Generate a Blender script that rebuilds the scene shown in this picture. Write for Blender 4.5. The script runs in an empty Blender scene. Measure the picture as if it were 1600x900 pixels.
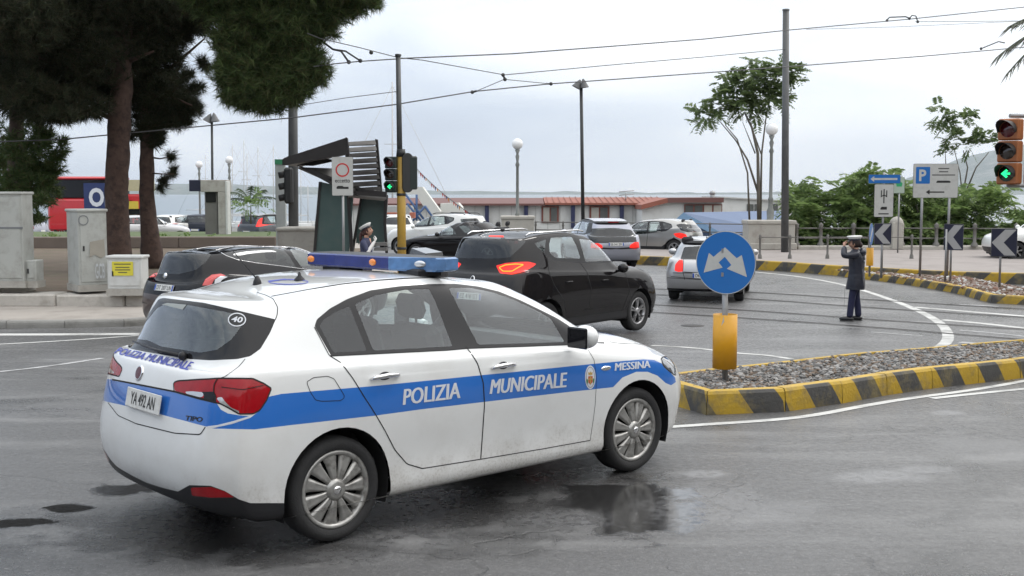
import bpy, bmesh, math, random
import numpy as np
from mathutils import Vector, Matrix, noise
from mathutils.bvhtree import BVHTree
from mathutils.geometry import delaunay_2d_cdt
random.seed(7)
SC = bpy.context.scene
COL = SC.collection
# ---------------------------------------------------------------- camera
F, H, HY = 1825.0, 2.071, 302.8
PITCH = math.atan((450 - HY) / F)
cam = bpy.data.cameras.new('camera')
cam.sensor_width = 36.0
cam.lens = 36.0 * F / 1600
cam.clip_start = 0.1
cam.clip_end = 30000
camo = bpy.data.objects.new('camera', cam)
COL.objects.link(camo)
camo.location = (0, 0, H)
camo.rotation_euler = (math.radians(90) - PITCH, 0, 0)
SC.camera = camo
# ---------------------------------------------------------------- world, sun, exposure
SUN_EL, SUN_AZ = math.radians(52), math.radians(62)      # azimuth clockwise from +Y
W = bpy.data.worlds.new('World')
SC.world = W
W.use_nodes = True
nt = W.node_tree
nt.nodes.clear()
N = nt.nodes.new
L = nt.links.new
out = N('ShaderNodeOutputWorld')
bg_sky = N('ShaderNodeBackground')
bg_cl = N('ShaderNodeBackground')
mixs = N('ShaderNodeMixShader')
sky = N('ShaderNodeTexSky')
sky.sky_type = 'NISHITA'
sky.sun_disc = False
sky.sun_elevation = SUN_EL
sky.sun_rotation = SUN_AZ
sky.dust_density = 3.0
L(sky.outputs[0], bg_sky.inputs[0])
bg_sky.inputs[1].default_value = 0.10
tc = N('ShaderNodeTexCoord')
sep = N('ShaderNodeSeparateXYZ')
L(tc.outputs['Generated'], sep.inputs[0])
# overcast cloud deck: brightness grows with height and towards the hidden sun (right)
mp = N('ShaderNodeMapping')
mp.inputs['Scale'].default_value = (1.3, 1.3, 5.0)
L(tc.outputs['Generated'], mp.inputs[0])
nz = N('ShaderNodeTexNoise')
nz.inputs['Scale'].default_value = 2.2
nz.inputs['Detail'].default_value = 6.0
nz.inputs['Roughness'].default_value = 0.5
nz.inputs['Distortion'].default_value = 0.35
L(mp.outputs[0], nz.inputs['Vector'])
def wmath(op, a, b=None, clamp=False):
    m = N('ShaderNodeMath')
    m.operation = op
    m.use_clamp = clamp
    for i, v in enumerate((a, b)):
        if v is None:
            continue
        if isinstance(v, (int, float)):
            m.inputs[i].default_value = v
        else:
            L(v, m.inputs[i])
    return m.outputs[0]
side = wmath('MULTIPLY', sep.outputs['X'], 1.0)
side = wmath('ADD', side, 0.36, True)            # 0 left .. 1 right
zc = wmath('MAXIMUM', sep.outputs['Z'], 0.0)
t1 = wmath('MULTIPLY', side, 0.95)
t2 = wmath('MULTIPLY', zc, 0.75)
t3 = wmath('MULTIPLY', wmath('SUBTRACT', nz.outputs['Fac'], 0.5), 1.5)
tt = wmath('ADD', wmath('ADD', t1, t2), wmath('ADD', t3, 0.06), True)
rmp = N('ShaderNodeValToRGB')
e = rmp.color_ramp.elements
e[0].position, e[0].color = 0.0, (0.46, 0.53, 0.65, 1)
e[1].position, e[1].color = 1.0, (1.20, 1.20, 1.19, 1)
for p_, c_ in ((0.25, (0.58, 0.66, 0.775, 1)), (0.5, (0.80, 0.86, 0.93, 1)), (0.75, (1.0, 1.03, 1.06, 1))):
    q = e.new(p_)
    q.color = c_
L(tt, rmp.inputs[0])
L(rmp.outputs[0], bg_cl.inputs[0])
L(wmath('ADD', wmath('MULTIPLY', zc, 0.85), 1.19), bg_cl.inputs[1])
mixs.inputs[0].default_value = 0.93
L(bg_sky.outputs[0], mixs.inputs[1])
L(bg_cl.outputs[0], mixs.inputs[2])
L(mixs.outputs[0], out.inputs[0])
sun = bpy.data.lights.new('sun', 'SUN')
sun.energy = 0.8
sun.angle = math.radians(14)
sun.color = (1.0, 0.97, 0.93)
suno = bpy.data.objects.new('sun', sun)
COL.objects.link(suno)
suno.rotation_euler = (math.radians(90) - SUN_EL, 0, -SUN_AZ + math.radians(0))
suno.rotation_euler = Vector((-math.sin(SUN_AZ) * math.cos(SUN_EL), -math.cos(SUN_AZ) * math.cos(SUN_EL), -math.sin(SUN_EL))).to_track_quat('-Z', 'Y').to_euler()
vs = SC.view_settings
vs.view_transform = 'Standard'
vs.look = 'None'
vs.exposure = 0.0
vs.gamma = 1.0
# ---------------------------------------------------------------- picture to place
CP, SP = math.cos(PITCH), math.sin(PITCH)
def ray(px, py):
    x, v = (px - 800) / F, (450 - py) / F
    return Vector((x, CP + v * SP, -SP + v * CP))
def at(px, py, Y):
    r = ray(px, py)
    return Vector((0, 0, H)) + r * (Y / r.y)
def gz(y):
    t = min(1, max(0, (y - 10.5) / 9.5))
    return -0.33 * t * t * (3 - 2 * t)
def gp(px, py, dz=0.0):
    r = ray(px, py)
    z = dz
    for _ in range(12):
        Y = (z - H) / r.z * r.y
        z = gz(Y) + dz
    Y = (z - H) / r.z * r.y
    return Vector((r.x * Y / r.y, Y, z))
def ppm(Y):
    return F / Y
def px_of(p):
    d = p[1] * CP - (p[2] - H) * SP
    v = (p[2] - H) * CP + p[1] * SP
    return 800 + F * p[0] / d, 450 - F * v / d
# ---------------------------------------------------------------- objects
def thing(name, label=None, cat=None, loc=(0, 0, 0), rz=0.0, group=None):
    o = bpy.data.objects.new(name, None)
    COL.objects.link(o)
    o.empty_display_size = 0.2
    o.location = loc
    o.rotation_euler = (0, 0, rz)
    tag(o, label, cat, group)
    return o
def tag(o, label=None, cat=None, group=None, kind=None):
    if label: o['label'] = label
    if cat: o['category'] = cat
    if group: o['group'] = group
    if kind: o['kind'] = kind
    return o
def wmat(o):
    m = Matrix.Translation(o.location) @ Matrix.Rotation(o.rotation_euler[2], 4, 'Z')
    if o.parent:
        m = wmat(o.parent) @ m
    return m
def link(name, me, parent=None, loc=None):
    o = bpy.data.objects.new(name, me)
    COL.objects.link(o)
    if parent is not None:
        o.parent = parent
    if loc is not None:
        o.location = loc
    return o
def copy_tree(o, parent=None):
    c = o.copy()
    COL.objects.link(c)
    if parent is not None:
        c.parent = parent
    for ch in list(o.children):
        copy_tree(ch, c)
    return c
class MB:
    """collects shapes, links them as one mesh object"""
    def __init__(s):
        s.v, s.f, s.m, s.sm = [], [], [], []
    def add(s, vs_, fs, mi=0, smooth=False):
        b = len(s.v)
        s.v.extend([tuple(p) for p in vs_])
        for f in fs:
            s.f.append(tuple(i + b for i in f))
            s.m.append(mi)
            s.sm.append(smooth)
        return s
    def box(s, c, d, rz=0.0, mi=0, M=None, bev=0.0):
        x, y, z = d[0] / 2, d[1] / 2, d[2] / 2
        if bev > 0:
            b = min(bev, x * .9, y * .9, z * .9)
            pts = []
            for sx in (-1, 1):
                for sy in (-1, 1):
                    for sz in (-1, 1):
                        pts += [(sx * x, sy * (y - b), sz * (z - b)), (sx * (x - b), sy * y, sz * (z - b)), (sx * (x - b), sy * (y - b), sz * z)]
            bm = bmesh.new()
            for p in pts: bm.verts.new(p)
            r = bmesh.ops.convex_hull(bm, input=bm.verts)
            bm.verts.ensure_lookup_table(); bm.verts.index_update()
            V_ = [v.co.copy() for v in bm.verts]
            F_ = [[v.index for v in f.verts] for f in bm.faces]
            bm.free()
        else:
            V_ = [Vector((sx * x, sy * y, sz * z)) for sx in (-1, 1) for sy in (-1, 1) for sz in (-1, 1)]
            F_ = [(0, 1, 3, 2), (4, 6, 7, 5), (0, 4, 5, 1), (2, 3, 7, 6), (0, 2, 6, 4), (1, 5, 7, 3)]
        T = Matrix.Translation(Vector(c)) @ (M.to_4x4() if M else Matrix.Rotation(rz, 4, 'Z'))
        return s.add([T @ Vector(p) for p in V_], F_, mi)
    def tube(s, pts, r, n=8, mi=0, cap=True, smooth=True):
        pts = [Vector(p) for p in pts]
        rs = r if isinstance(r, (list, tuple)) else [r] * len(pts)
        V_, F_ = [], []
        up0 = None
        for i, p in enumerate(pts):
            a = pts[max(0, i - 1)]; b = pts[min(len(pts) - 1, i + 1)]
            t = (b - a).normalized()
            if up0 is None or abs(up0.dot(t)) > 0.98:
                up0 = Vector((0, 0, 1)) if abs(t.z) < 0.9 else Vector((1, 0, 0))
            u = t.cross(up0).normalized(); w = t.cross(u)
            up0 = -w
            up0 = u.cross(t)
            for k in range(n):
                a_ = 2 * math.pi * k / n
                V_.append(p + (u * math.cos(a_) + w * math.sin(a_)) * rs[i])
        for i in range(len(pts) - 1):
            for k in range(n):
                k2 = (k + 1) % n
                F_.append((i * n + k, i * n + k2, (i + 1) * n + k2, (i + 1) * n + k))
        s.add(V_, F_, mi, smooth)
        if cap:
            b = len(s.v) - len(V_)
            s.f.append(tuple(b + k for k in range(n))[::-1]); s.m.append(mi); s.sm.append(False)
            s.f.append(tuple(b + (len(pts) - 1) * n + k for k in range(n))); s.m.append(mi); s.sm.append(False)
        return s
    def lathe(s, prof, c=(0, 0, 0), n=24, mi=0, M=None, smooth=True):
        """prof = [(r, z)...] about z"""
        V_, F_ = [], []
        T = Matrix.Translation(Vector(c)) @ (M.to_4x4() if M else Matrix.Identity(4))
        for r, z in prof:
            for k in range(n):
                a_ = 2 * math.pi * k / n
                V_.append(T @ Vector((r * math.cos(a_), r * math.sin(a_), z)))
        for i in range(len(prof) - 1):
            for k in range(n):
                k2 = (k + 1) % n
                F_.append((i * n + k, i * n + k2, (i + 1) * n + k2, (i + 1) * n + k))
        return s.add(V_, F_, mi, smooth)
    def prism(s, poly, d, M=None, mi=0):
        """poly in local xy, extruded d along z"""
        n = len(poly)
        T = M if M else Matrix.Identity(4)
        V_ = [T @ Vector((p[0], p[1], 0)) for p in poly] + [T @ Vector((p[0], p[1], d)) for p in poly]
        F_ = [tuple(range(n))[::-1], tuple(range(n, 2 * n))] + [(i, (i + 1) % n, n + (i + 1) % n, n + i) for i in range(n)]
        return s.add(V_, F_, mi)
    def ball(s, c, r, n=16, m=10, sc=(1, 1, 1), mi=0, M=None):
        prof = [(max(1e-4, r * math.sin(math.pi * i / m)), -r * math.cos(math.pi * i / m)) for i in range(m + 1)]
        b = len(s.v)
        s.lathe(prof, (0, 0, 0), n, mi)
        T = Matrix.Translation(Vector(c)) @ (M.to_4x4() if M else Matrix.Identity(4)) @ Matrix.Diagonal((sc[0], sc[1], sc[2], 1))
        for i in range(b, len(s.v)):
            s.v[i] = tuple(T @ Vector(s.v[i]))
        return s
    def mesh(s, name, mats, inv=None):
        me = bpy.data.meshes.new(name)
        vv = s.v if inv is None else [tuple(inv @ Vector(p)) for p in s.v]
        me.from_pydata(vv, [], s.f)
        if not isinstance(mats, (list, tuple)): mats = [mats]
        for m in mats: me.materials.append(m)
        if len(mats) > 1: me.polygons.foreach_set('material_index', s.m)
        me.polygons.foreach_set('use_smooth', s.sm)
        me.update()
        return me
    def build(s, name, mats, parent=None, world=False):
        """world=True: the vertices are world coordinates, brought into the parent's space"""
        inv = wmat(parent).inverted() if (world and parent is not None) else None
        return link(name, s.mesh(name, mats, inv), parent)
def struct(name, mb, mats, kind='structure', label=None, cat=None):
    o = mb.build(name, mats)
    o['kind'] = kind
    if label: o['label'] = label
    if cat: o['category'] = cat
    return o
def fixn(o):
    bm = bmesh.new(); bm.from_mesh(o.data)
    bmesh.ops.recalc_face_normals(bm, faces=bm.faces)
    bm.to_mesh(o.data); bm.free()
    return o
# ---------------------------------------------------------------- materials
MATS = {}
def newmat(name):
    m = bpy.data.materials.new(name)
    m.use_nodes = True
    n = m.node_tree
    return m, n, n.nodes['Principled BSDF'], n.nodes['Material Output']
def setin(b, **k):
    names = dict(rough='Roughness', metal='Metallic', coat='Coat Weight', coatr='Coat Roughness', spec='Specular IOR Level', ior='IOR', trans='Transmission Weight', alpha='Alpha', sss='Subsurface Weight', emis='Emission Strength')
    for a, v in k.items():
        if a == 'col': b.inputs['Base Color'].default_value = (*v, 1)
        elif a == 'ecol': b.inputs['Emission Color'].default_value = (*v, 1)
        else: b.inputs[names[a]].default_value = v
def mat(name, col, rough=0.6, var=0.12, scale=6.0, bump=0.0, bscale=40.0, dirt=None, back=None, coord='Object', **k):
    """plain material with noise-varied colour, optional bump and dirt colour=(rgb, amount, scale)"""
    if name in MATS: return MATS[name]
    m, n, b, o = newmat(name)
    setin(b, col=col, rough=rough, **k)
    tcn = n.nodes.new('ShaderNodeTexCoord')
    no = n.nodes.new('ShaderNodeTexNoise')
    no.inputs['Scale'].default_value = scale
    no.inputs['Detail'].default_value = 6
    n.links.new(tcn.outputs[coord], no.inputs['Vector'])
    mx = n.nodes.new('ShaderNodeMix'); mx.data_type = 'RGBA'
    mx.inputs['A'].default_value = (*[c * (1 - var) for c in col], 1)
    mx.inputs['B'].default_value = (*[min(1, c * (1 + var)) for c in col], 1)
    n.links.new(no.outputs['Fac'], mx.inputs['Factor'])
    outc = mx.outputs['Result']
    if dirt:
        n2 = n.nodes.new('ShaderNodeTexNoise'); n2.inputs['Scale'].default_value = dirt[2]; n2.inputs['Detail'].default_value = 8; n2.inputs['Roughness'].default_value = .65
        n.links.new(tcn.outputs[coord], n2.inputs['Vector'])
        r = n.nodes.new('ShaderNodeMapRange'); r.inputs['From Min'].default_value = .48; r.inputs['From Max'].default_value = .72
        r.inputs['To Max'].default_value = dirt[1]
        n.links.new(n2.outputs['Fac'], r.inputs['Value'])
        m2 = n.nodes.new('ShaderNodeMix'); m2.data_type = 'RGBA'
        n.links.new(r.outputs[0], m2.inputs['Factor']); n.links.new(outc, m2.inputs['A'])
        m2.inputs['B'].default_value = (*dirt[0], 1)
        outc = m2.outputs['Result']
    if back is not None:
        g = n.nodes.new('ShaderNodeNewGeometry')
        m3 = n.nodes.new('ShaderNodeMix'); m3.data_type = 'RGBA'
        n.links.new(g.outputs['Backfacing'], m3.inputs['Factor']); n.links.new(outc, m3.inputs['A'])
        m3.inputs['B'].default_value = (*back, 1)
        outc = m3.outputs['Result']
    n.links.new(outc, b.inputs['Base Color'])
    if bump > 0:
        n3 = n.nodes.new('ShaderNodeTexNoise'); n3.inputs['Scale'].default_value = bscale; n3.inputs['Detail'].default_value = 5
        n.links.new(tcn.outputs[coord], n3.inputs['Vector'])
        bp = n.nodes.new('ShaderNodeBump'); bp.inputs['Strength'].default_value = bump; bp.inputs['Distance'].default_value = .02
        n.links.new(n3.outputs['Fac'], bp.inputs['Height']); n.links.new(bp.outputs[0], b.inputs['Normal'])
    MATS[name] = m
    return m
def glass_mat(name, tint=(0.55, 0.62, 0.6), rough=0.02, dust=0.06, haze=(0.35, 0.37, 0.38), refl=2.2):
    if name in MATS: return MATS[name]
    m, n, b, o = newmat(name)
    n.nodes.remove(b)
    tr = n.nodes.new('ShaderNodeBsdfTransparent'); tr.inputs[0].default_value = (*tint, 1)
    gl = n.nodes.new('ShaderNodeBsdfGlossy'); gl.inputs['Roughness'].default_value = rough; gl.inputs[0].default_value = (.95, .97, 1, 1)
    df = n.nodes.new('ShaderNodeBsdfDiffuse'); df.inputs[0].default_value = (*haze, 1)
    fr = n.nodes.new('ShaderNodeFresnel'); fr.inputs[0].default_value = 1.52
    gb = n.nodes.new('ShaderNodeNewGeometry'); mi = n.nodes.new('ShaderNodeMix'); mi.inputs[2].default_value = 1.52; mi.inputs[3].default_value = 1 / 1.52
    n.links.new(gb.outputs['Backfacing'], mi.inputs[0]); n.links.new(mi.outputs[0], fr.inputs[0])      # thin sheet: the same from both sides
    mr = n.nodes.new('ShaderNodeMath'); mr.operation = 'MULTIPLY'; mr.inputs[1].default_value = refl; mr.use_clamp = True
    n.links.new(fr.outputs[0], mr.inputs[0])
    m1 = n.nodes.new('ShaderNodeMixShader'); m2 = n.nodes.new('ShaderNodeMixShader')
    n.links.new(tr.outputs[0], m1.inputs[1]); n.links.new(df.outputs[0], m1.inputs[2])
    tcn = n.nodes.new('ShaderNodeTexCoord'); no = n.nodes.new('ShaderNodeTexNoise'); no.inputs['Scale'].default_value = 35; no.inputs['Detail'].default_value = 3
    n.links.new(tcn.outputs['Object'], no.inputs['Vector'])
    r = n.nodes.new('ShaderNodeMapRange'); r.inputs['From Min'].default_value = .4; r.inputs['From Max'].default_value = .75; r.inputs['To Min'].default_value = dust * .5; r.inputs['To Max'].default_value = dust * 2.2
    n.links.new(no.outputs['Fac'], r.inputs['Value']); n.links.new(r.outputs[0], m1.inputs[0])
    n.links.new(mr.outputs[0], m2.inputs[0]); n.links.new(m1.outputs[0], m2.inputs[1]); n.links.new(gl.outputs[0], m2.inputs[2])
    n.links.new(m2.outputs[0], o.inputs['Surface'])
    MATS[name] = m
    return m
def emit_mat(name, col, strength, base=(0.05, 0.02, 0.02)):
    if name in MATS: return MATS[name]
    m, n, b, o = newmat(name)
    setin(b, col=base, rough=.25, ecol=col, emis=strength)
    MATS[name] = m
    return m
FONT = None
def text_mesh(txt, size=1.0, bold=0.0, shear=0.0, space=1.0, ext=0.0):
    """the word as a flat filled mesh: (verts, faces), baseline-left at 0"""
    c = bpy.data.curves.new('t', 'FONT')
    c.body = txt; c.size = size; c.offset = bold; c.shear = shear; c.space_character = space; c.extrude = ext
    c.resolution_u = 3
    o = bpy.data.objects.new('t', c)
    COL.objects.link(o)
    dg = bpy.context.evaluated_depsgraph_get()
    dg.update()
    me = o.evaluated_get(dg).to_mesh()
    V_ = [v.co.copy() for v in me.vertices]
    F_ = [tuple(p.vertices) for p in me.polygons]
    o.evaluated_get(dg).to_mesh_clear()
    bpy.data.objects.remove(o); bpy.data.curves.remove(c)
    return V_, F_
def text_fit(txt, w, h, bold=0.0, shear=0.0, space=1.0):
    """word scaled to fill exactly w x h, lower-left corner at 0"""
    V_, F_ = text_mesh(txt, 1.0, bold, shear, space)
    xs = [v.x for v in V_]; ys = [v.y for v in V_]
    x0, x1, y0, y1 = min(xs), max(xs), min(ys), max(ys)
    return [Vector(((v.x - x0) / (x1 - x0) * w, (v.y - y0) / (y1 - y0) * h, 0)) for v in V_], F_
# ---------------------------------------------------------------- car body surface
SF = [0.0, 0.17, 0.38, 0.60, 0.80, 1.0]
def make_net(P):
    """control points [ring][column][xyz] of half a body (y >= 0), rear centre -> side -> front centre"""
    rb, fb, hw, zb = P['rb'], P['fb'], P['hw'], P['zb']
    tw = P['tw']; br, bf = P['belt']
    rwb, rwt, wst, wsb, hf = P['rwb'], P['rwt'], P['wst'], P['wsb'], P['hf']
    zr = P['roof']; dr, df = P.get('dr', .38), P.get('df', .50)
    k = P.get('k', {})
    def zs(a, b): return [a + (b - a) * t for t in SF]
    hoodm = (wsb[0] * .45 + hf[0] * .55, wsb[1] * .45 + hf[1] * .55 + P.get('hb', .055))
    rs = P.get('rs', rb + .02); rtop = P.get('rtop', (rwb[0] - .06, rwb[1] - .10))
    R = [
     (rb + .35, dr, fb - .4, df, [hw * .55] * 6, [zb + .02] * 8),
     (rb + P.get('tuck', .14), dr, fb - .14, df, [hw - .065] * 6, [zb + P.get('rlift', .02)] + [zb] * 6 + [zb]),
     (rb + .03, dr, fb - .04, df, [hw - P.get('tum', .03)] * 6, [zb + .13 + P.get('rlift', .02)] + [zb + .12] * 6 + [zb + .16]),
     (rb, dr, fb, df, [hw - .012, hw, hw - .006, hw - .006, hw, hw - .012], [.52] * 8),
     (rs, dr, fb - .04, df, [hw - .02, hw, hw, hw, hw, hw - .02], [P.get('zs4', .76)] * 7 + [min(.68, hf[1] - .07)]),
     (rtop[0], dr, hf[0], df + .05, [hw - .06, hw - .035, hw - .03, hw - .03, hw - .035, hw - .07], [rtop[1]] + zs(br - .07, bf - .09)[:5] + [P.get('zh5', (bf - .09) * .5 + hf[1] * .5 + .03)] + [hf[1]]),
     ((rtop[0] + rwb[0]) / 2, dr + .01, hoodm[0], df + .12, [hw - .085, hw - .06, hw - .055, hw - .055, hw - .07, hw - .13], [(rtop[1] + rwb[1]) / 2] + zs(br - .03, bf - .035)[:5] + [hoodm[1] - .03] + [hoodm[1]]),
     (rwb[0], dr + .02, wsb[0], df - .12, [P.get('wr6', hw - .16), hw - .095, hw - .085, hw - .085, hw - .09, hw - .15], [rwb[1]] + zs(br, bf) + [wsb[1]]),
     (rwb[0] * .52 + rwt[0] * .48, dr + .04, wsb[0] * .5 + wst[0] * .5, df - .2, [(hw - .095) * .5 + tw * .5 + .015 - v for v in (.05, .005, 0, 0, 0, .02)], [rwb[1] * .5 + rwt[1] * .5 + .0] + [a * .5 + zr * .5 - .03 for a in zs(br, bf)] + [wsb[1] * .48 + wst[1] * .52 + .01]),
     (rwt[0], dr, wst[0], df - .25, [tw - .045, tw - .01, tw, tw, tw - .005, tw - .03], [rwt[1]] + P.get('ze', [zr - .10, zr - .07, zr - .055, zr - .05, zr - .06, zr - .10]) + [wst[1]]),
     (rwt[0] + .06, dr, wst[0] - .10, df - .25, [tw - .12] * 6, [rwt[1] + .025] + P.get('zi', [zr - .075, zr - .035, zr - .015, zr - .01, zr - .02, zr - .06]) + [wst[1] + .02]),
     (rwt[0] + .12, dr * .8, wst[0] - .22, (df - .25) * .8, [tw * .42] * 6, [rwt[1] + .04] + P.get('zc', [zr - .06, zr - .018, zr, zr, zr - .008, zr - .045]) + [wst[1] + .035]),
    ]
    net = []
    for i, (xr, d_r, xf, d_f, w, z) in enumerate(R):
        row = []
        for t, fy, fz in ((0, 0, 0), (.05, .5, .02), (.26, .82, .25), (.6, .955, .6)):
            row.append([xr + t * d_r, w[0] * fy, z[0] + (z[1] - z[0]) * fz])
        a, b = xr + d_r, xf - d_f
        for j, t in enumerate(SF):
            row.append([a + (b - a) * t, w[j], z[1 + j]])
        for t, fy, fz in ((.58, .955, .55), (.24, .80, .22), (.05, .45, .03), (0, 0, 0)):
            row.append([xf - t * d_f, w[5] * fy, z[7] + (z[6] - z[7]) * fz])
        net.append(row)
    net = np.array(net, float)
    for (i, j), d in k.items():
        net[i, j] += np.array(d)
    return net
def bsb(t):
    return np.stack([(1 - t) ** 3, 3 * t ** 3 - 6 * t ** 2 + 4, -3 * t ** 3 + 3 * t ** 2 + 3 * t + 1, t ** 3], -1) / 6
def ext_net(n):
    """pad by mirror at the centre plane (columns, top ring) and by extension at the bottom"""
    c = np.concatenate([n[:, 1:2] * [1, -1, 1], n, n[:, -2:-1] * [1, -1, 1]], 1)
    top = c[-1:] * [1, -1, 1]
    bot = 2 * c[:1] - c[1:2]
    return np.concatenate([bot, c, top, c[-2:-1] * [1, -1, 1]], 0)
class Surf:
    def __init__(s, net, it=2):
        s.n = net
        s.nv, s.nu = net.shape[0], net.shape[1]
        q = net.copy()
        vi, ui = np.meshgrid(np.arange(s.nv), np.arange(s.nu), indexing='ij')
        for _ in range(it):
            s.c = ext_net(q)
            q = q + (net - s.ev(ui.ravel() * 1.0, vi.ravel() * 1.0).reshape(net.shape))
            q[:, 0, 1] = 0; q[:, -1, 1] = 0
        s.c = ext_net(q)
        s.vmax = s.nv - .5          # where the mirrored top rings meet (y = 0)
    def ev(s, u, v):
        """u in [-(nu-1), nu-1] (negative = right side, y < 0), v in [0, vmax]"""
        u = np.asarray(u, float); v = np.asarray(v, float)
        sg = np.where(u < 0, -1.0, 1.0)
        a = np.clip(np.abs(u), 0, s.nu - 1 - 1e-9); b = np.clip(v, 0, s.nv - .5)
        iu = np.floor(a).astype(int); iv = np.floor(b).astype(int)
        iu = np.minimum(iu, s.nu - 2)
        iv = np.minimum(iv, s.nv - 1)
        bu, bv = bsb(a - iu), bsb(b - iv)
        r = np.zeros(u.shape + (3,))
        for i in range(4):
            for j in range(4):
                r += (bv[..., i] * bu[..., j])[..., None] * s.c[iv + i, iu + j]
        r[..., 1] *= sg
        return r
# ---------------------------------------------------------------- car builder
BLACKTRIM = mat('black_trim', (.014, .014, .016), .42, spec=.35)
RUBBER = mat('tyre_rubber', (.022, .022, .023), .82, var=.35, scale=14, bump=.25, bscale=90)
INTERIOR = mat('cabin_dark', (.03, .03, .033), .85)
LINER = mat('wheel_well_dark', (.008, .008, .009), .95)
GAP = mat('panel_gap_dark', (.012, .012, .013), .9)
CHROME = mat('chrome', (.75, .75, .76), .12, metal=1.0, var=.05)
ALLOY = mat('alloy_silver', (.42, .42, .43), .33, metal=.75, var=.15, dirt=((.10, .09, .08), .7, 9))
ALLOYDIRTY = mat('wheel_cover_dirty_silver', (.40, .395, .38), .34, metal=.65, var=.25, scale=20, dirt=((.09, .08, .07), .8, 12))
DARKHOLE = mat('dark_void', (.006, .006, .006), .9)
GLASS = glass_mat('car_glass', (.88, .97, .96), .015, .016, (.46, .54, .55), 1.9)
GLASSDARK = glass_mat('car_glass_privacy', (.16, .18, .175), .015, .012, refl=1.4)
FRIT = mat('glass_black_border', (.008, .008, .010), .08, spec=.35)
PLATEW = mat('plate_white', (.62, .62, .60), .35, dirt=((.3, .28, .26), .5, 18))
PLATEB = mat('plate_blue', (.02, .07, .35), .4)
INK = mat('ink_black', (.015, .015, .015), .5)
def paint(name, col, metal=0.0, rough=.32, flake=.06, dirt=None):
    return mat(name, col, rough, var=flake, scale=3.0, metal=metal, spec=(.0 if max(col) < .03 else .5), coat=(.7 if max(col) < .03 else 1.0), coatr=.03, dirt=dirt, back=(.03, .03, .032))
LENSRED = mat('lens_red', (.30, .003, .008), .2, coat=.5, var=.45, scale=14, spec=.2)
LENSCLEAR = mat('lens_clear', (.55, .56, .58), .08, coat=1.0, metal=.6, var=.25, scale=30)
LENSAMBER = mat('lens_amber', (.75, .22, .02), .15, coat=1.0, var=.2, scale=30)

def chaikin(p, n=2, closed=True):
    p = [np.array(q, float) for q in p]
    for _ in range(n):
        q = []
        m = len(p)
        for i in range(m if closed else m - 1):
            a, b = p[i], p[(i + 1) % m]
            q += [a * .75 + b * .25, a * .25 + b * .75]
        if not closed: q = [p[0]] + q + [p[-1]]
        p = q
    return p
def resample(p, step, closed=True):
    out = []
    m = len(p)
    for i in range(m if closed else m - 1):
        a, b = np.array(p[i], float), np.array(p[(i + 1) % m], float)
        k = max(1, int(math.ceil(np.linalg.norm(b - a) / step)))
        for j in range(k): out.append(a + (b - a) * j / k)
    if not closed: out.append(np.array(p[-1], float))
    return out
def inpoly(P, poly):
    x, y = P[:, 0], P[:, 1]
    r = np.zeros(len(P), bool)
    n = len(poly)
    for i in range(n):
        x1, y1 = poly[i]; x2, y2 = poly[(i + 1) % n]
        if y1 == y2: continue
        c = ((y1 > y) != (y2 > y)) & (x < (x2 - x1) * (y - y1) / (y2 - y1) + x1)
        r ^= c
    return r
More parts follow.
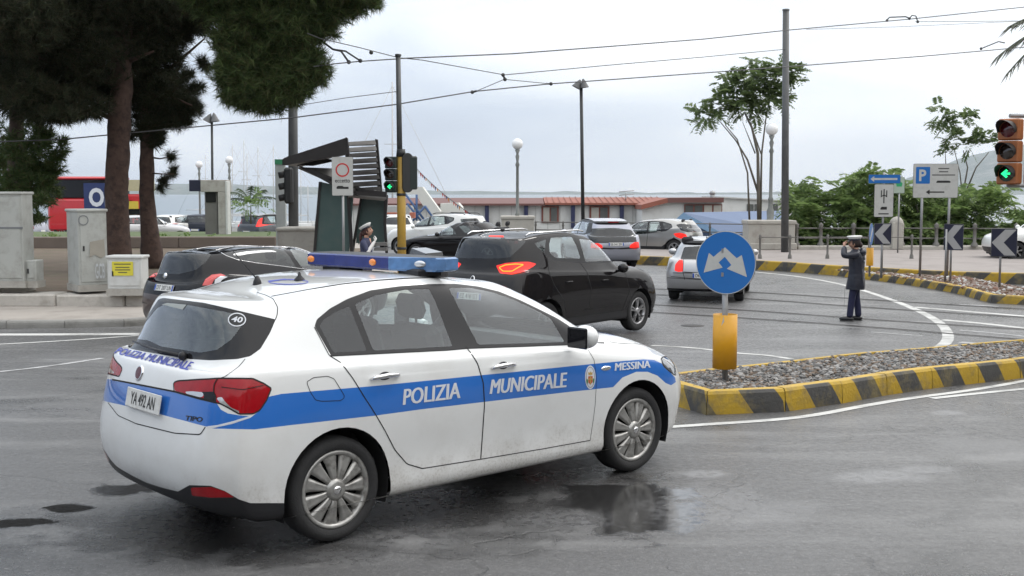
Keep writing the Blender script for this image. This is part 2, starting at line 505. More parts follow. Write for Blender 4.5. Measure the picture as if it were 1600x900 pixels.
class Car:
    def __init__(s, P, X, Y, yaw, z=None, res=3, scale=1.0):
        s.P = P; s.X, s.Y, s.yaw = X, Y, math.radians(yaw)
        s.z = gz(Y) if z is None else z
        s.S = Surf(make_net(P)); s.nu = s.S.nu - 1
        s.M = Matrix.Translation((X, Y, s.z)) @ Matrix.Rotation(s.yaw, 4, 'Z')
        s.Mi = s.M.inverted()
        s.res = res
        s.NU, s.NV = s.nu * 2 * 8 + 1, 93
        us = np.linspace(-s.nu, s.nu, s.NU); vs2 = np.linspace(0, s.S.vmax, s.NV)
        s.us, s.vs = us, vs2
        U, V = np.meshgrid(us, vs2)
        P3 = s.S.ev(U.ravel(), V.ravel())
        fs = []
        for j in range(s.NV - 1):
            for i in range(s.NU - 1):
                a = j * s.NU + i
                fs.append((a, a + 1, a + s.NU + 1, a + s.NU))
        s.bvh = BVHTree.FromPolygons([Vector(p) for p in P3], fs)
        s.P3 = P3
        s.regions = []; s.paints = []; s.lines = []
    def uv_of(s, loc, fi):
        j, i = divmod(fi, s.NU - 1)
        a = j * s.NU + i
        p00, p10, p01 = (Vector(s.P3[k]) for k in (a, a + 1, a + s.NU))
        p11 = Vector(s.P3[a + s.NU + 1])
        # solve on the quad (average edges)
        e1 = ((p10 - p00) + (p11 - p01)) / 2; e2 = ((p01 - p00) + (p11 - p10)) / 2
        d = loc - (p00 + p10 + p01 + p11) / 4
        a11, a12, a22 = e1.dot(e1), e1.dot(e2), e2.dot(e2)
        b1, b2 = d.dot(e1), d.dot(e2)
        det = a11 * a22 - a12 * a12
        if abs(det) < 1e-14: sx = sy = 0
        else: sx = (b1 * a22 - b2 * a12) / det; sy = (a11 * b2 - a12 * b1) / det
        sx = min(.5, max(-.5, sx)); sy = min(.5, max(-.5, sy))
        return (s.us[i] + (s.us[i + 1] - s.us[i]) * (sx + .5), s.vs[j] + (s.vs[j + 1] - s.vs[j]) * (sy + .5))
    def cast(s, q, view):
        if view == 'px':
            o = s.Mi @ Vector((0, 0, H)); d = (s.Mi.to_3x3() @ ray(*q)).normalized()
        elif view == 'side': o, d = Vector((q[0], -5, q[1])), Vector((0, 1, 0))
        elif view == 'left': o, d = Vector((q[0], 5, q[1])), Vector((0, -1, 0))
        elif view == 'rear': o, d = Vector((-5, q[0], q[1])), Vector((1, 0, 0))
        elif view == 'front': o, d = Vector((9, q[0], q[1])), Vector((-1, 0, 0))
        elif view == 'top': o, d = Vector((q[0], q[1], 5)), Vector((0, 0, -1))
        loc, nor, fi, dist = s.bvh.ray_cast(o, d)
        if loc is None:
            best = None
            t0 = (Vector((1.3, 0, .8)) - o).dot(d)
            for k in range(-30, 31):
                p = o + d * (t0 + k * .1)
                r = s.bvh.find_nearest(p)
                if r[0] is not None and (best is None or r[3] < best[3]): best = r
            loc, nor, fi, dist = best
        return s.uv_of(loc, fi)
    def uvline(s, pts, view='px', closed=True, smooth=2, step=None):
        if step is None: step = {'px': max(2.0, .03 * ppm(s.Y) )}.get(view, .035)
        if smooth:
            dn = {'px': 9.0 if s.Y < 12 else 5.0}.get(view, .10)
            p = chaikin(resample(pts, dn, closed), smooth, closed)
        else: p = pts
        p = resample(p, step, closed)
        return [s.cast(q, view) for q in p]
    def region(s, name, pts, view='px', mirror=True, smooth=2, side=None):
        uv = s.uvline(pts, view, True, smooth)
        if side is not None: uv = [(max(u, .0) if side > 0 else min(u, 0.0), v) for u, v in uv]
        s.regions.append((name, uv))
        if mirror: s.regions.append((name, [(-u, v) for u, v in uv]))
        return uv
    def paintreg(s, mi, pts, view='px', mirror=True, smooth=1):
        uv = s.uvline(pts, view, True, smooth)
        s.paints.append((mi, uv))
        if mirror: s.paints.append((mi, [(-u, v) for u, v in uv]))
    def line(s, pts, view='px', mirror=True, smooth=2, w=.006, closed=False, lift=.0012, name='panel_gap'):
        uv = s.uvline(pts, view, closed, smooth)
        if closed: uv.append(uv[0])
        s.lines.append((name, uv, w, lift))
        if mirror: s.lines.append((name, [(-u, v) for u, v in uv], w, lift))
    def pn(s, u, v):
        """position and outward normal"""
        u = np.asarray(u, float); v = np.asarray(v, float)
        e = .02
        p = s.S.ev(u, v)
        u1, u0 = np.clip(u + e, -s.nu, s.nu), np.clip(u - e, -s.nu, s.nu)
        v1, v0 = np.clip(v + e, 0, s.S.vmax - .01), np.clip(v - e, 0, s.S.vmax - .03)
        du = s.S.ev(u1, v) - s.S.ev(u0, v)
        dv = s.S.ev(u, v1) - s.S.ev(u, v0)
        n = np.cross(du, dv)
        l = np.linalg.norm(n, axis=-1, keepdims=True)
        n = n / np.maximum(l, 1e-9)
        cen = np.array([1.3, 0, .7])
        fl = ((p - cen) * n).sum(-1) < 0
        n[fl] *= -1
        return p, n
    def body(s, root, mats, partmats, tris_out=None):
        """mats: paint slots of body coloured parts; partmats: name -> material or 'body'"""
        res = s.res
        nu, nv = s.nu * 2 * res + 1, int(s.S.vmax * res) + 1
        us = np.linspace(-s.nu, s.nu, nu); vs2 = np.linspace(0, s.S.vmax, nv)
        U, V = np.meshgrid(us, vs2)
        grid = np.stack([U.ravel(), V.ravel()], -1)
        cons = [uv for _, uv in s.regions] + [uv for _, uv in s.paints]
        cv = np.array([q for uv in cons for q in uv]) if cons else np.zeros((0, 2))
        keep = np.ones(len(grid), bool)
        thr = .28 / res
        edge = (np.abs(grid[:, 0]) > s.nu - 1e-6) | (grid[:, 1] < 1e-6) | (grid[:, 1] > s.S.vmax - 1e-6)
        for a in range(0, len(cv), 200):
            d = np.abs(grid[:, None, :] - cv[None, a:a + 200, :]).max(-1).min(1)
            keep &= (d > thr)
        keep |= edge
        grid = grid[keep]
        V2 = [Vector(q) for q in grid]; E2 = []
        for uv in cons:
            b = len(V2)
            V2 += [Vector((q[0], min(max(q[1], 0), s.S.vmax))) for q in uv]
            m = len(uv)
            E2 += [(b + i, b + (i + 1) % m) for i in range(m)]
        r = delaunay_2d_cdt(V2, E2, [], 0, 1e-5, False)
        vv = np.array([(p.x, p.y) for p in r[0]]); ff = np.array([f for f in r[2] if len(f) == 3])
        cen = vv[ff].mean(1)
        own = np.full(len(ff), -1)
        names = []
        for name, uv in s.regions:
            if name not in names: names.append(name)
            k = names.index(name)
            ins = inpoly(cen, uv) & (own < 0)
            own[ins] = k
        pm = np.zeros(len(ff), int)
        for mi, uv in s.paints:
            pm[inpoly(cen, uv)] = mi
        P3, N3 = s.pn(vv[:, 0], vv[:, 1])
        objs = {}
        # split mirrored copies into separate objects when the part sits on one side only
        for k in range(-1, len(names)):
            nm = 'body_shell' if k < 0 else names[k]
            if nm == 'hole': continue
            sel = own == k
            if not sel.any(): continue
            groups = [sel]
            if k >= 0:
                sp = partmats.get(nm, (None, True))
                if sp[1]:
                    groups = [sel & (cen[:, 0] < 0), sel & (cen[:, 0] >= 0)]
            for g in groups:
                if not g.any(): continue
                f = ff[g]
                idx, inv = np.unique(f, return_inverse=True)
                f2 = inv.reshape(f.shape)
                # orientation outward
                a, b, c = (P3[idx][f2[:, i]] for i in range(3))
                fn = np.cross(b - a, c - a)
                nn = N3[idx][f2[:, 0]]
                flip = (fn * nn).sum(-1) < 0
                f2[flip] = f2[flip][:, ::-1]
                area = np.linalg.norm(fn, axis=1)
                okf = area > 1e-9
                me = bpy.data.meshes.new(nm)
                me.from_pydata(P3[idx].tolist(), [], f2[okf].tolist())
                M_ = mats if (k < 0 or partmats.get(nm, (None,))[0] == 'body') else [partmats[nm][0]]
                for q in M_: me.materials.append(q)
                if len(M_) > 1:
                    me.polygons.foreach_set('material_index', pm[g][okf].tolist())
                me.polygons.foreach_set('use_smooth', [True] * len(me.polygons))
                me.normals_split_custom_set_from_vertices(N3[idx].tolist())
                o = link(partmats.get(nm, (None, True, nm))[2] if nm in partmats and len(partmats[nm]) > 2 else nm, me, root)
                objs.setdefault(nm, []).append(o)
        if s.lines:
            by = {}
            for nm, uv, w, lift in s.lines: by.setdefault(nm, []).append((uv, w, lift))
            for nm, L_ in by.items():
                for uv, w, lift in L_:
                    mb = MB()
                    a = np.array(uv)
                    p, n = s.pn(a[:, 0], a[:, 1])
                    t = np.gradient(p, axis=0)
                    sd = np.cross(t, n); sd /= np.maximum(np.linalg.norm(sd, axis=1, keepdims=True), 1e-9)
                    l = p + n * lift - sd * w / 2; r_ = p + n * lift + sd * w / 2
                    V_ = np.concatenate([l, r_]).tolist(); m = len(a)
                    mb.add(V_, [(i, i + 1, m + i + 1, m + i) for i in range(m - 1)])
                    mb.build(nm, partmats.get(nm, (GAP,))[0], root)
        return objs
    def decal(s, name, verts, faces, tf, material, root, view='px', lift=.002, sub=True):
        """flat mesh (verts 2d) mapped by tf to a view position and laid on the body"""
        V_ = []
        for v in verts:
            q = s.cast(tf(v[0], v[1]), view)
            V_.append(q)
        a = np.array(V_)
        p, n = s.pn(a[:, 0], a[:, 1])
        me = bpy.data.meshes.new(name)
        ff_ = []
        for f in faces:
            q0, q1, q2 = p[f[0]], p[f[1]], p[f[2]]
            ff_.append(tuple(f) if np.dot(np.cross(q1 - q0, q2 - q0), n[f[0]]) > 0 else tuple(f)[::-1])
        me.from_pydata((p + n * lift).tolist(), [], ff_)
        me.materials.append(material)
        me.normals_split_custom_set_from_vertices(n.tolist()) if len(me.polygons) else None
        return link(name, me, root)
    def at_px(s, px, py, lift=0.0):
        q = s.cast((px, py), 'px'); p, n = s.pn([q[0]], [q[1]])
        return Vector(p[0] + n[0] * lift), Vector(n[0])

def wheel(r=.317, w=.205, rim=.235, style='cover', n=10, lx=0, side=-1, parent=None, loc=(0, 0, 0), steer=0.0, rmat=None, lod=1):
    """tyre with a rim child; axle along y, outer face towards side*y"""
    M = Matrix.Rotation(math.radians(90) * (1 if side < 0 else -1), 4, 'X')   # local z -> outward
    seg = 40 if lod else 24
    hw = w / 2
    t = MB()
    prof = [(rim - .012, -hw * .75), (rim, -hw * .86), (r - .045, -hw), (r - .02, -hw * .93), (r - .004, -hw * .72), (r, -hw * .35), (r, hw * .35), (r - .004, hw * .72), (r - .02, hw * .93), (r - .045, hw), (rim + .012, hw * .90), (rim, hw * .82), (rim - .012, hw * .70)]
    t.lathe(prof, n=seg, M=M)
    if lod:
        for zz in (-.5, -.17, .17, .5):
            pass
    tyre = t.build('wheel', RUBBER, parent)
    tyre.location = loc; tyre.rotation_euler = (0, 0, steer)
    m = MB()
    rr = rim - .006
    if lod:
        m.lathe([(rr, hw * .70), (rr + .008, hw * .84), (rr - .004, hw * .88), (rr - .02, hw * .80), (rr - .03, hw * .3), (rr - .03, -hw * .5)], n=seg, M=M)
    m.lathe([(rr, hw * .15), (.03, hw * .12), (.001, hw * .12)], n=seg, M=M, mi=1)      # dark back
    z0 = hw * .74
    if style == 'cover':
        for k in range(n):
            a0 = 2 * math.pi * k / n
            # spoke: pair of ridges around a slight valley, widening to the rim
            V_, F_ = [], []
            rad = [.055, .08, .12, .165, rr - .012]
            wid = [.017, .021, .028, .038, .054]
            zz = [z0 + .004, z0 + .012, z0 + .010, z0 + .004, z0 - .004]
            for q, (ra, wi, z_) in enumerate(zip(rad, wid, zz)):
                for tt_, dz in ((-1, -.018), (-.8, .0), (-.35, .004), (0, -.002), (.35, .004), (.8, 0), (1, -.018)):
                    ca, sa = math.cos(a0), math.sin(a0)
                    x, y = ra, tt_ * wi
                    V_.append(M @ Vector((x * ca - y * sa, x * sa + y * ca, z_ + dz)))
            for q in range(4):
                for j in range(6):
                    F_.append((q * 7 + j, q * 7 + j + 1, (q + 1) * 7 + j + 1, (q + 1) * 7 + j))
            m.add(V_, F_, 0, True)
        m.lathe([(.072, z0 - .012), (.066, z0 + .012), (.05, z0 + .022), (.045, z0 + .024), (.001, z0 + .027)], n=24, M=M)
        m.lathe([(.026, z0 + .0275), (.024, z0 + .031), (.001, z0 + .032)], n=20, M=M, mi=2)
    else:
        for k in range(n):
            a0 = 2 * math.pi * (k + .25) / n
            for tw_ in ((-1, 1) if style == 'split' else (0,)):
                V_, F_ = [], []
                for ra, of, wi, z_ in ((.03, .006, .016, z0 + .0), (.10, .012, .014, z0 + .004), (rr - .012, .034 if tw_ else 0, .017 if tw_ else .03, z0 + .0)):
                    for tt_, dz in ((-1, -.03), (-.7, .0), (.7, .0), (1, -.03)):
                        ca, sa = math.cos(a0), math.sin(a0)
                        x, y = ra, tt_ * wi + tw_ * of
                        V_.append(M @ Vector((x * ca - y * sa, x * sa + y * ca, z_ + dz)))
                for q in range(2):
                    for j in range(3):
                        F_.append((q * 4 + j, q * 4 + j + 1, (q + 1) * 4 + j + 1, (q + 1) * 4 + j))
                m.add(V_, F_, 0, False)
        m.lathe([(.06, z0 - .02), (.055, z0 + .008), (.03, z0 + .012), (.001, z0 + .012)], n=16, M=M)
    rm = m.build('rim', [rmat or ALLOY, DARKHOLE, CHROME], tyre)
    return tyre
def wheels(car, root, rf=2.638, r=.317, w=.205, rim=.235, style='cover', n=10, yo=None, steer=0.0, rmat=None, lod=1):
    yo = yo or car.P['hw'] - .035
    for x, st in ((0, 0), (rf, steer)):
        for sd in (-1, 1):
            wheel(r, w, rim, style, n, side=sd, parent=root, loc=(x, sd * (yo - w / 2), r), steer=st, rmat=rmat, lod=lod)
    for x in (0, rf):
        for sd in (-1, 1):
            wl = MB()
            y1, y0 = sd * (car.P['hw'] - .05), sd * (car.P['hw'] - .36)
            k = 14; R_ = r + .065
            V_ = []
            for i in range(k + 1):
                a = math.pi * (i / k * 1.24 - .12)
                V_ += [(x + R_ * math.cos(a), y1, r + R_ * math.sin(a)), (x + R_ * math.cos(a), y0, r + R_ * math.sin(a))]
            wl.add(V_, [(2 * i, 2 * i + 1, 2 * i + 3, 2 * i + 2) for i in range(k)], 0, True)
            b = [(V_[2 * i + 1]) for i in range(k + 1)]
            wl.add(b, [tuple(range(k + 1))], 0)
            wl.build('wheel_arch_liner', LINER, root)
def cabin(car, root, rf=2.638, seats=True, belts=False, zf=.42, rear=-.55):
    P = car.P
    m = MB()
    hw = P['hw'] - .17
    x1 = P['wsb'][0] - .25
    m.box(((rear + x1) / 2, 0, zf), (x1 - rear, hw * 2, .04))
    m.box((x1 + .0, 0, zf + .2), (.05, hw * 2, P['belt'][1] - zf - .22))
    m.build('cabin_floor', INTERIOR, root)
    ub = MB(); ub.box(((P['rb'] + P['fb']) / 2, 0, P['zb'] + .06), (P['fb'] - P['rb'] - .8, hw * 1.3, .08)); ub.build('underbody', LINER, root)
    d = MB()
    xd = x1 - .02
    zt = P['belt'][1] - .02
    d.add([(xd + .18, -hw, zt - .02), (xd - .25, -hw, zt + .02), (xd - .33, -hw, zt - .08), (xd - .28, -hw, zt - .35), (xd + .18, -hw, zt - .4),
           (xd + .18, hw, zt - .02), (xd - .25, hw, zt + .02), (xd - .33, hw, zt - .08), (xd - .28, hw, zt - .35), (xd + .18, hw, zt - .4)],
          [(0, 1, 6, 5), (1, 2, 7, 6), (2, 3, 8, 7), (3, 4, 9, 8), (0, 5, 9, 4), (0, 4, 3, 2, 1), (5, 6, 7, 8, 9)])
    dsh = d.build('dashboard', INTERIOR, root)
    sw = MB()
    M = Matrix.Rotation(math.radians(-62), 4, 'Y')
    ring = [(Matrix.Translation((xd - .42, .37, zt + .0)) @ M @ Vector((.19 * math.cos(a), .19 * math.sin(a), 0))) for a in [2 * math.pi * i / 24 for i in range(25)]]
    sw.tube(ring, .016, 6, cap=False)
    c_ = Matrix.Translation((xd - .42, .37, zt)) @ M
    for a in (0.1, 2.2, 4.1): sw.tube([c_ @ Vector((0, 0, .01)), c_ @ Vector((.18 * math.cos(a), .18 * math.sin(a), 0))], .014, 5)
    sw.ball(tuple(c_ @ Vector((0, 0, 0))), .055, 10, 6)
    sw.build('steering_wheel', INTERIOR, root)
    if seats:
        def seat(x, y, w, top, bench=False):
            q = MB()
            q.box((x, y, zf + .16), (.5, w, .2), bev=.05)
            tilt = Matrix.Rotation(math.radians(-16), 4, 'Y')
            q.box((x - .28, y, zf + .48), (.14, w, .62), M=tilt, bev=.05)
            hs = [0] if not bench else [-.42, 0.42]
            for h in hs:
                q.box((x - .39, y + h, zf + .90), (.10, .26, .17), M=tilt, bev=.04)
                for e_ in (-.05, .05): q.tube([(x - .38, y + h + e_, zf + .75), (x - .385, y + h + e_, zf + .85)], .008, 5)
            q.build('seat', INTERIOR, root)
        fx = x1 - .95
        for sd in (-1, 1): seat(fx, sd * .36, .48, 1)
        seat(fx - .86, 0, hw * 1.75, 1, True)
    return dsh
def plate(car, root, c, n, txt, w=.52, h=.11, up=Vector((0, 0, 1)), name='number_plate', eu=True):
    n = n.normalized(); rt = up.cross(n).normalized(); u = n.cross(rt)
    M = Matrix(((rt.x, u.x, n.x, c.x), (rt.y, u.y, n.y, c.y), (rt.z, u.z, n.z, c.z), (0, 0, 0, 1)))
    m = MB(); m.box((0, 0, 0), (w, h, .008), bev=.003)
    if eu:
        for sx in (-1, 1): m.box((sx * (w / 2 - .022), 0, .0045), (.038, h - .012, .003), mi=1)
    m.v = [tuple(M @ Vector(p)) for p in m.v]
    o = m.build(name, [PLATEW, PLATEB], root)
    if txt:
        V_, F_ = text_fit(txt, w - .13, h * .66, bold=.012)
        V_ = [M @ Vector((v.x - (w - .13) / 2, v.y - h * .33, .006)) for v in V_]
        me = bpy.data.meshes.new('plate_text'); me.from_pydata(V_, [], F_); me.materials.append(INK)
        link('plate_text', me, o)
    return o
def bilin(q00, q10, q11, q01, w, h):
    q00, q10, q11, q01 = (np.array(q, float) for q in (q00, q10, q11, q01))
    def f(x, y):
        s_, t_ = x / w, y / h
        return (q00 * (1 - s_) + q10 * s_) * (1 - t_) + (q01 * (1 - s_) + q11 * s_) * t_
    return f
def subdiv(V_, F_, L=0.5):
    """split long triangles of a flat text mesh so it follows a curved panel"""
    bm = bmesh.new()
    vs_ = [bm.verts.new(v) for v in V_]
    for f in F_:
        try: bm.faces.new([vs_[i] for i in f])
        except ValueError: pass
    bmesh.ops.triangulate(bm, faces=bm.faces)
    for _ in range(3):
        es = [e_ for e_ in bm.edges if e_.calc_length() > L]
        if not es: break
        bmesh.ops.subdivide_edges(bm, edges=es, cuts=1)
        bmesh.ops.triangulate(bm, faces=[f for f in bm.faces if len(f.verts) > 3])
    bm.verts.index_update()
    V2 = [v.co.copy() for v in bm.verts]; F2 = [tuple(v.index for v in f.verts) for f in bm.faces]
    bm.free()
    return V2, F2

def generic(c, root, o, paintm, detail=1):
    """windows, lamps, doors, gaps from side/rear drawings in car metres; o = dict of positions"""
    P = c.P; hw, tw, zr = P['hw'], P['tw'], P['roof']; br, bf = P['belt']
    wb = o.get('wb', 2.65); r = o.get('r', .33)
    for ax in (0, wb):
        R_ = r + .05
        circ = [(ax + R_ * math.cos(a), r + R_ * math.sin(a)) for a in np.linspace(0, 2 * math.pi, 30, endpoint=False)]
        c.region('hole', [(x, z) if z > r else (x, z - .25) for x, z in circ], 'side', smooth=0)
    trimname = {}
    if 'win' in o:
        for nm, pts in o['win']: c.region(nm, pts, 'side', smooth=2)
    if 'winpx' in o:
        for nm, pts in o['winpx']: c.region(nm, pts, 'px', smooth=1)
    if 'trim' in o: c.region('window_trim', o['trim'], 'side', smooth=1)
    if 'trimpx' in o: c.region('window_trim', o['trimpx'], 'px', smooth=1)
    rw = o.get('rw')
    if rw: c.region('rear_window', rw, 'rear', smooth=0)
    if 'rwpx' in o: c.region('rear_window', o['rwpx'], 'px', mirror=o.get('rwm', False), smooth=1)
    zt = P['wst'][1]; zb = P['wsb'][1]
    ws = [(.0005, zt + .01), (tw - .13, zt - .02), (tw - .06, zt - .04), (hw - .25, zb + .06), (hw - .27, zb + .045), (.3, zb + .05), (.0005, zb + .055)]
    c.region('windscreen', ws, 'front', smooth=0)
    for nm, pts, view in o.get('lamps', []): c.region(nm, pts, view, smooth=1)
    for nm, pts, view in o.get('plain', []): c.region(nm, pts, view, smooth=0)
    for pts, view, w in o.get('lines', []): c.line(pts, view, w=w)
    hl = (P['hf'][1] + .0)
    c.region('headlight', [(hw - .42, hl - .16), (hw - .14, hl - .10), (hw - .09, hl - .02), (hw - .16, hl + .0), (hw - .40, hl - .06)], 'front', smooth=1)
    c.region('front_grille', [(.0005, .26), (.55, .26), (.5, .44), (.0005, .44)], 'front', smooth=0)
    pm = {'window_trim': (o.get('trimmat', BLACKTRIM), True), 'rear_window': (o.get('rwmat', GLASSDARK), False), 'windscreen': (GLASS, False), 'rear_lamp': (LENSRED, True), 'lit_lamp': (emit_mat('tail_light_lit', (1.0, .025, .012), .85, (.4, .01, .01)), True, 'rear_lamp'),
          'headlight': (LENSCLEAR, True), 'front_grille': (BLACKTRIM, True), 'lower_cladding': (BLACKTRIM, False), 'front_glass': (GLASS, True), 'rear_glass': (GLASS, True), 'dark_glass': (GLASSDARK, True, 'rear_glass'), 'quarter_glass': (GLASSDARK, True), 'door': ('body', True),
          'reverse_lamp': (LENSCLEAR, True), 'chrome_strip': (CHROME, True)}
    pm.update(o.get('pm', {}))
    c.body(root, [paintm], pm)
    wheels(c, root, wb, r, .215, o.get('rim', .235), o.get('style', 'star'), o.get('n', 5), lod=detail, steer=o.get('steer', 0), rmat=o.get('rmat'))
    cabin(c, root, wb, zf=o.get('zf', .45))
    mx = o.get('mirror', (P['wst'][0] + .35, bf + .06))
    for sd in (-1, 1):
        h = MB(); h.ball((mx[0], sd * (hw + .10), mx[1]), .10, 12, 8, sc=(.75, 1.0, .8))
        h.tube([(mx[0] + .03, sd * (hw - .06), mx[1] - .06), (mx[0] + .01, sd * (hw + .05), mx[1] - .04)], .025, 6)
        h.build('wing_mirror', o.get('mirrormat', paintm), root)
    for hx, hz in o.get('handles', []):
        for sd in (-1, 1):
            q = c.cast((hx, hz), 'side'); p, n = c.pn([q[0]], [q[1]]); p = Vector(p[0]); n = Vector(n[0]); p.y *= -sd; n.y *= -sd
            b = MB(); b.tube([p + Vector((-.09, 0, 0)) + n * .004, p + Vector((-.06, 0, .004)) + n * .026, p + Vector((.06, 0, .004)) + n * .026, p + Vector((.09, 0, 0)) + n * .004], .011, 6)
            b.build('door_handle', o.get('handlemat', paintm), root)
# ---------------------------------------------------------------- ground, water, far shore
def P3(l, dz=0.0): return [gp(x, y, dz) for x, y in l]
def smooth_line(pts, n=2): return [Vector(tuple(q)) for q in chaikin([tuple(p) for p in pts], n, False)]
def nd(m, t, **k):
    q = m.node_tree.nodes.new(t)
    for a, v in k.items():
        if a.startswith('i_'): q.inputs[a[2:].replace('_', ' ')].default_value = v
        else: setattr(q, a, v)
    return q
def noise_tex(m, co, scale, detail=6, rough=.55, dist=0.0, mapping=None):
    q = nd(m, 'ShaderNodeTexNoise')
    q.inputs['Scale'].default_value = scale; q.inputs['Detail'].default_value = detail
    q.inputs['Roughness'].default_value = rough; q.inputs['Distortion'].default_value = dist
    if mapping:
        mp_ = nd(m, 'ShaderNodeMapping'); mp_.inputs['Scale'].default_value = mapping[0]; mp_.inputs['Rotation'].default_value = mapping[1]
        m.node_tree.links.new(co, mp_.inputs[0]); co = mp_.outputs[0]
    m.node_tree.links.new(co, q.inputs['Vector'])
    return q.outputs['Fac']
def rng(m, v, a, b, c=0.0, d=1.0):
    q = nd(m, 'ShaderNodeMapRange'); q.inputs['From Min'].default_value = a; q.inputs['From Max'].default_value = b
    q.inputs['To Min'].default_value = c; q.inputs['To Max'].default_value = d; q.interpolation_type = 'SMOOTHSTEP'
    m.node_tree.links.new(v, q.inputs['Value']); return q.outputs['Result']
def mixc(m, f, a, b, mode='MIX'):
    q = nd(m, 'ShaderNodeMix', data_type='RGBA', blend_type=mode)
    for s_, v in (('Factor', f), ('A', a), ('B', b)):
        if isinstance(v, (int, float)): q.inputs[s_].default_value = v
        elif isinstance(v, tuple): q.inputs[s_].default_value = (*v, 1)
        else: m.node_tree.links.new(v, q.inputs[s_])
    return q.outputs['Result']
def mth(m, op, a, b=0.0, clamp=False):
    q = nd(m, 'ShaderNodeMath', operation=op, use_clamp=clamp)
    for i, v in enumerate((a, b)):
        if isinstance(v, (int, float)): q.inputs[i].default_value = v
        else: m.node_tree.links.new(v, q.inputs[i])
    return q.outputs[0]
def asphalt():
    m, n, b, o = newmat('wet_asphalt')
    tcn = nd(m, 'ShaderNodeTexCoord'); co = tcn.outputs['Object']
    fine = noise_tex(m, co, 130, 2, .6)
    mid = noise_tex(m, co, 16, 6, .65)
    big = noise_tex(m, co, .55, 5, .55, .6)
    strk = noise_tex(m, co, 1.0, 6, .6, .4, ((.35, 1.7, 1), (0, 0, math.radians(12))))
    base = mixc(m, rng(m, fine, .32, .70), (.042, .042, .043), (.145, .143, .143))
    base = mixc(m, rng(m, mid, .35, .7), base, (.075, .074, .074))
    base = mixc(m, mth(m, 'MULTIPLY', rng(m, strk, .47, .70), .65), base, (.185, .183, .182))
    wet = rng(m, big, .52, .66)
    base = mixc(m, mth(m, 'MULTIPLY', wet, .7), base, (.034, .034, .035))
    aggr = noise_tex(m, co, 38, 4, .75)
    base = mixc(m, mth(m, 'MULTIPLY', rng(m, aggr, .55, .68), .6), base, (.27, .265, .26))
    # standing puddles and oil-dark patches, plus the car's underside shade painted in
    def spot(x, y, rx, ry, rot, edge=.35, amt=1.0):
        mp_ = nd(m, 'ShaderNodeMapping', vector_type='TEXTURE')
        mp_.inputs['Location'].default_value = (x, y, 0); mp_.inputs['Rotation'].default_value = (0, 0, rot); mp_.inputs['Scale'].default_value = (rx, ry, 1)
        m.node_tree.links.new(co, mp_.inputs[0])
        sx = nd(m, 'ShaderNodeSeparateXYZ'); m.node_tree.links.new(mp_.outputs[0], sx.inputs[0])
        d = mth(m, 'POWER', mth(m, 'ADD', mth(m, 'MULTIPLY', sx.outputs[0], sx.outputs[0]), mth(m, 'MULTIPLY', sx.outputs[1], sx.outputs[1])), .5)
        d = mth(m, 'ADD', d, mth(m, 'MULTIPLY', mth(m, 'SUBTRACT', strk2, .5), 2.6))
        return mth(m, 'MULTIPLY', rng(m, d, 1 + edge / 2, 1 - edge / 2), amt)
    strk2 = noise_tex(m, co, 3.2, 7, .65, .5)
    tot = None; pud = None
    for (px, py, w, h, a) in ((985, 785, 105, 42, 1.0), (830, 800, 100, 26, .7), (700, 790, 130, 30, .85), (950, 745, 110, 20, .6), (340, 815, 260, 44, 1.0), (640, 800, 170, 34, 1.0), (470, 860, 150, 25, .7), (25, 818, 55, 8, 1.0), (110, 795, 40, 7, 1.0), (195, 765, 55, 9, .9), (760, 850, 120, 22, .5), (230, 700, 60, 30, .4)):
        p = gp(px, py); ww = w / ppm(p.y); q = gp(px, py - h); hh = abs(q.y - p.y)
        s_ = spot(p.x, p.y, ww, hh, .12, .5, a)
        tot = s_ if tot is None else mth(m, 'MAXIMUM', tot, s_)
        if py in (785, 818, 795, 765): pud = s_ if pud is None else mth(m, 'MAXIMUM', pud, s_)
    base = mixc(m, mth(m, 'MULTIPLY', tot, .85), base, (.016, .0155, .0155))
    # pale worn patches
    lt = None
    for (px, py, w, h, a) in ((1090, 740, 40, 6, .9), (1130, 790, 90, 30, .55), (1210, 795, 60, 14, .4), (1370, 745, 90, 9, .8), (1440, 735, 50, 7, .7), (1480, 645, 30, 3, .8), (1060, 800, 50, 25, .5), (1560, 700, 90, 20, .35), (880, 810, 90, 12, .35), (640, 840, 90, 18, .35), (180, 560, 130, 12, .35), (120, 640, 130, 14, .3), (1300, 530, 90, 6, .4), (560, 870, 80, 12, .3)):
        p = gp(px, py); ww = w / ppm(p.y); q = gp(px, py - h); hh = abs(q.y - p.y)
        s_ = spot(p.x, p.y, ww, hh, .12, .9, a)
        lt = s_ if lt is None else mth(m, 'MAXIMUM', lt, s_)
    base = mixc(m, mth(m, 'MULTIPLY', mth(m, 'MULTIPLY', lt, rng(m, mid, .3, .6)), .5), base, (.34, .34, .35))
    # cracks
    vor = nd(m, 'ShaderNodeTexVoronoi', feature='DISTANCE_TO_EDGE'); vor.inputs['Scale'].default_value = .42
    mp_ = nd(m, 'ShaderNodeMapping'); m.node_tree.links.new(co, mp_.inputs[0])
    ad = nd(m, 'ShaderNodeVectorMath', operation='ADD')
    nc = nd(m, 'ShaderNodeTexNoise'); nc.inputs['Scale'].default_value = 1.6; nc.inputs['Detail'].default_value = 8; m.node_tree.links.new(co, nc.inputs['Vector'])
    m.node_tree.links.new(mp_.outputs[0], ad.inputs[0]); m.node_tree.links.new(nc.outputs['Color'], ad.inputs[1]); m.node_tree.links.new(ad.outputs[0], vor.inputs['Vector'])
    crack = mth(m, 'MULTIPLY', rng(m, vor.outputs['Distance'], .010, .002), rng(m, big, .40, .55))
    base = mixc(m, mth(m, 'MULTIPLY', crack, .35), base, (.02, .02, .02))
    m.node_tree.links.new(base, b.inputs['Base Color'])
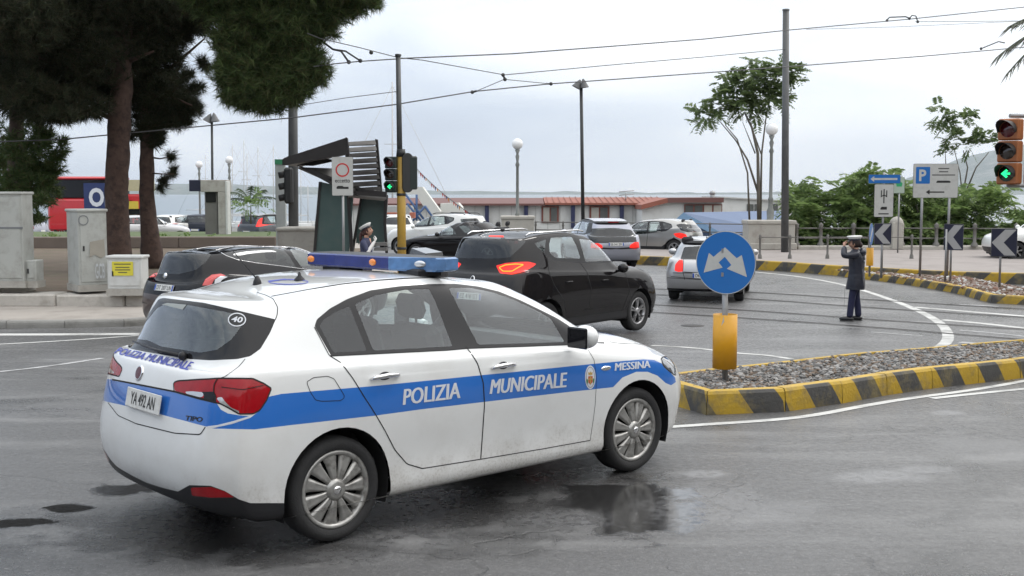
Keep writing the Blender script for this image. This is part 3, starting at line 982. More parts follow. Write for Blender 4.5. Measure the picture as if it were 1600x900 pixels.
    ro = mth(m, 'ADD', rng(m, mid, .3, .75, .31, .56), mth(m, 'MULTIPLY', wet, -.14))
    ro = mth(m, 'SUBTRACT', ro, mth(m, 'MULTIPLY', tot, .18))
    q = nd(m, 'ShaderNodeMix'); m.node_tree.links.new(mth(m, 'MULTIPLY', pud, 1.3, True), q.inputs[0]); m.node_tree.links.new(ro, q.inputs[2]); q.inputs[3].default_value = .13
    m.node_tree.links.new(q.outputs[0], b.inputs['Roughness'])
    bp = nd(m, 'ShaderNodeBump'); bp.inputs['Distance'].default_value = .012
    hgt = mth(m, 'ADD', mth(m, 'MULTIPLY', fine, .5), mth(m, 'ADD', mth(m, 'MULTIPLY', mid, .7), mth(m, 'MULTIPLY', crack, -.5)))
    m.node_tree.links.new(hgt, bp.inputs['Height'])
    st = mth(m, 'SUBTRACT', .85, mth(m, 'MULTIPLY', pud, .82), True); m.node_tree.links.new(st, bp.inputs['Strength'])
    m.node_tree.links.new(bp.outputs[0], b.inputs['Normal'])
    b.inputs['Specular IOR Level'].default_value = .6
    return m
ASPH = asphalt()
def road_z(x, y):
    z = gz(y)
    if y > 52: z -= .32 * min(1, (y - 52) / 12)
    return z
ys = [-12, -4, 0, 4, 7, 9] + [10 + .5 * i for i in range(22)] + [24, 30, 40, 52, 56, 60, 64, 72]
xs = [-60, -45, -30, -20, -10, 0, 10, 20, 30, 45, 60]
g = MB()
g.add([(x, y, road_z(x, y)) for y in ys for x in xs], [(j * len(xs) + i, j * len(xs) + i + 1, (j + 1) * len(xs) + i + 1, (j + 1) * len(xs) + i) for j in range(len(ys) - 1) for i in range(len(xs) - 1)], 0, True)
struct('road', g, ASPH)
QUAY = mat('quay_paving', (.16, .155, .15), .8, dirt=((.08, .08, .08), .6, .3))
g = MB()
g.add([(-300, 72, -.65), (300, 72, -.65), (300, 78, -1.6), (-300, 78, -1.6), (-300, 128, -1.6), (300, 128, -1.6), (300, 128.5, -3.2), (-300, 128.5, -3.2)], [(0, 1, 2, 3), (3, 2, 5, 4), (4, 5, 6, 7)])
g.add([(-300, 60.02, -.66), (-60, 60.02, -.66), (-60, 72, -.66), (-300, 72, -.66)], [(0, 1, 2, 3)])
struct('quay', g, QUAY)
GRD = mat('ground_far', (.12, .115, .10), .9, dirt=((.06, .08, .04), .7, .2))
g = MB(); g.add([(-300, -60, -.45), (-60, -60, -.45), (-60, 72, -.45), (-300, 72, -.45)], [(0, 1, 2, 3)]); g.add([(60, -60, -.45), (300, -60, -.45), (300, 72, -.45), (60, 72, -.45)], [(0, 1, 2, 3)])
g.add([(-60, -60, -.02), (60, -60, -.02), (60, -12, -.02), (-60, -12, -.02)], [(0, 1, 2, 3)])
struct('ground', g, GRD)
SEA = mat('sea_water', (.09, .125, .15), .28, var=.15, scale=.02, bump=.35, bscale=.6, spec=.6)
g = MB(); g.add([(-9000, 128, -2.6), (9000, 128, -2.6), (9000, 16000, -2.6), (-9000, 16000, -2.6)], [(0, 1, 2, 3)])
struct('sea', g, SEA)
def ridge(name, Y, pts, depth, mt_, seed, rough=8.0):
    """hill line: pts = picture (px, py) of the crest, real slope behind it"""
    rs_ = np.random.RandomState(seed)
    X = np.linspace(pts[0][0], pts[-1][0], 140)
    yv = np.interp(X, [p[0] for p in pts], [p[1] for p in pts])
    V_, F_ = [], []
    nn = len(X); R_ = 7
    for j in range(R_):
        t = j / (R_ - 1)
        for i in range(nn):
            top = at(X[i], yv[i], Y)
            h = (top.z + 6) * math.sin(t * math.pi / 2) ** .9
            nz_ = noise.noise(Vector((X[i] * .03, j * .9, seed))) * rough * t
            V_.append((top.x * (1 + 0 * t), Y - depth * (1 - t), -4 + h + (nz_ if 0 < j < R_ - 1 else noise.noise(Vector((X[i] * .12, 3, seed))) * rough * .35 * (j > 0))))
    for j in range(R_ - 1):
        for i in range(nn - 1):
            a = j * nn + i; F_.append((a, a + 1, a + nn + 1, a + nn))
    g = MB(); g.add(V_, F_, 0, True)
    return struct(name, g, mt_)
HILL = mat('far_hill', (.07, .10, .09), .95, var=.3, scale=.003, dirt=((.30, .28, .26), .7, .012))
ridge('hills', 8500, [(-700, 295), (0, 291), (150, 288), (260, 289), (330, 287), (420, 291), (560, 295), (700, 299), (900, 301), (1150, 302), (1300, 303)], 1600, HILL, 3, 14)
ridge('mountain', 9000, [(1180, 301), (1300, 298), (1400, 285), (1450, 268), (1500, 248), (1540, 238), (1600, 226), (1700, 218), (1850, 225), (2100, 240)], 3500, HILL, 5, 25)
# ---------------------------------------------------------------- painted lines
ROADP = mat('road_paint_white', (.52, .52, .50), .6, var=.15, scale=3, dirt=((.16, .16, .155), .85, 2.2), bump=.2)
ROADPW = mat('road_paint_worn', (.42, .42, .42), .6, var=.15, scale=3, dirt=((.11, .11, .11), .95, 3.5), bump=.2)
def strip(name, pts, wid, mt_, lift=.004, parent=None, smoothn=2):
    L_ = smooth_line([gp(x, y) for x, y in pts], smoothn)
    ws_ = wid if isinstance(wid, (list, tuple)) else [wid, wid]
    m = MB(); V_ = []
    k = len(L_)
    for i, p in enumerate(L_):
        t = (L_[min(i + 1, k - 1)] - L_[max(i - 1, 0)]); t.z = 0; t.normalize()
        s_ = Vector((-t.y, t.x, 0)); w_ = np.interp(i / (k - 1), np.linspace(0, 1, len(ws_)), ws_) / 2
        for sg in (-1, 1):
            q = p + s_ * (w_ * sg); V_.append((q.x, q.y, road_z(q.x, q.y) + lift))
    m.add(V_, [(2 * i, 2 * i + 1, 2 * i + 3, 2 * i + 2) for i in range(k - 1)])
    return struct(name, m, mt_)
strip('road_marking', [(1168, 424), (1250, 432), (1320, 445), (1372, 461), (1418, 478), (1453, 494), (1477, 511), (1484, 530), (1466, 545)], [.13, .16, .18, .19], ROADP)
strip('road_marking', [(1428, 480), (1500, 486), (1610, 495)], .22, ROADP)
strip('road_marking', [(1472, 500), (1540, 506), (1610, 514)], .22, ROADP)
strip('road_marking', [(1500, 516), (1560, 521), (1610, 527)], .12, ROADPW)
strip('road_marking', [(1500, 535), (1530, 537)], .2, ROADPW)
strip('road_marking', [(1362, 519), (1442, 525)], .07, ROADPW)
strip('road_marking', [(1500, 476), (1560, 479)], .12, ROADPW)
strip('road_marking', [(1018, 540), (1092, 544), (1148, 552), (1197, 555), (1236, 561)], .13, ROADP)
strip('road_marking', [(1040, 668), (1129, 662), (1218, 656), (1276, 649), (1342, 636), (1418, 623), (1529, 609), (1620, 592)], .10, ROADP)
strip('road_marking', [(1456, 623), (1500, 618), (1620, 606)], .10, ROADP)
strip('road_marking', [(-60, 523), (80, 523), (222, 522)], .30, ROADP)
strip('road_marking', [(-60, 541), (60, 535), (140, 530), (222, 524)], .12, ROADP)
strip('road_marking', [(130, 510), (222, 507)], .2, ROADPW)
strip('road_marking', [(-40, 585), (60, 575), (160, 560)], .10, ROADPW)
# tram rails: groove with a dull steel head
RAIL = mat('tram_rail_steel', (.10, .09, .085), .35, metal=.8, var=.3)
GROOVE = mat('rail_groove_dark', (.012, .011, .011), .8)
for pts in ([(1010, 452), (1175, 457), (1362, 469.5), (1620, 485)], [(1010, 461), (1170, 467), (1360, 482), (1620, 498)], [(880, 470), (1023, 477), (1190, 487), (1355, 500), (1620, 517)], [(960, 486), (1060, 491), (1362, 511.5), (1620, 533)]):
    strip('tram_rail', pts, .055, RAIL, .006)
    q = [(x, y - .9) for x, y in pts]
    strip('rail_groove', q, .11, GROOVE, .0045)
# potholes / cover plates
COVER = mat('iron_cover', (.03, .028, .027), .5, metal=.5, bump=.4, bscale=60)
for px, py, r_ in ((1082, 509, .22), (1340, 572, .0)):
    if r_ == 0: continue
    p = gp(px, py); m = MB(); m.lathe([(r_, .0), (r_ * .98, .006), (.001, .006)], (0, 0, 0), 20)
    o = m.build('drain_cover', COVER); o.location = (p.x, p.y, p.z - .001); o['kind'] = 'structure'
# ---------------------------------------------------------------- kerbs, islands, pavements
KY = mat('kerb_yellow_paint', (.43, .275, .02), .62, var=.22, scale=5, dirt=((.14, .12, .08), 1.0, 3.5), bump=.3, bscale=30)
KB = mat('kerb_black_paint', (.060, .058, .055), .65, var=.25, scale=5, dirt=((.26, .20, .07), .75, 4), bump=.3, bscale=30)
KTOP = mat('kerb_yellow_top', (.47, .30, .03), .62, var=.15, scale=4, dirt=((.2, .17, .1), .6, 6), bump=.3, bscale=30)
KG = mat('kerb_grey_stone', (.23, .225, .21), .75, var=.15, scale=5, dirt=((.10, .095, .085), .6, 4), bump=.3, bscale=30)
def path_pts(pts, dz, step):
    L_ = smooth_line([gp(*q, dz) if len(q) == 2 else Vector(q) for q in pts], 2)
    out_ = [L_[0]]; acc = 0
    d = [0]
    for a, b in zip(L_[:-1], L_[1:]): d.append(d[-1] + (Vector((b.x, b.y, 0)) - Vector((a.x, a.y, 0))).length)
    n = max(2, int(round(d[-1] / step)))
    xs_ = np.interp(np.linspace(0, d[-1], n + 1), d, [p.x for p in L_]); ys_ = np.interp(np.linspace(0, d[-1], n + 1), d, [p.y for p in L_])
    return [Vector((x, y, 0)) for x, y in zip(xs_, ys_)]
def kerb(thingname, label, pts, dzpick, h, w, inward, stone=.9, stripe=.38, slant=.16, mats=None, cat='kerb', sub=3, plainm=False, group=None, back=False):
    """row of kerb stones along a picture line; each stone a part, painted in slanting stripes"""
    L_ = path_pts(pts, dzpick, stone)
    root = thing(thingname, label, cat, (L_[0].x, L_[0].y, road_z(L_[0].x, L_[0].y)), 0, group)
    mats = mats or [KY, KB, KTOP]
    s0 = 0.0
    for i in range(len(L_) - 1):
        a, b = L_[i], L_[i + 1]
        t = (b - a); ln = t.length; t.normalize()
        s_ = Vector((-t.y, t.x, 0)) * inward
        g_ = .004
        m = MB()
        def nrm(i_):
            q = L_[min(i_ + 1, len(L_) - 1)] - L_[max(i_ - 1, 0)]; q.normalize(); return Vector((-q.y, q.x, 0)) * inward
        sa, sb = nrm(i), nrm(i + 1)
        jig = (random.random() - .5) * .008
        # cut positions along the stone for the stripes
        def P_(u, side, z):
            p = a.lerp(b, u); sn = sa.lerp(sb, u)
            q = p + sn * side
            return Vector((q.x, q.y, road_z(q.x, q.y) + z + jig * (z > .05)))
        ua, ub = g_ / ln, 1 - g_ / ln
        cuts = [ua]
        lv = [(0.0, -.02), (.004, h * .5), (.012, h - .03), (.03, h - .004), (.04, h)]     # (inset, height) profile of face
        if plainm:
            us_ = [ua, ub]; bands = [(ua, ub, 0)]
        else:
            bands = []
            k0 = math.floor((s0 - abs(slant)) / stripe) - 1
            k = k0
            while k * stripe < s0 + ln + abs(slant):
                bands.append(((k * stripe - s0) / ln, ((k + 1) * stripe - s0) / ln, k % 2)); k += 1
        for (u0, u1, ci) in bands:
            V_, F_ = [], []
            okk = False
            for (ins, z) in lv:
                sh = (slant * (z / h - .5) / ln) if not plainm else 0
                x0, x1 = min(max(u0 + sh, ua), ub), min(max(u1 + sh, ua), ub)
                if x1 - x0 > 1e-4: okk = True
                V_ += [P_(x0, ins, z), P_(x1, ins, z)]
            if not okk: continue
            F_ = [(2 * j, 2 * j + 1, 2 * j + 3, 2 * j + 2) for j in range(len(lv) - 1)]
            m.add(V_, F_, ci)
        tm = 0 if plainm else 2
        m.add([P_(ua, .04, h), P_(ub, .04, h), P_(ub, w, h), P_(ua, w, h), P_(ub, w, -.02), P_(ua, w, -.02), P_(ua, 0, -.02), P_(ub, 0, -.02)],
              [(0, 1, 2, 3), (3, 2, 4, 5)], tm)
        m.add([P_(ua, 0, -.02), P_(ua, .04, h), P_(ua, w, h), P_(ua, w, -.02)], [(0, 1, 2, 3)], tm)
        m.add([P_(ub, 0, -.02), P_(ub, .04, h), P_(ub, w, h), P_(ub, w, -.02)], [(3, 2, 1, 0)], tm)
        o = m.build('kerb_stone', mats if not plainm else [mats[0]], root, world=True)
        fixn(o)
        s0 += ln
    return root, L_
HK = .225
front = [(1040, 630), (1045, 640), (1060, 645), (1090, 648), (1129, 650), (1187, 649), (1253, 640), (1329, 629), (1409, 613), (1484, 604), (1600, 591), (1700, 577)]
kf, LF = kerb('island_kerb', 'yellow and black striped kerb along the near side of the gravel traffic island', front, 0, HK, .15, 1, stone=.8, slant=-.16)
backp = [(1040, 583), (1053, 580), (1147, 571), (1253, 560), (1351, 549), (1484, 539), (1600, 529), (1700, 521)]
kb, LB_ = kerb('island_kerb', 'yellow topped kerb along the far side of the gravel traffic island', backp, HK - .02, HK - .02, .13, -1, stone=.8)
# island nose, hidden behind the car
nose = [(LF[0] + Vector((0, 0, 0))), Vector((LF[0].x - .12, LF[0].y + .5, 0)), Vector((LF[0].x - .10, (LF[0].y + LB_[0].y) / 2, 0)), Vector((LB_[0].x - .06, LB_[0].y - .3, 0)), LB_[0]]
m = MB()
for a, b in zip(nose[:-1], nose[1:]):
    t = (b - a).normalized(); s_ = Vector((t.y, -t.x, 0)) * .13
    za, zb_ = road_z(a.x, a.y), road_z(b.x, b.y)
    m.add([(a.x, a.y, za - .02), (b.x, b.y, zb_ - .02), (b.x, b.y, zb_ + HK), (a.x, a.y, za + HK), (a.x + s_.x, a.y + s_.y, za + HK), (b.x + s_.x, b.y + s_.y, zb_ + HK), (b.x + s_.x, b.y + s_.y, zb_), (a.x + s_.x, a.y + s_.y, za)], [(0, 1, 2, 3), (3, 2, 5, 4), (4, 5, 6, 7)])
fixn(m.build('kerb_nose', KTOP, kf, world=True))
# gravel bed
SOIL = mat('gravel_bed_soil', (.10, .085, .07), .95, var=.3, scale=8, bump=.6, bscale=30)
def ys_at(L_, x): return float(np.interp(x, [p.x for p in L_], [p.y for p in L_]))
x0_, x1_ = LF[0].x + .02, LF[-1].x
m = MB(); V_ = []; n = 60
for i in range(n + 1):
    x = x0_ + (x1_ - x0_) * i / n
    ya, yb = ys_at(LF, x) + .10, ys_at(LB_, x) - .08
    if ya > yb: ya = yb = (ya + yb) / 2
    for t in (0, .33, .67, 1):
        y = ya + (yb - ya) * t; V_.append((x, y, road_z(x, y) + HK - .075 + (.03 if t in (.33, .67) else 0)))
m.add(V_, [(4 * i + j, 4 * i + j + 1, 4 * i + j + 5, 4 * i + j + 4) for i in range(n) for j in range(3)], 0, True)
struct('gravel_bed', m, SOIL)
def stones(name, N_, sample, smin, smax, mts, label=None):
    rr = random.Random(5)
    ico = []
    bm = bmesh.new(); bmesh.ops.create_icosphere(bm, subdivisions=1, radius=1)
    IV = [v.co.copy() for v in bm.verts]; IF = [tuple(v.index for v in f.verts) for f in bm.faces]; bm.free()
    m = MB()
    for _ in range(N_):
        p = sample(rr)
        if p is None: continue
        s_ = smin + (smax - smin) * rr.random() ** 2
        M = Matrix.Rotation(rr.random() * 6.28, 3, Vector((rr.random() - .5, rr.random() - .5, rr.random() - .5)).normalized())
        sc = (s_, s_ * (.6 + .4 * rr.random()), s_ * (.35 + .35 * rr.random()))
        R2 = Matrix.Rotation(rr.random() * 6.28, 3, 'Z') @ Matrix.Rotation((rr.random() - .5) * .9, 3, 'X')
        jit = [1 + (rr.random() - .5) * .5 for _ in IV]
        vv = [R2 @ Vector((v.x * sc[0] * j, v.y * sc[1] * j, v.z * sc[2] * j)) + p for v, j in zip(IV, jit)]
        m.add(vv, IF, rr.randrange(len(mts)))
    o = m.build(name, mts); o['kind'] = 'stuff'
    if label: o['label'] = label
    return o
def smp(rr):
    u = rr.random() ** 1.15
    x = x0_ + (x1_ - x0_) * u
    ya, yb = ys_at(LF, x) + .16, ys_at(LB_, x) - .14
    if ya > yb: return None
    y = ya + (yb - ya) * rr.random()
    return Vector((x, y, road_z(x, y) + HK - .055 + rr.random() * .03))
ST = [mat('gravel_grey', (.16, .155, .15), .8, var=.3, scale=20), mat('gravel_pale', (.28, .27, .26), .8, var=.2, scale=20), mat('gravel_dark', (.09, .088, .085), .8, var=.3, scale=20), mat('gravel_brown', (.16, .12, .09), .85, var=.3, scale=20)]
stones('gravel', 9500, smp, .014, .042, ST, 'loose grey gravel filling the traffic island')
# far kerb of the bend and the walkway behind it
KYB = [KY, KB, KTOP]
far_top = [(985, 399), (1057, 402), (1120, 404), (1175, 406.5), (1237, 409.5), (1277, 413), (1323, 416), (1383, 419), (1477, 424), (1600, 427), (1700, 430)]
kfar, LFAR = kerb('bend_kerb', 'long high yellow and black striped kerb round the far side of the bend', far_top, .30, .30, .18, 1, stone=1.5, stripe=.62, slant=.3)
isl = [(1278, 427), (1300, 430), (1320, 433), (1390, 441), (1460, 452), (1512, 462), (1540, 474), (1600, 477), (1700, 480)]
k2, LIS = kerb('bend_kerb', 'low yellow and black kerb around the dirt strip with the chevron signs', isl, 0, .19, .16, 1, stone=1.0, stripe=.42, slant=.2)
DIRT = mat('dirt_with_leaves', (.14, .10, .08), .95, var=.4, scale=3, dirt=((.24, .17, .14), .7, 14), bump=.6, bscale=12)
m = MB(); V_ = []
xa, xb = LIS[0].x + .2, LIS[-1].x
for i in range(41):
    x = xa + (xb - xa) * i / 40; ya, yb = ys_at(LIS, x) + .12, ys_at(LFAR, x) - .02
    V_ += [(x, ya, gz(ya) + .165), (x, max(ya, yb), gz(yb) + .18)]
m.add(V_, [(2 * i, 2 * i + 1, 2 * i + 3, 2 * i + 2) for i in range(40)])
struct('dirt_strip', m, DIRT)
def smp2(rr):
    x = xa + (xb - xa) * rr.random(); ya, yb = ys_at(LIS, x) + .15, ys_at(LFAR, x) - .1
    if ya > yb: return None
    y = ya + (yb - ya) * rr.random(); return Vector((x, y, gz(y) + .18))
stones('fallen_leaves', 900, smp2, .02, .07, [mat('leaf_litter_red', (.20, .11, .08), .9), mat('leaf_litter_brown', (.14, .09, .06), .9), mat('litter_white', (.5, .5, .48), .8), ST[3]])
PAVE = mat('walkway_paving', (.27, .24, .225), .8, var=.12, scale=2, dirt=((.17, .15, .14), .6, .8), bump=.2, bscale=12)
m = MB(); V_ = []
xa, xb = LFAR[0].x, LFAR[-1].x + 8
for i in range(41):
    x = xa + (xb - xa) * i / 40; ya = ys_at(LFAR, x) + .17
    V_ += [(x, ya, gz(ya) + .285), (x, 49, gz(49) + .285)]
m.add(V_, [(2 * i, 2 * i + 1, 2 * i + 3, 2 * i + 2) for i in range(40)])
struct('walkway', m, PAVE)
# left pavement with its kerb, low stone walls and planted bed
PAVL = mat('left_paving', (.33, .30, .27), .8, var=.12, scale=2.5, dirt=((.18, .16, .14), .6, 1.2), bump=.25, bscale=14)
STONE = mat('pale_wall_stone', (.44, .415, .38), .8, var=.12, scale=2.5, dirt=((.22, .20, .17), .65, 3.5), bump=.45, bscale=10)
kl, LL = kerb('pavement_kerb', 'grey stone kerb edging the left pavement below the cabinets', [(-80, 513), (60, 513), (190, 511), (225, 509), (-5.4, 22.6, 0), (-3.7, 24.6, 0), (-2.4, 25.6, 0), (-1.2, 27.0, 0), (-.9, 29, 0), (-1.2, 32, 0)], 0, .13, .22, 1, stone=1.0, plainm=True, mats=[KG])
m = MB(); V_ = []
xa, xb = LL[0].x, LL[-1].x
for i in range(21):
    x = xa + (xb - xa) * i / 20; ya = ys_at(LL, x) + .2
    V_ += [(x, ya, gz(ya) + .118), (x, 60 if x < -6.5 else 36, gz(30) + .118)]
m.add(V_, [(2 * i, 2 * i + 1, 2 * i + 3, 2 * i + 2) for i in range(20)])
m.add([(-60, LL[0].y + .2, gz(20) + .118), (xa, LL[0].y + .2, gz(20) + .118), (xa, 62, gz(30) + .118), (-60, 62, gz(30) + .118)], [(0, 1, 2, 3)])
struct('left_pavement', m, PAVL)
pslab = random.Random(3)
def wallrow(label, y0, d, z0, z1, xs_, gapw=.012, cat='wall', mt_=STONE, jit=.02, name='stone_wall', part='stone'):
    root = thing(name, label, cat, (xs_[0], y0, z0))
    for a, b in zip(xs_[:-1], xs_[1:]):
        m = MB(); m.box(((a + b) / 2 + 0, y0 + d / 2 + pslab.uniform(-jit, jit), (z0 + z1) / 2 + pslab.uniform(-jit, jit) * .6), (b - a - gapw, d, z1 - z0), bev=.03)
        m.build(part, mt_, root, world=True)
    return root
wallrow('long low pale stone step running in front of the cabinets', 23.7, .75, -.24, .02, [-16, -14.2, -12.6, -11.0, -9.3, -7.9, -6.55], name='stone_step', cat='step')
wallrow('row of rough pale stone blocks standing under the cabinets', 24.15, .5, 0, .24, [-16, -14, -12.1, -10.05], gapw=.05, jit=.03, name='stone_blocks')
# planted bed behind
BED = mat('bed_soil_needles', (.115, .085, .06), .95, var=.35, scale=2, dirt=((.07, .075, .035), .8, 1.2), bump=.5, bscale=10)
m = MB(); m.add([(-60, 24.5, .02), (-5.2, 24.5, .02), (-5.2, 30, .10), (-60, 30, .10), (-60, 42, .12), (-5.2, 42, .12), (-5.2, 24.5, -.25), (-5.2, 30, -.25), (-5.2, 42, -.25)], [(0, 1, 2, 3), (3, 2, 5, 4), (1, 6, 7, 2), (2, 7, 8, 5)])
struct('planted_bed', m, BED)
wallrow('brown retaining wall behind the pines', 42, .4, .1, .52, [-30, -27, -24, -21, -18, -15, -12, -8.5], mt_=mat('brown_wall_stone', (.15, .12, .10), .85, var=.2, scale=2, bump=.4), name='retaining_wall')
LAWN = mat('lawn_green', (.07, .10, .035), .95, var=.4, scale=1.5, dirt=((.14, .15, .07), .6, 3), bump=.6, bscale=6)
m = MB(); m.add([(-40, 42.4, .48), (-8.8, 42.4, .48), (-8.8, 58, .2), (-40, 58, .2), (-8.8, 42.4, -.3), (-8.8, 58, -.4), (-40, 58.3, -.6), (-8.8, 58.3, -.6)], [(0, 1, 2, 3), (1, 4, 5, 2), (3, 2, 7, 6)])
struct('lawn', m, LAWN)
# ---------------------------------------------------------------- unseen street front, added behind the viewer to darken reflections in paint and glass
def unseen_town():
    rr = random.Random(9)
    cols = [(.38, .33, .26), (.30, .27, .24), (.42, .38, .32), (.33, .25, .20), (.36, .35, .33)]
    x = -62
    for i in range(6):
        w = rr.uniform(16, 24); h = rr.uniform(11, 17); Y = -24 - rr.uniform(0, 2)
        root = thing('unseen_building', 'plastered apartment block number %s added unseen behind the viewer to darken reflections' % ('one', 'two', 'three', 'four', 'five', 'six')[i], 'building', (x + w / 2, Y - 6, -.02), 0)
        WM = mat('plaster_%s' % 'abcdef'[i], cols[i % 5], .85, dirt=((.2, .18, .15), .5, .4))
        m = MB(); m.box((x + w / 2, Y - 6, h / 2), (w - .3, 12, h)); m.build('wall', WM, root, world=True)
        m = MB(); m.box((x + w / 2, Y - 6, h + .2), (w + .3, 12.8, .4)); m.build('cornice', WM, root, world=True)
        n = int(w // 3.4)
        for k in range(n):
            for f in range(int(h // 3.4)):
                m = MB(); m.box((x + 1.9 + k * (w - 3) / max(1, n - 1) * .94, Y + .03, 1.9 + f * 3.4), (1.2, .1, 1.9 if f else 2.6)); m.build('window', WINDK, root, world=True)
        x += w
WINDK = mat('window_dark_far', (.02, .022, .025), .15)
unseen_town()
def unseen_street_trees():  # unseen tree row, added to give paint and glass something dark to reflect
    for i, x in enumerate((-30, -19, -9, 3, 14, 26)):
        root = thing('unseen_tree', 'round street tree %s added unseen behind the viewer for dark reflections' % ('one', 'two', 'three', 'four', 'five', 'six')[i], 'tree', (x, -15, -.02), 0)
        m = MB(); m.tube([(x, -15, 0), (x + .2, -15, 3), (x, -15, 5)], [.2, .15, .1], 8); m.build('trunk', GRD, root, world=True)
        rs = np.random.RandomState(i); c = rs.normal(size=(900, 3)); c = c / np.linalg.norm(c, axis=1, keepdims=True) * (rs.rand(900, 1) ** .4) * np.array([3.0, 3.0, 2.4]) + np.array([x, -15, 6.0])
        d = rs.normal(size=(900, 3, 3)) * .35
        me = bpy.data.meshes.new('crown'); V_ = (c[:, None, :] + d).reshape(-1, 3) - np.array([x, -15, -.02])
        me.from_pydata(V_.tolist(), [], [(3 * k, 3 * k + 1, 3 * k + 2) for k in range(900)]); me.materials.append(mat('unseen_tree_leaf', (.04, .06, .02), .8)); link('crown', me, root)
unseen_street_trees()
def unseen_side_trees():
    # unseen trees added beyond the right edge as dark reflections for the car windows
    for i, (x, y, r, h) in enumerate(((17, 5.0, 2.8, 6.2), (19, 10.6, 2.0, 4.2), (24, -2, 3.2, 7.5), (26, 14, 2.6, 6.0))):
        z = gz(y)
        root = thing('unseen_tree', 'leafy tree %s added out of view on the right for window reflections' % ('one', 'two', 'three', 'four')[i], 'tree', (x, y, z), 0)
        m = MB(); m.tube([(x, y, z), (x + .1, y, h * .5), (x, y, h * .8)], [.2, .16, .1], 8); m.build('trunk', GRD, root, world=True)
        rs = np.random.RandomState(40 + i); c = rs.normal(size=(1500, 3)); c = c / np.linalg.norm(c, axis=1, keepdims=True) * (rs.rand(1500, 1) ** .4) * np.array([r, r, r * .8]) + np.array([0, 0, h - z])
        d = rs.normal(size=(1500, 3, 3)) * .22
        me = bpy.data.meshes.new('crown'); me.from_pydata((c[:, None, :] + d).reshape(-1, 3).tolist(), [], [(3 * k, 3 * k + 1, 3 * k + 2) for k in range(1500)]); me.materials.append(MATS['unseen_tree_leaf']); link('crown', me, root)
unseen_side_trees()
def unseen_side_town():  # unseen buildings added on the right so the lower side glass reflects darker
    rr = random.Random(21); y = -20.0
    for i, (w, h) in enumerate(((16, 8.5), (13, 6.0), (15, 9.5), (9, 5.0))):
        X = 33 + rr.uniform(0, 1.5)
        root = thing('unseen_building', 'rendered corner building %s added out of view on the right to darken window reflections' % ('one', 'two', 'three', 'four')[i], 'building', (X + 5, y + w / 2, -.35), 0)
        WM = mat('side_plaster_%s' % 'abcd'[i], ((.16, .13, .10), (.22, .20, .17), (.12, .10, .09), (.20, .17, .13))[i], .85, dirt=((.08, .07, .06), .5, .4))
        m = MB(); m.box((X + 5, y + w / 2, h / 2 - .35), (10, w - .3, h)); m.build('wall', WM, root, world=True)
        m = MB(); m.box((X + 5, y + w / 2, h - .15), (10.8, w + .2, .4)); m.build('cornice', WM, root, world=True)
        for k in range(int(w // 3)):
            for f in range(max(1, int(h // 3.2))):
                m = MB(); m.box((X - .03, y + 1.8 + k * 2.9, 1.3 + f * 3.1), (.1, 1.2, 1.8)); m.build('window', WINDK, root, world=True)
        y += w
unseen_side_town()
# ---------------------------------------------------------------- street furniture
STEEL = mat('galvanised_steel', (.30, .30, .30), .45, metal=.6, var=.15, scale=5)
DKPOLE = mat('dark_grey_pole_paint', (.085, .088, .09), .5, metal=.2, var=.2, scale=3, dirt=((.16, .16, .16), .4, 4))
BLKPOLE = mat('black_pole_paint', (.018, .019, .02), .5)
OCHRE = mat('ochre_yellow_paint', (.42, .26, .04), .5, var=.12, dirt=((.22, .15, .06), .5, 5))
SLEEVE = mat('orange_yellow_plastic', (.62, .30, .008), .42, var=.06, dirt=((.42, .22, .03), .5, 6))
SIGNW = mat('sign_face_white', (.48, .48, .46), .45, var=.05, dirt=((.30, .29, .27), .5, 6))
SIGNBLUE = mat('sign_face_blue', (.008, .13, .42), .4, var=.05)
SIGNDK = mat('sign_navy', (.012, .014, .035), .4)
SIGNGREY = mat('chevron_grey_reflective', (.33, .33, .33), .5, var=.1)
SIGNBACK = mat('sign_back_grey', (.18, .18, .18), .5, metal=.5)
SRED = mat('sign_red', (.50, .02, .02), .45)
GLOBE = mat('lamp_globe_white', (.80, .80, .80), .25, var=.03, spec=.5)
CAST = mat('cast_iron_grey_green', (.20, .21, .20), .55, metal=.3, var=.2, dirt=((.12, .11, .10), .5, 8))
CONC = mat('old_concrete', (.36, .345, .315), .85, var=.12, scale=2, dirt=((.17, .155, .135), .7, 3), bump=.4, bscale=12)
def gzr(y): return road_z(0, y)
def plane_frame(c, yaw, tilt=0):
    """matrix: local x right, y up, z towards the viewer (-Y world) turned by yaw"""
    return Matrix.Translation(c) @ Matrix.Rotation(yaw, 4, 'Z') @ Matrix.Rotation(math.radians(90), 4, 'X')
def flat(name, poly, mt_, parent, M, z=.0, th=.002):
    m = MB(); m.prism(poly, th, M @ Matrix.Translation((0, 0, z))); return fixn(m.build(name, mt_, parent, world=True))
def txt_on(name, s_, x, y, w, h, mt_, parent, M, z, bold=.015):
    V_, F_ = text_fit(s_, w, h, bold)
    inv = wmat(parent).inverted()
    me = bpy.data.meshes.new(name)
    me.from_pydata([inv @ (M @ Vector((v.x + x, v.y + y, z))) for v in V_], [], F_); me.materials.append(mt_)
    return link(name, me, parent)
def rrect(w, h, r, n=4):
    out_ = []
    for cx, cy, a0 in ((w / 2 - r, h / 2 - r, 0), (-w / 2 + r, h / 2 - r, 90), (-w / 2 + r, -h / 2 + r, 180), (w / 2 - r, -h / 2 + r, 270)):
        for i in range(n + 1): a = math.radians(a0 + 90 * i / n); out_.append((cx + r * math.cos(a), cy + r * math.sin(a)))
    return out_
def circ(r, n=40, cx=0, cy=0, ry=None): return [(cx + r * math.cos(2 * math.pi * i / n), cy + (ry or r) * math.sin(2 * math.pi * i / n)) for i in range(n)]
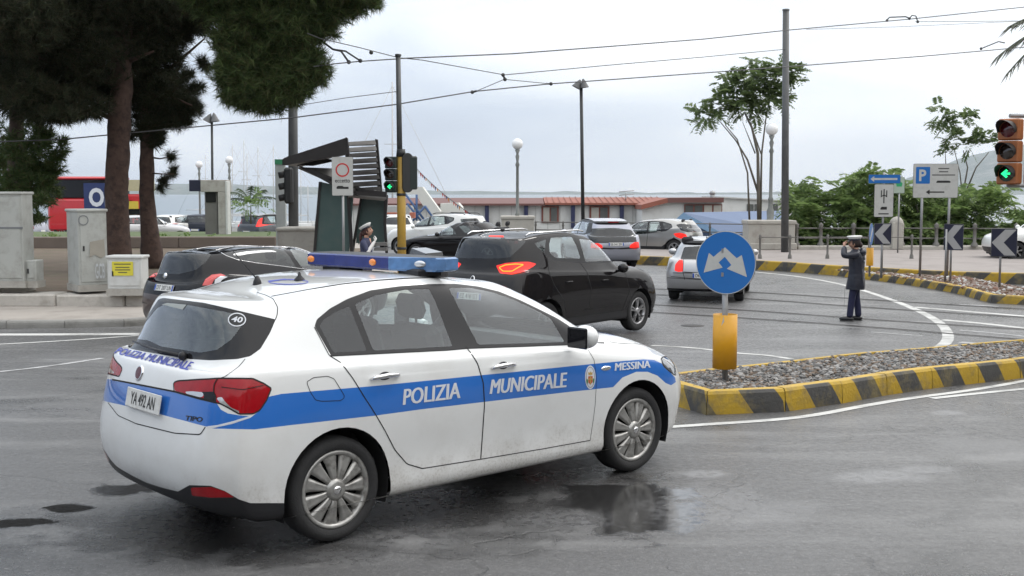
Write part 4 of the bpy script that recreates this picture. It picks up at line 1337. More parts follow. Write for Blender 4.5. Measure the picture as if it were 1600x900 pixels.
def ringf(name, r0, r1, mt_, parent, M, z, cx=0, cy=0, n=40, ry=1.0):
    m = MB(); a = [M @ Vector((cx + r0 * math.cos(2 * math.pi * i / n), cy + ry * r0 * math.sin(2 * math.pi * i / n), z)) for i in range(n)]
    b = [M @ Vector((cx + r1 * math.cos(2 * math.pi * i / n), cy + ry * r1 * math.sin(2 * math.pi * i / n), z)) for i in range(n)]
    m.add(a + b, [(i, (i + 1) % n, n + (i + 1) % n, n + i) for i in range(n)]); return fixn(m.build(name, mt_, parent, world=True))
# --- near blue sign on its yellow sleeve
def near_sign():
    Y = 11.75; b = at(1133, 605, Y); S = Y / F
    root = thing('island_sign', 'round blue sign with two white arrows above a yellow sleeve on the island tip', 'road sign', (b.x, Y, b.z - .05))
    c = at(1132.5, 410, Y)
    m = MB(); m.tube([(b.x, Y, b.z - .05), (c.x, Y, c.z + .1)], .030, 12); m.build('post', STEEL, root, world=True)
    sl0, sl1 = at(1132, 575, Y), at(1132, 491, Y)
    m = MB(); r_ = .122
    m.lathe([(r_ - .004, 0), (r_, 0), (r_, sl1.z - sl0.z), (r_ - .006, sl1.z - sl0.z), (r_ - .006, 0)], (sl0.x, Y, sl0.z), 32); m.build('sleeve', SLEEVE, root, world=True)
    m = MB()
    pts = [(-.12, .0), (.03, .0), (.035, -.05), (.01, -.09), (-.04, -.11), (-.12, -.105)]
    V_ = []
    for x, z in pts:
        a = -math.pi / 2 - .95 + x / r_ * 1.0 + .4
        V_.append((sl0.x + (r_ + .001) * math.cos(a), Y + (r_ + .001) * math.sin(a), sl1.z - .012 + z))
    m.add(V_, [tuple(range(len(V_)))]); m.build('torn_reflector', SIGNW, root, world=True)
    M = plane_frame(Vector((c.x, Y - .045, c.z)), math.radians(-32))
    rx = .318
    m = MB(); m.prism(circ(rx, 56), .012, M @ Matrix.Translation((0, 0, -.012))); fixn(m.build('sign_plate', SIGNBACK, root, world=True))
    flat('sign_face', circ(rx - .006, 56), SIGNBLUE, root, M, .0005, .0015)
    ringf('white_rim', rx - .008, rx - .001, SIGNW, root, M, .0026, n=56)
    k = .318 / 49.
    kx = .318 / 40.5
    em = [(1102.3, 426.7), (1109.3, 395.5), (1115.7, 401.5), (1131, 386.3), (1147, 402.5), (1153.7, 397.5), (1161, 431), (1134, 419.3), (1140, 413.3), (1131, 401), (1122.7, 410), (1128.3, 417.7)]
    P_ = [((x - 1132) * kx, -(y - 410) * k) for x, y in em]
    m = MB(); n = len(P_)
    from mathutils.geometry import tessellate_polygon
    tri = tessellate_polygon([[Vector((x, y, 0)) for x, y in P_]])
    m.add([M @ Vector((x, y, .0035)) for x, y in P_], tri); m.build('arrow_emblem', SIGNW, root, world=True)
    m = MB(); m.box((c.x + .01, Y - .012, c.z + .12), (.10, .05, .04)); m.build('clamp', STEEL, root, world=True); m = MB(); m.box((c.x + .01, Y - .012, c.z - .12), (.10, .05, .04)); m.build('clamp', STEEL, root, world=True)
near_sign()
# --- square post sign "eccetto"
def eccetto():
    Y = 25.3; c = at(535.5, 275.5, Y); g0 = gzr(Y) + .118
    root = thing('no_entry_sign', 'white rectangular no-vehicles sign reading eccetto on a slim post beside the shelter', 'road sign', (c.x, Y, g0))
    w, h = 33 / ppm(Y), 60 / ppm(Y)
    m = MB(); m.tube([(c.x, Y, g0), (c.x, Y, c.z + .2)], .028, 10); m.build('post', STEEL, root, world=True)
    M = plane_frame(Vector((c.x, Y - .04, c.z)), 0)
    flat('sign_back', rrect(w, h, .02), SIGNBACK, root, M, -.012, .010)
    flat('sign_face', rrect(w - .01, h - .01, .018), SIGNW, root, M, .0, .002)
    ringf('red_ring', .118, .148, SRED, root, M, .004, 0, .135)
    txt_on('sign_lettering', 'eccetto', -.16, -.135, .32, .075, INK, root, M, .004)
    flat('tow_pictogram', [(-.13, -.27), (.13, -.27), (.13, -.225), (.02, -.225), (.0, -.205), (-.1, -.205), (-.13, -.23)], INK, root, M, .003, .001)
eccetto()
# --- traffic signals
LENSOFF = [mat('signal_lens_red_off', (.10, .008, .01), .15, coat=1), mat('signal_lens_amber_off', (.035, .02, .012), .15, coat=1), mat('signal_lens_green_back', (.004, .03, .015), .2, coat=1)]
def signal_head(root, c, yaw, s_, shell, arrow='left', visor=True, name='signal_head'):
    """three-lens head; c = centre, s_ = section height"""
    M = Matrix.Translation(c) @ Matrix.Rotation(yaw, 4, 'Z')
    w = s_ * .98
    hd = None
    for k in range(3):
        z = (1 - k) * s_
        m = MB(); m.box((0, 0, 0), (w, s_ * .55, s_ * .97), bev=.02)
        m.v = [tuple(M @ (Vector(p) + Vector((0, .0, z)))) for p in m.v]
        o = m.build(name, shell, root, world=True)
        Ml = M @ Matrix.Translation((0, -s_ * .28, z)) @ Matrix.Rotation(math.radians(90), 4, 'X')
        r = s_ * .36
        m = MB(); m.lathe([(r, .0), (r * .8, .012), (r * .4, .022), (.001, .026)], n=24)
        m.v = [tuple(Ml @ Vector(p)) for p in m.v]; fixn(m.build('signal_lens', LENSOFF[k], root, world=True))
        m = MB(); V_ = []; nn = 18
        for i in range(nn + 1):
            a = math.radians(-20 + 220 * i / nn)
            V_ += [Ml @ Vector((r * 1.1 * math.cos(a), r * 1.1 * math.sin(a), -.005)), Ml @ Vector((r * 1.1 * math.cos(a), r * 1.1 * math.sin(a), s_ * (.30 + .50 * max(0, math.sin(a)))))]
        m.add(V_, [(2 * i, 2 * i + 1, 2 * i + 3, 2 * i + 2) for i in range(nn)], 0, True); m.build('signal_hood', BLKPOLE, root, world=True)
        if k == 2:
            GA = emit_mat('green_arrow_lit', (.02, 1.0, .30), 1.6, (.01, .2, .1))
            a_ = r * .62
            for poly in ([(-a_, 0), (a_ * .1, a_ * .9), (a_ * .45, a_ * .55), (-a_ * .2, 0), (a_ * .45, -a_ * .55), (a_ * .1, -a_ * .9)], [(-a_ * .3, a_ * .2), (a_ * .9, a_ * .2), (a_ * .9, -a_ * .2), (-a_ * .3, -a_ * .2)]):
                from mathutils.geometry import tessellate_polygon
                tri = tessellate_polygon([[Vector((x, y, 0)) for x, y in poly]])
                m = MB(); m.add([Ml @ Vector((x, y, .030)) for x, y in poly], tri)
                m.build('green_arrow', GA, root, world=True)
def signal_left():
    Y = 28.0; g0 = gzr(Y) + .118; P_ = lambda x, y: at(x, y, Y)
    b = P_(626.5, 240)
    root = thing('traffic_light', 'ochre yellow signal pole with a green left arrow and a tall grey mast above it', 'traffic light', (b.x, Y, g0))
    m = MB(); m.tube([(b.x, Y, g0), (b.x, Y, P_(627, 240).z)], .105, 14); m.build('pole', OCHRE, root, world=True)
    m = MB(); m.tube([(b.x, Y, P_(627, 245).z), (b.x, Y, P_(627, 233).z)], [.118, .10], 14); m.build('collar', BLKPOLE, root, world=True)
    m = MB(); m.tube([(b.x - .03, Y, P_(627, 240).z), (b.x - .05, Y, P_(622, 88).z)], [.066, .058], 12); m.build('mast', DKPOLE, root, world=True)
    m = MB(); m.lathe([(.075, 0), (.075, .05), (.001, .06)], (b.x - .05, Y, P_(622, 88).z), 12); m.build('mast_cap', BLKPOLE, root, world=True)
    c = P_(611, 273)
    SHELL = mat('signal_shell_dark_green', (.012, .022, .02), .45)
    signal_head(root, Vector((c.x + .02, Y - .12, c.z)), math.radians(-18), .285, SHELL)
    for z in (.3, -.3): m = MB(); m.tube([(c.x, Y - .05, c.z + z), (b.x, Y - .02, c.z + z)], .022, 6); m.build('bracket', BLKPOLE, root, world=True)
    # second head seen from behind
    d = P_(638.5, 270)
    m = MB(); n = 24; M = plane_frame(Vector((d.x - .03, Y - .05, d.z)), math.radians(40))
    m.prism([(x, y) for x, y in [(.15 * math.cos(a), (.33 if math.sin(a) > 0 else -.33) + .0 + .14 * math.sin(a)) for a in np.linspace(0, 2 * math.pi, 28, endpoint=False)]], .03, M)
    fixn(m.build('backing_board', BLKPOLE, root, world=True))
    m = MB(); m.box((d.x + .05, Y + .12, d.z), (.24, .24, .80), rz=.6, bev=.03); m.build('rear_signal_head', SHELL, root, world=True)
    for y_ in (304, 388):
        m = MB(); q = P_(627, y_); m.tube([(b.x, Y, q.z - .03), (b.x, Y, q.z + .03)], .114, 14); m.build('band', BLKPOLE, root, world=True)
signal_left()
def signal_right():
    Y = 17.4; c = at(1578, 237, Y)
    px_ = at(1652, 300, Y); g0 = gzr(Y)
    root = thing('traffic_light', 'orange-backed traffic light with a green left arrow hanging at the right edge', 'traffic light', (px_.x, Y + .15, g0 + .1))
    m = MB(); m.tube([(px_.x, Y + .15, g0 + .1), (px_.x, Y + .15, c.z + .75)], .085, 14); m.build('pole', OCHRE, root, world=True)
    m = MB(); m.tube([(c.x + .0, Y + .05, c.z + .53), (px_.x, Y + .15, c.z + .53)], .03, 8); m.build('bracket', STEEL, root, world=True); m = MB(); m.tube([(c.x, Y + .05, c.z - .5), (px_.x, Y + .15, c.z - .5)], .03, 8); m.build('bracket', STEEL, root, world=True)
    SHO = mat('signal_shell_orange', (.34, .115, .035), .5, dirt=((.2, .08, .04), .5, 8))
    signal_head(root, Vector((c.x + .0, Y, c.z)), math.radians(-46), .325, SHO)
    signal_head(root, Vector((c.x + .42, Y + .1, c.z)), math.radians(35), .325, SHO)
    # island under it
signal_right()
# --- catenary masts
def mast(label, px, ytop, Y, r, ybase=None, name='catenary_mast'):
    b = at(px, 300, Y); g0 = gz(min(Y, 50)) + (.118 if px < 700 else .285)
    root = thing(name, label, 'mast', (b.x, Y, g0), 0)
    t = at(px, ytop, Y)
    m = MB(); m.tube([(b.x, Y, g0 - .02), (t.x, Y, t.z)], [r * 1.12, r * .92], 16); m.build('pole', DKPOLE, root, world=True)
    m = MB(); m.lathe([(r * 1.0, 0), (r * 1.02, .06), (.001, .07)], (t.x, Y, t.z), 16); m.build('mast_cap', DKPOLE, root, world=True)
    return root
M1 = mast('thick grey tram mast rising from a concrete block into the pine foliage', 457, 40, 31, .125)
M2 = mast('tall grey tram mast standing on the right walkway beside the stone pedestal', 1228, 17, 42.5, .125)
# concrete block with the mast
def block():
    Y = 29.6; a, b = at(432, 357, Y), at(500, 357, Y)
    root = thing('concrete_block', 'stained pale concrete block at the foot of the left tram mast', 'block', ((a.x + b.x) / 2, Y + .6, -.21))
    m = MB(); m.box(((a.x + b.x) / 2, Y + .7, (a.z - .05 - .22) / 2), (b.x - a.x, 1.3, a.z + .17), bev=.04); m.build('block_body', CONC, root, world=True)
    m = MB(); m.box(((a.x + b.x) / 2, Y + .7, a.z - .03), (b.x - a.x + .06, 1.36, .10), bev=.03); m.build('block_cap', CONC, root, world=True)
block()
# --- overhead wires
WIRE = mat('overhead_wire', (.09, .09, .095), .6)
INS = mat('insulator_dark', (.04, .04, .04), .5)
def wire(name_label, pts, r=.012, name='overhead_wire'):
    P_ = [at(x, y, Y) for x, y, Y in pts]
    m = MB(); m.tube(P_, r, 5, cap=False)
    o = m.build(name, WIRE); tag(o, name_label, 'wire', 'overhead tram wires and span wires'); return o
ch = lambda *q: q
wire('upper contact wire running from the signal mast to the top right corner', [(622, 91.5, 28), (800, 84, 30), (960, 72, 32), (1100, 61, 35), (1232, 47, 38), (1420, 30, 40), (1620, 9, 43)], .016)
wire('middle span wire from the insulator joint to the tall right mast', [(788, 117, 30), (960, 101, 34), (1100, 89, 38), (1226, 77, 42.4)], .012)
wire('lower contact wire running right across the picture below the others', [(-20, 222, 30), (95, 218, 30), (200, 208, 30), (330, 196, 30), (457, 184, 30), (620, 163, 30), (740, 143, 31), (860, 131, 32), (960, 124, 33), (1120, 112.5, 35), (1260, 102, 37), (1440, 88, 39), (1620, 72, 41)], .016)
wire('span wire sloping from the pine branches down to the signal mast', [(480, 52, 26), (500, 60, 26.5), (560, 74, 27.5), (622, 90, 28)], .011)
wire('slack wire curving below the signal mast top towards the pines', [(490, 104, 26.5), (520, 100, 27), (560, 96, 27.5), (622, 92, 28)], .014)
wire('span wire sloping down from the signal mast to the insulator joint', [(622, 90, 28), (660, 94, 28.5), (788, 117, 30)], .011)
wire('short bridle wire left of the insulator joint', [(743, 143, 31), (788, 124, 30.5)], .010)
wire('short bridle wire right of the insulator joint', [(788, 124, 30.5), (860, 131, 32)], .010)
wire('faint wire between the masts over the marina', [(465, 165, 31), (540, 153, 30), (620, 143, 28.2)], .009)
wire('faint upper wire branching toward the right edge', [(1430, 34, 40), (1620, 32.5, 42)], .009)
wire('faint lower wire branching toward the right edge', [(1260, 46, 38), (1400, 42, 40), (1620, 32, 42)], .007)
def fitting(label, pts, Y, r=.02, balls=()):
    root = thing('wire_fitting', label, 'fitting', at(*pts[0], Y), 0, 'fittings on the overhead wires')
    m = MB(); m.tube([at(x, y, Y) for x, y in pts], r, 6); m.build('clamp_bar', INS, root, world=True)
    for x, y in balls:
        m = MB(); m.ball(at(x, y, Y), .05, 8, 6); m.build('insulator', INS, root, world=True)
fitting('pull-off arm bowed above the upper wire near the top right', [(1385, 32), (1390, 27), (1415, 26), (1422, 29)], 40, .022, ((1386, 32), (1421, 29)))
fitting('small bent clamp just right of the bowed pull-off arm', [(1421, 29), (1425, 24), (1431, 25), (1434, 34)], 40, .02, ((1434, 34),))
fitting('pull-off arm over the lower wire at the right edge', [(1533, 76), (1560, 65), (1570, 67)], 40.5, .02, ((1533, 76),))
fitting('insulator joint between the two central span wires', [(786, 117), (789, 124)], 30, .03, ((786, 117), (789, 124)))
fitting('clamp on the lower wire left of the insulator joint', [(738, 144), (745, 142)], 31, .03, ((738, 144),))
fitting('clamp on the lower wire right of the insulator joint', [(853, 131), (862, 131)], 32, .025, ((861, 131),))
fitting('curved pull-off arm between the pines and the signal mast', [(500, 62), (520, 77), (533, 80), (545, 97)], 27.4, .026, ((545, 97),))
fitting('second curved arm beside the first by the pine foliage', [(520, 77), (540, 80), (563, 95)], 27.5, .022, ((563, 95), (580, 82)))
# --- street lamps
def globe_lamp(label, px, yg, rg, Y, zb, group='white globe lamps of the promenade'):
    c = at(px, yg, Y); R_ = rg / ppm(Y)
    root = thing('globe_lamp', label, 'street lamp', (c.x, Y, zb), 0, group)
    hh = c.z - R_ - zb
    m = MB(); m.lathe([(.20, 0), (.20, .12), (.13, .2), (.15, .5), (.10, .62), (.085, .9), (.11, .95), (.07, 1.05), (.06, hh * .8), (.10, hh * .82), (.05, hh * .86), (.09, hh * .92), (.05, hh * .95), (.12, hh), (.001, hh)], (c.x, Y, zb), 16); m.build('lamp_post', CAST, root, world=True)
    m = MB(); m.ball(c, R_, 20, 14); m.build('globe', GLOBE, root, world=True)
    return root
globe_lamp('white globe lamp on the pedestal left of the leaning modern lamp', 808.5, 225, 8.5, 52, .2)
globe_lamp('white globe lamp on the big stone pedestal by the tall mast', 1206, 202, 9.5, 45.5, .9)
globe_lamp('small white globe lamp left of the slim modern lamp at the marina', 311, 257, 5.5, 78, -1.0)
globe_lamp('small white globe lamp above the ticket totem at the marina', 358, 250, 6, 74, -1.0)
def cone_lamp(label, px, ytop, ybase_px, Y, zb, lean=0, r=.06, heads=2):
    c = at(px, ytop, Y); b = Vector((at(px + lean, 300, Y).x, Y, zb)); s_ = 14 / ppm(Y)
    root = thing('cone_lamp', label, 'street lamp', b, 0)
    m = MB(); m.tube([b, c], [r * 1.2, r], 10); m.build('lamp_post', BLKPOLE, root, world=True)
    for sg in ((-1, 1) if heads == 2 else (-1,)):
        m = MB(); M = Matrix.Rotation(math.radians(28 if sg < 0 else -8), 3, 'Y')
        m.lathe([(s_ * .55, 0), (s_ * .5, .03), (s_ * .2, s_ * .75), (.04, s_ * .95), (.001, s_)], (c.x + sg * s_ * .45 - s_ * .1, Y, c.z - .0), 14, M=M); m.build('lamp_shade', DKPOLE, root, world=True)
cone_lamp('tall black lamp with two cone shades near the long white building', 908, 137, 345, 50, -.3, lean=4, r=.07)
cone_lamp('slim dark lamp with a cone shade between the small globe lamps', 331, 190, 285, 70, -1.0, r=.07)
# --- stone pedestals
PEDS = mat('pedestal_stone', (.40, .38, .34), .8, var=.1, scale=2, dirt=((.24, .21, .18), .6, 3), bump=.3, bscale=14)
def pedestal(label, x0, x1, y0, Y, z0, d=1.2):
    a, b = at(x0, y0, Y), at(x1, y0, Y); cx = (a.x + b.x) / 2; w = b.x - a.x
    root = thing('stone_pedestal', label, 'pedestal', (cx, Y + d / 2, z0), 0)
    m = MB(); m.box((cx, Y + d / 2, (z0 + a.z - .1) / 2), (w * .95, d * .92, a.z - .1 - z0), bev=.02); m.build('pedestal_shaft', PEDS, root, world=True)
    m = MB(); m.box((cx, Y + d / 2, a.z - .06), (w, d, .15), bev=.03); m.build('pedestal_cap', PEDS, root, world=True)
    m = MB(); m.box((cx, Y + d / 2, z0 + .12), (w * 1.03, d * 1.02, .25), bev=.03); m.build('pedestal_foot', PEDS, root, world=True)
pedestal('broad pale stone pedestal behind the tall right tram mast', 1168, 1245, 345, 44.3, gz(44) + .285)
pedestal('pale stone pedestal carrying the globe lamp near the long white building', 782, 836, 338, 51.4, -.35)
def gatepost():
    Y = 44.6; a, b = at(1392, 343, Y), at(1410, 343, Y); cx = (a.x + b.x) / 2; z0 = gz(44) + .285; w = b.x - a.x
    root = thing('stone_pillar', 'round-topped pale stone pillar in the railing behind the signs', 'pillar', (cx, Y, z0))
    m = MB(); m.box((cx, Y, (z0 + a.z - .1) / 2), (w, w, a.z - .1 - z0), bev=.03); m.build('pillar_shaft', PEDS, root, world=True)
    m = MB(); m.lathe([(w * .56, -.03), (w * .56, .03), (w * .48, .10), (w * .3, .18), (.001, .22)], (cx, Y, a.z - .1), 16); m.build('pillar_cap', PEDS, root, world=True)
gatepost()
# --- railings along the walkway
FENCE = mat('fence_grey_paint', (.16, .155, .145), .6, metal=.2, var=.2, dirt=((.10, .08, .06), .5, 6))
def fence(label, pts, Y0, Y1, zb, ph, rails, pr=.07, name='railing', prof='post', top=True, postmat=None, rr=.025):
    p0, p1 = pts[0], pts[-1]
    root = thing(name, label, 'railing', (at(p0, 300, Y0).x, Y0, zb))
    L_ = []
    for i, px in enumerate(pts):
        Y = Y0 + (Y1 - Y0) * (px - p0) / (p1 - p0) if p1 != p0 else Y0
        x = at(px, 300, Y).x; L_.append((x, Y))
        m = MB()
        m.lathe([(pr * 1.5, 0), (pr * 1.4, .10), (pr * .8, .16), (pr * .75, ph * .8), (pr * 1.2, ph * .84), (pr * .8, ph * .9), (pr * 1.15, ph * .96), (.001, ph + pr * .6)], (x, Y, zb), 8); m.build(prof, postmat or FENCE, root, world=True)
    for zr_ in rails:
        m = MB()
        for a, b in zip(L_[:-1], L_[1:]): m.tube([(a[0], a[1], zb + zr_), (b[0], b[1], zb + zr_)], rr, 6)
        m.build('rail', FENCE, root, world=True)
zf_ = gz(45) + .285
fence('grey railing with stout posts in front of the leafy hedge right of the pedestal', [1246, 1284, 1335, 1391], 44.8, 44.8, zf_ + .12, .85, (.30, .68), pr=.09)
fence('grey railing with stout posts between the stone pillar and the white car', [1411, 1465, 1525, 1590, 1660], 44.8, 44.0, zf_ + .12, .85, (.30, .68), pr=.09)
fence('low grey barrier of short posts along the kerb of the walkway', [1189, 1236, 1295, 1360, 1427], 38.2, 38.2, gz(38) + .285, .78, (.70,), pr=.045, rr=.018)
m = MB(); a, b = at(1244, 390, 44.8), at(1680, 390, 44.2); m.box(((a.x + b.x) / 2, 44.75, zf_ + .06), (b.x - a.x, .5, .16), bev=.03)
tag(m.build('low_plinth', PEDS), 'long low stone plinth carrying the railings of the walkway', 'plinth')
fence('dark seafront railing behind the parked cars in front of the long building', [560, 600, 640, 690, 740, 781], 53, 53, -.45, 1.15, (.4, .75, 1.1), pr=.05)
fence('dark seafront railing between the lamp pedestal and the blue canopy', [837, 880, 925, 970, 1015, 1060, 1110, 1166], 53, 49, -.40, 1.25, (.5, .85, 1.2), pr=.05)
# --- right hand signs
def board(root, c, w, h, yaw, face, r=.03, back=True):
    M = plane_frame(c, yaw)
    flat('sign_back', rrect(w, h, r), SIGNBACK, root, M, -.014, .012)
    flat('sign_face', rrect(w - .015, h - .015, r), face, root, M, 0, .002)
    return M
def post(root, x, Y, z0, z1, r=.03, name='post'):
    m = MB(); m.tube([(x, Y, z0), (x, Y, z1)], r, 8); m.build(name, STEEL, root, world=True)
gd = lambda Y: gz(Y) + .17
def parking_sign():
    Y = 31.6; c = at(1462, 282.5, Y); w, h = 70 / ppm(Y), 53 / ppm(Y)
    root = thing('parking_sign', 'white parking board with a blue P square and a black left arrow on two posts', 'road sign', (c.x, Y, gd(Y)))
    post(root, at(1441.7, 300, Y).x, Y + .04, gd(Y), c.z + .4, .035); post(root, at(1484.5, 300, Y).x, Y + .04, gd(Y), c.z + .4, .035)
    M = board(root, Vector((c.x, Y, c.z)), w, h, 0, SIGNW)
    s_ = 1 / ppm(Y)
    M2_ = M @ Matrix.Translation((-20 * s_, 8.5 * s_, 0))
    flat('blue_square', rrect(22 * s_, 26 * s_, .02), SIGNBLUE, root, M2_, .0025, .001)
    txt_on('letter_p', 'P', -6 * s_, -9 * s_, 11 * s_, 18 * s_, SIGNW, root, M2_, .0045, .03)
    for yy, ww in ((19, 17), (14, 14), (9, 36)):
        flat('text_line', [(-ww / 2 * s_, -.7 * s_), (ww / 2 * s_, -.7 * s_), (ww / 2 * s_, .7 * s_), (-ww / 2 * s_, .7 * s_)], INK, root, M @ Matrix.Translation((12 * s_, yy * s_, 0)), .003, .0008)
    flat('coach_pictogram', [(-11 * s_, -1.6 * s_), (11 * s_, -1.6 * s_), (11 * s_, .8 * s_), (8 * s_, 1.8 * s_), (-9 * s_, 1.8 * s_), (-11 * s_, 0)], INK, root, M @ Matrix.Translation((12 * s_, -1.5 * s_, 0)), .003, .0008)
    A = M @ Matrix.Translation((0, -17.5 * s_, 0))
    flat('arrow', [(-15 * s_, 0), (-9 * s_, 4 * s_), (-9 * s_, 1 * s_), (14 * s_, 1 * s_), (14 * s_, -1 * s_), (-9 * s_, -1 * s_), (-9 * s_, -4 * s_)], INK, root, A, .003, .0008)
parking_sign()
def railway_sign():
    Y = 31.0; c = at(1381, 313.5, Y); s_ = 1 / ppm(Y)
    root = thing('direction_sign', 'white sign with a black road diagram under a blue left-arrow plate', 'road sign', (c.x, Y, gd(Y)))
    post(root, c.x, Y + .04, gd(Y), c.z + .75)
    M = board(root, Vector((c.x, Y, c.z)), 30 * s_, 51 * s_, 0, SIGNW)
    T = lambda x, y: M @ Matrix.Translation((x * s_, y * s_, 0))
    flat('diagram', [(-1, -8), (1.2, -8), (1.2, 16), (-1, 16)] and [(-.9 * s_, -8 * s_), (.9 * s_, -8 * s_), (.9 * s_, 14 * s_), (-.9 * s_, 14 * s_)], INK, root, T(0, 4), .003, .0008)
    for sx in (-1, 1):
        flat('diagram_arm', [(0, -1 * s_), (sx * 5 * s_, -4 * s_), (sx * 5 * s_, 7 * s_), (sx * 3.4 * s_, 7 * s_), (sx * 3.4 * s_, -1.5 * s_), (0, 1 * s_)], INK, root, T(0, 9), .0035, .0008)
    flat('lorry_pictogram', [(-5 * s_, -2 * s_), (5 * s_, -2 * s_), (5 * s_, 2.5 * s_), (-3 * s_, 2.5 * s_), (-5 * s_, .5 * s_)], INK, root, T(0, -12), .003, .0008)
    flat('text_line', [(-8 * s_, -.9 * s_), (8 * s_, -.9 * s_), (8 * s_, .9 * s_), (-8 * s_, .9 * s_)], INK, root, T(0, -20.5), .003, .0008)
    c2 = at(1382, 279.7, Y); M = board(root, Vector((c2.x, Y - .0, c2.z)), 50 * s_, 14 * s_, 0, SIGNBLUE, .01)
    flat('white_arrow', [(-22 * s_, 0), (-16 * s_, 4.5 * s_), (-16 * s_, 1.6 * s_), (20 * s_, 1.6 * s_), (20 * s_, -1.6 * s_), (-16 * s_, -1.6 * s_), (-16 * s_, -4.5 * s_)], SIGNW, root, M, .003, .0008)
railway_sign()
def green_sign():
    Y = 42.0; c = at(1405, 289.5, Y); s_ = 1 / ppm(Y); z0 = gz(Y) + .285
    root = thing('park_sign', 'small pale green sign on its own post behind the road diagram sign', 'road sign', (c.x, Y, z0))
    post(root, at(1405.7, 300, Y).x, Y + .04, z0, c.z + .3)
    M = board(root, Vector((c.x, Y, c.z)), 17 * s_, 25 * s_, 0, mat('sign_pale_green', (.33, .40, .33), .5))
    flat('green_symbol', [(x * s_, y * s_) for x, y in ((-4, -2), (4, -2), (5, 3), (0, 8), (-5, 3))], mat('sign_green', (.02, .30, .12), .5), root, M, .003, .0008)
green_sign()
def chevron(label, x0, x1, y0, y1, Y, posts, yaw):
    c = at((x0 + x1) / 2, (y0 + y1) / 2, Y); s_ = 1 / ppm(Y); h = (y1 - y0) * s_; w = (x1 - x0) * s_ / math.cos(yaw)
    root = thing('chevron_sign', label, 'road sign', (c.x, Y, gd(Y)), 0)
    for px in posts: post(root, at(px, 300, Y).x, Y + .05, gd(Y), c.z + h * .3, .028)
    M = board(root, Vector((c.x, Y, c.z)), w, h, yaw, SIGNDK, .01)
    from mathutils.geometry import tessellate_polygon
    poly = [(-w * .48, 0), (w * .02, h * .46), (w * .46, h * .46), (-w * .02, 0), (w * .46, -h * .46), (w * .02, -h * .46)]
    tri = tessellate_polygon([[Vector((x, y, 0)) for x, y in poly]])
    m = MB(); m.add([M @ Vector((x, y, .004)) for x, y in poly], tri); m.build('chevron_arrow', SIGNGREY, root, world=True)
chevron('left-pointing grey chevron board beside the round blue sign, behind the officer', 1366, 1393, 349, 382, 31.0 - .15, [1381], 0.0)
chevron('left-pointing grey chevron board on two posts under the parking board', 1477, 1503, 350, 391, 29.6, [1482, 1490], math.radians(-25))
chevron('largest left-pointing grey chevron board in front of the white car', 1550, 1588, 357, 401, 27.8, [1568], math.radians(-10))
def side_blue():
    Y = 31.5; c = at(1360, 366, Y); s_ = 1 / ppm(Y)
    root = thing('keep_left_sign', 'round blue sign seen side-on over a yellow sleeve behind the officer', 'road sign', (c.x, Y, gd(Y)))
    post(root, c.x + .01, Y + .03, gd(Y), c.z + .2)
    m = MB(); b = at(1360.5, 415, Y); m.lathe([(.095, 0), (.095, 28 * s_), (.085, 28 * s_)], (c.x, Y, b.z), 16); m.build('sleeve', SLEEVE, root, world=True)
    M = plane_frame(Vector((c.x, Y - .05, c.z)), math.radians(62))
    m = MB(); m.prism(circ(.30, 32), .01, M); fixn(m.build('sign_plate', SIGNBACK, root, world=True))
    flat('sign_face', circ(.293, 32), SIGNBLUE, root, M, .0105, .001)
    flat('white_arrow', [(-.2, -.05), (-.2, -.2), (-.05, -.2), (-.09, -.15), (.2, .12), (.12, .2), (-.15, -.08)], SIGNW, root, M, .013, .001)
side_blue()
# --- utility cabinets on the left
CABM = mat('cabinet_grey_paint', (.38, .39, .37), .6, var=.06, scale=2, dirt=((.20, .19, .165), .6, 3.5), bump=.08, bscale=8)
CABW = mat('cabinet_white_paint', (.55, .56, .55), .55, var=.05, dirt=((.35, .34, .31), .5, 4))
GRAF = mat('graffiti_grey', (.16, .17, .18), .7)
def cabinet(label, x0, x1, y0, y1, Y, d, mt_, doors=1, roof=True, side=0):
    a, b = at(x0, y0, Y), at(x1, y1, Y); cx = (a.x + b.x) / 2; w = b.x - a.x; z0, z1 = b.z, a.z
    root = thing('utility_cabinet', label, 'utility cabinet', (cx, Y + d / 2, z0))
    m = MB(); m.box((cx, Y + d / 2, (z0 + z1) / 2), (w, d, z1 - z0), bev=.015); m.build('cabinet_body', mt_, root, world=True)
    if roof:
        m = MB(); m.box((cx, Y + d / 2, z1 + .015), (w + .05, d + .06, .06), bev=.015); m.build('cabinet_roof', mt_, root, world=True)
    for k in range(doors):
        ww = (w - .06) / doors; x = cx - w / 2 + .03 + ww * (k + .5)
        m = MB(); m.box((x, Y - .006, (z0 + z1) / 2), (ww - .02, .02, z1 - z0 - .14), bev=.006); m.build('cabinet_door', mt_, root, world=True)
        m = MB(); m.box((x - ww * .36, Y - .022, (z0 + z1) / 2), (.03, .02, .10)); m.build('handle', BLKPOLE, root, world=True)
    m = MB(); m.box((cx, Y + d / 2, z0 - .06), (w + .05, d + .03, .14)); m.build('cabinet_plinth', CONC, root, world=True)
    return root, a, b
r1, a1, b1 = cabinet('largest pale grey utility cabinet at the far left edge', -60, 38, 303, 440, 23.9, .55, CABM, 2)
m = MB(); q = at(0, 356, 23.9); m.box(((a1.x + b1.x) / 2, 23.885, q.z), (b1.x - a1.x + .02, .02, .035)); m.build('cabinet_seam', GRAF, r1, world=True)
r2, a2, b2 = cabinet('weathered grey cabinet with torn posters and graffiti, middle of the left row', 101, 149, 330, 446, 23.9, .8, CABM, 1)
M = plane_frame(Vector(((a2.x + b2.x) / 2, 23.872, (a2.z + b2.z) / 2)), 0)
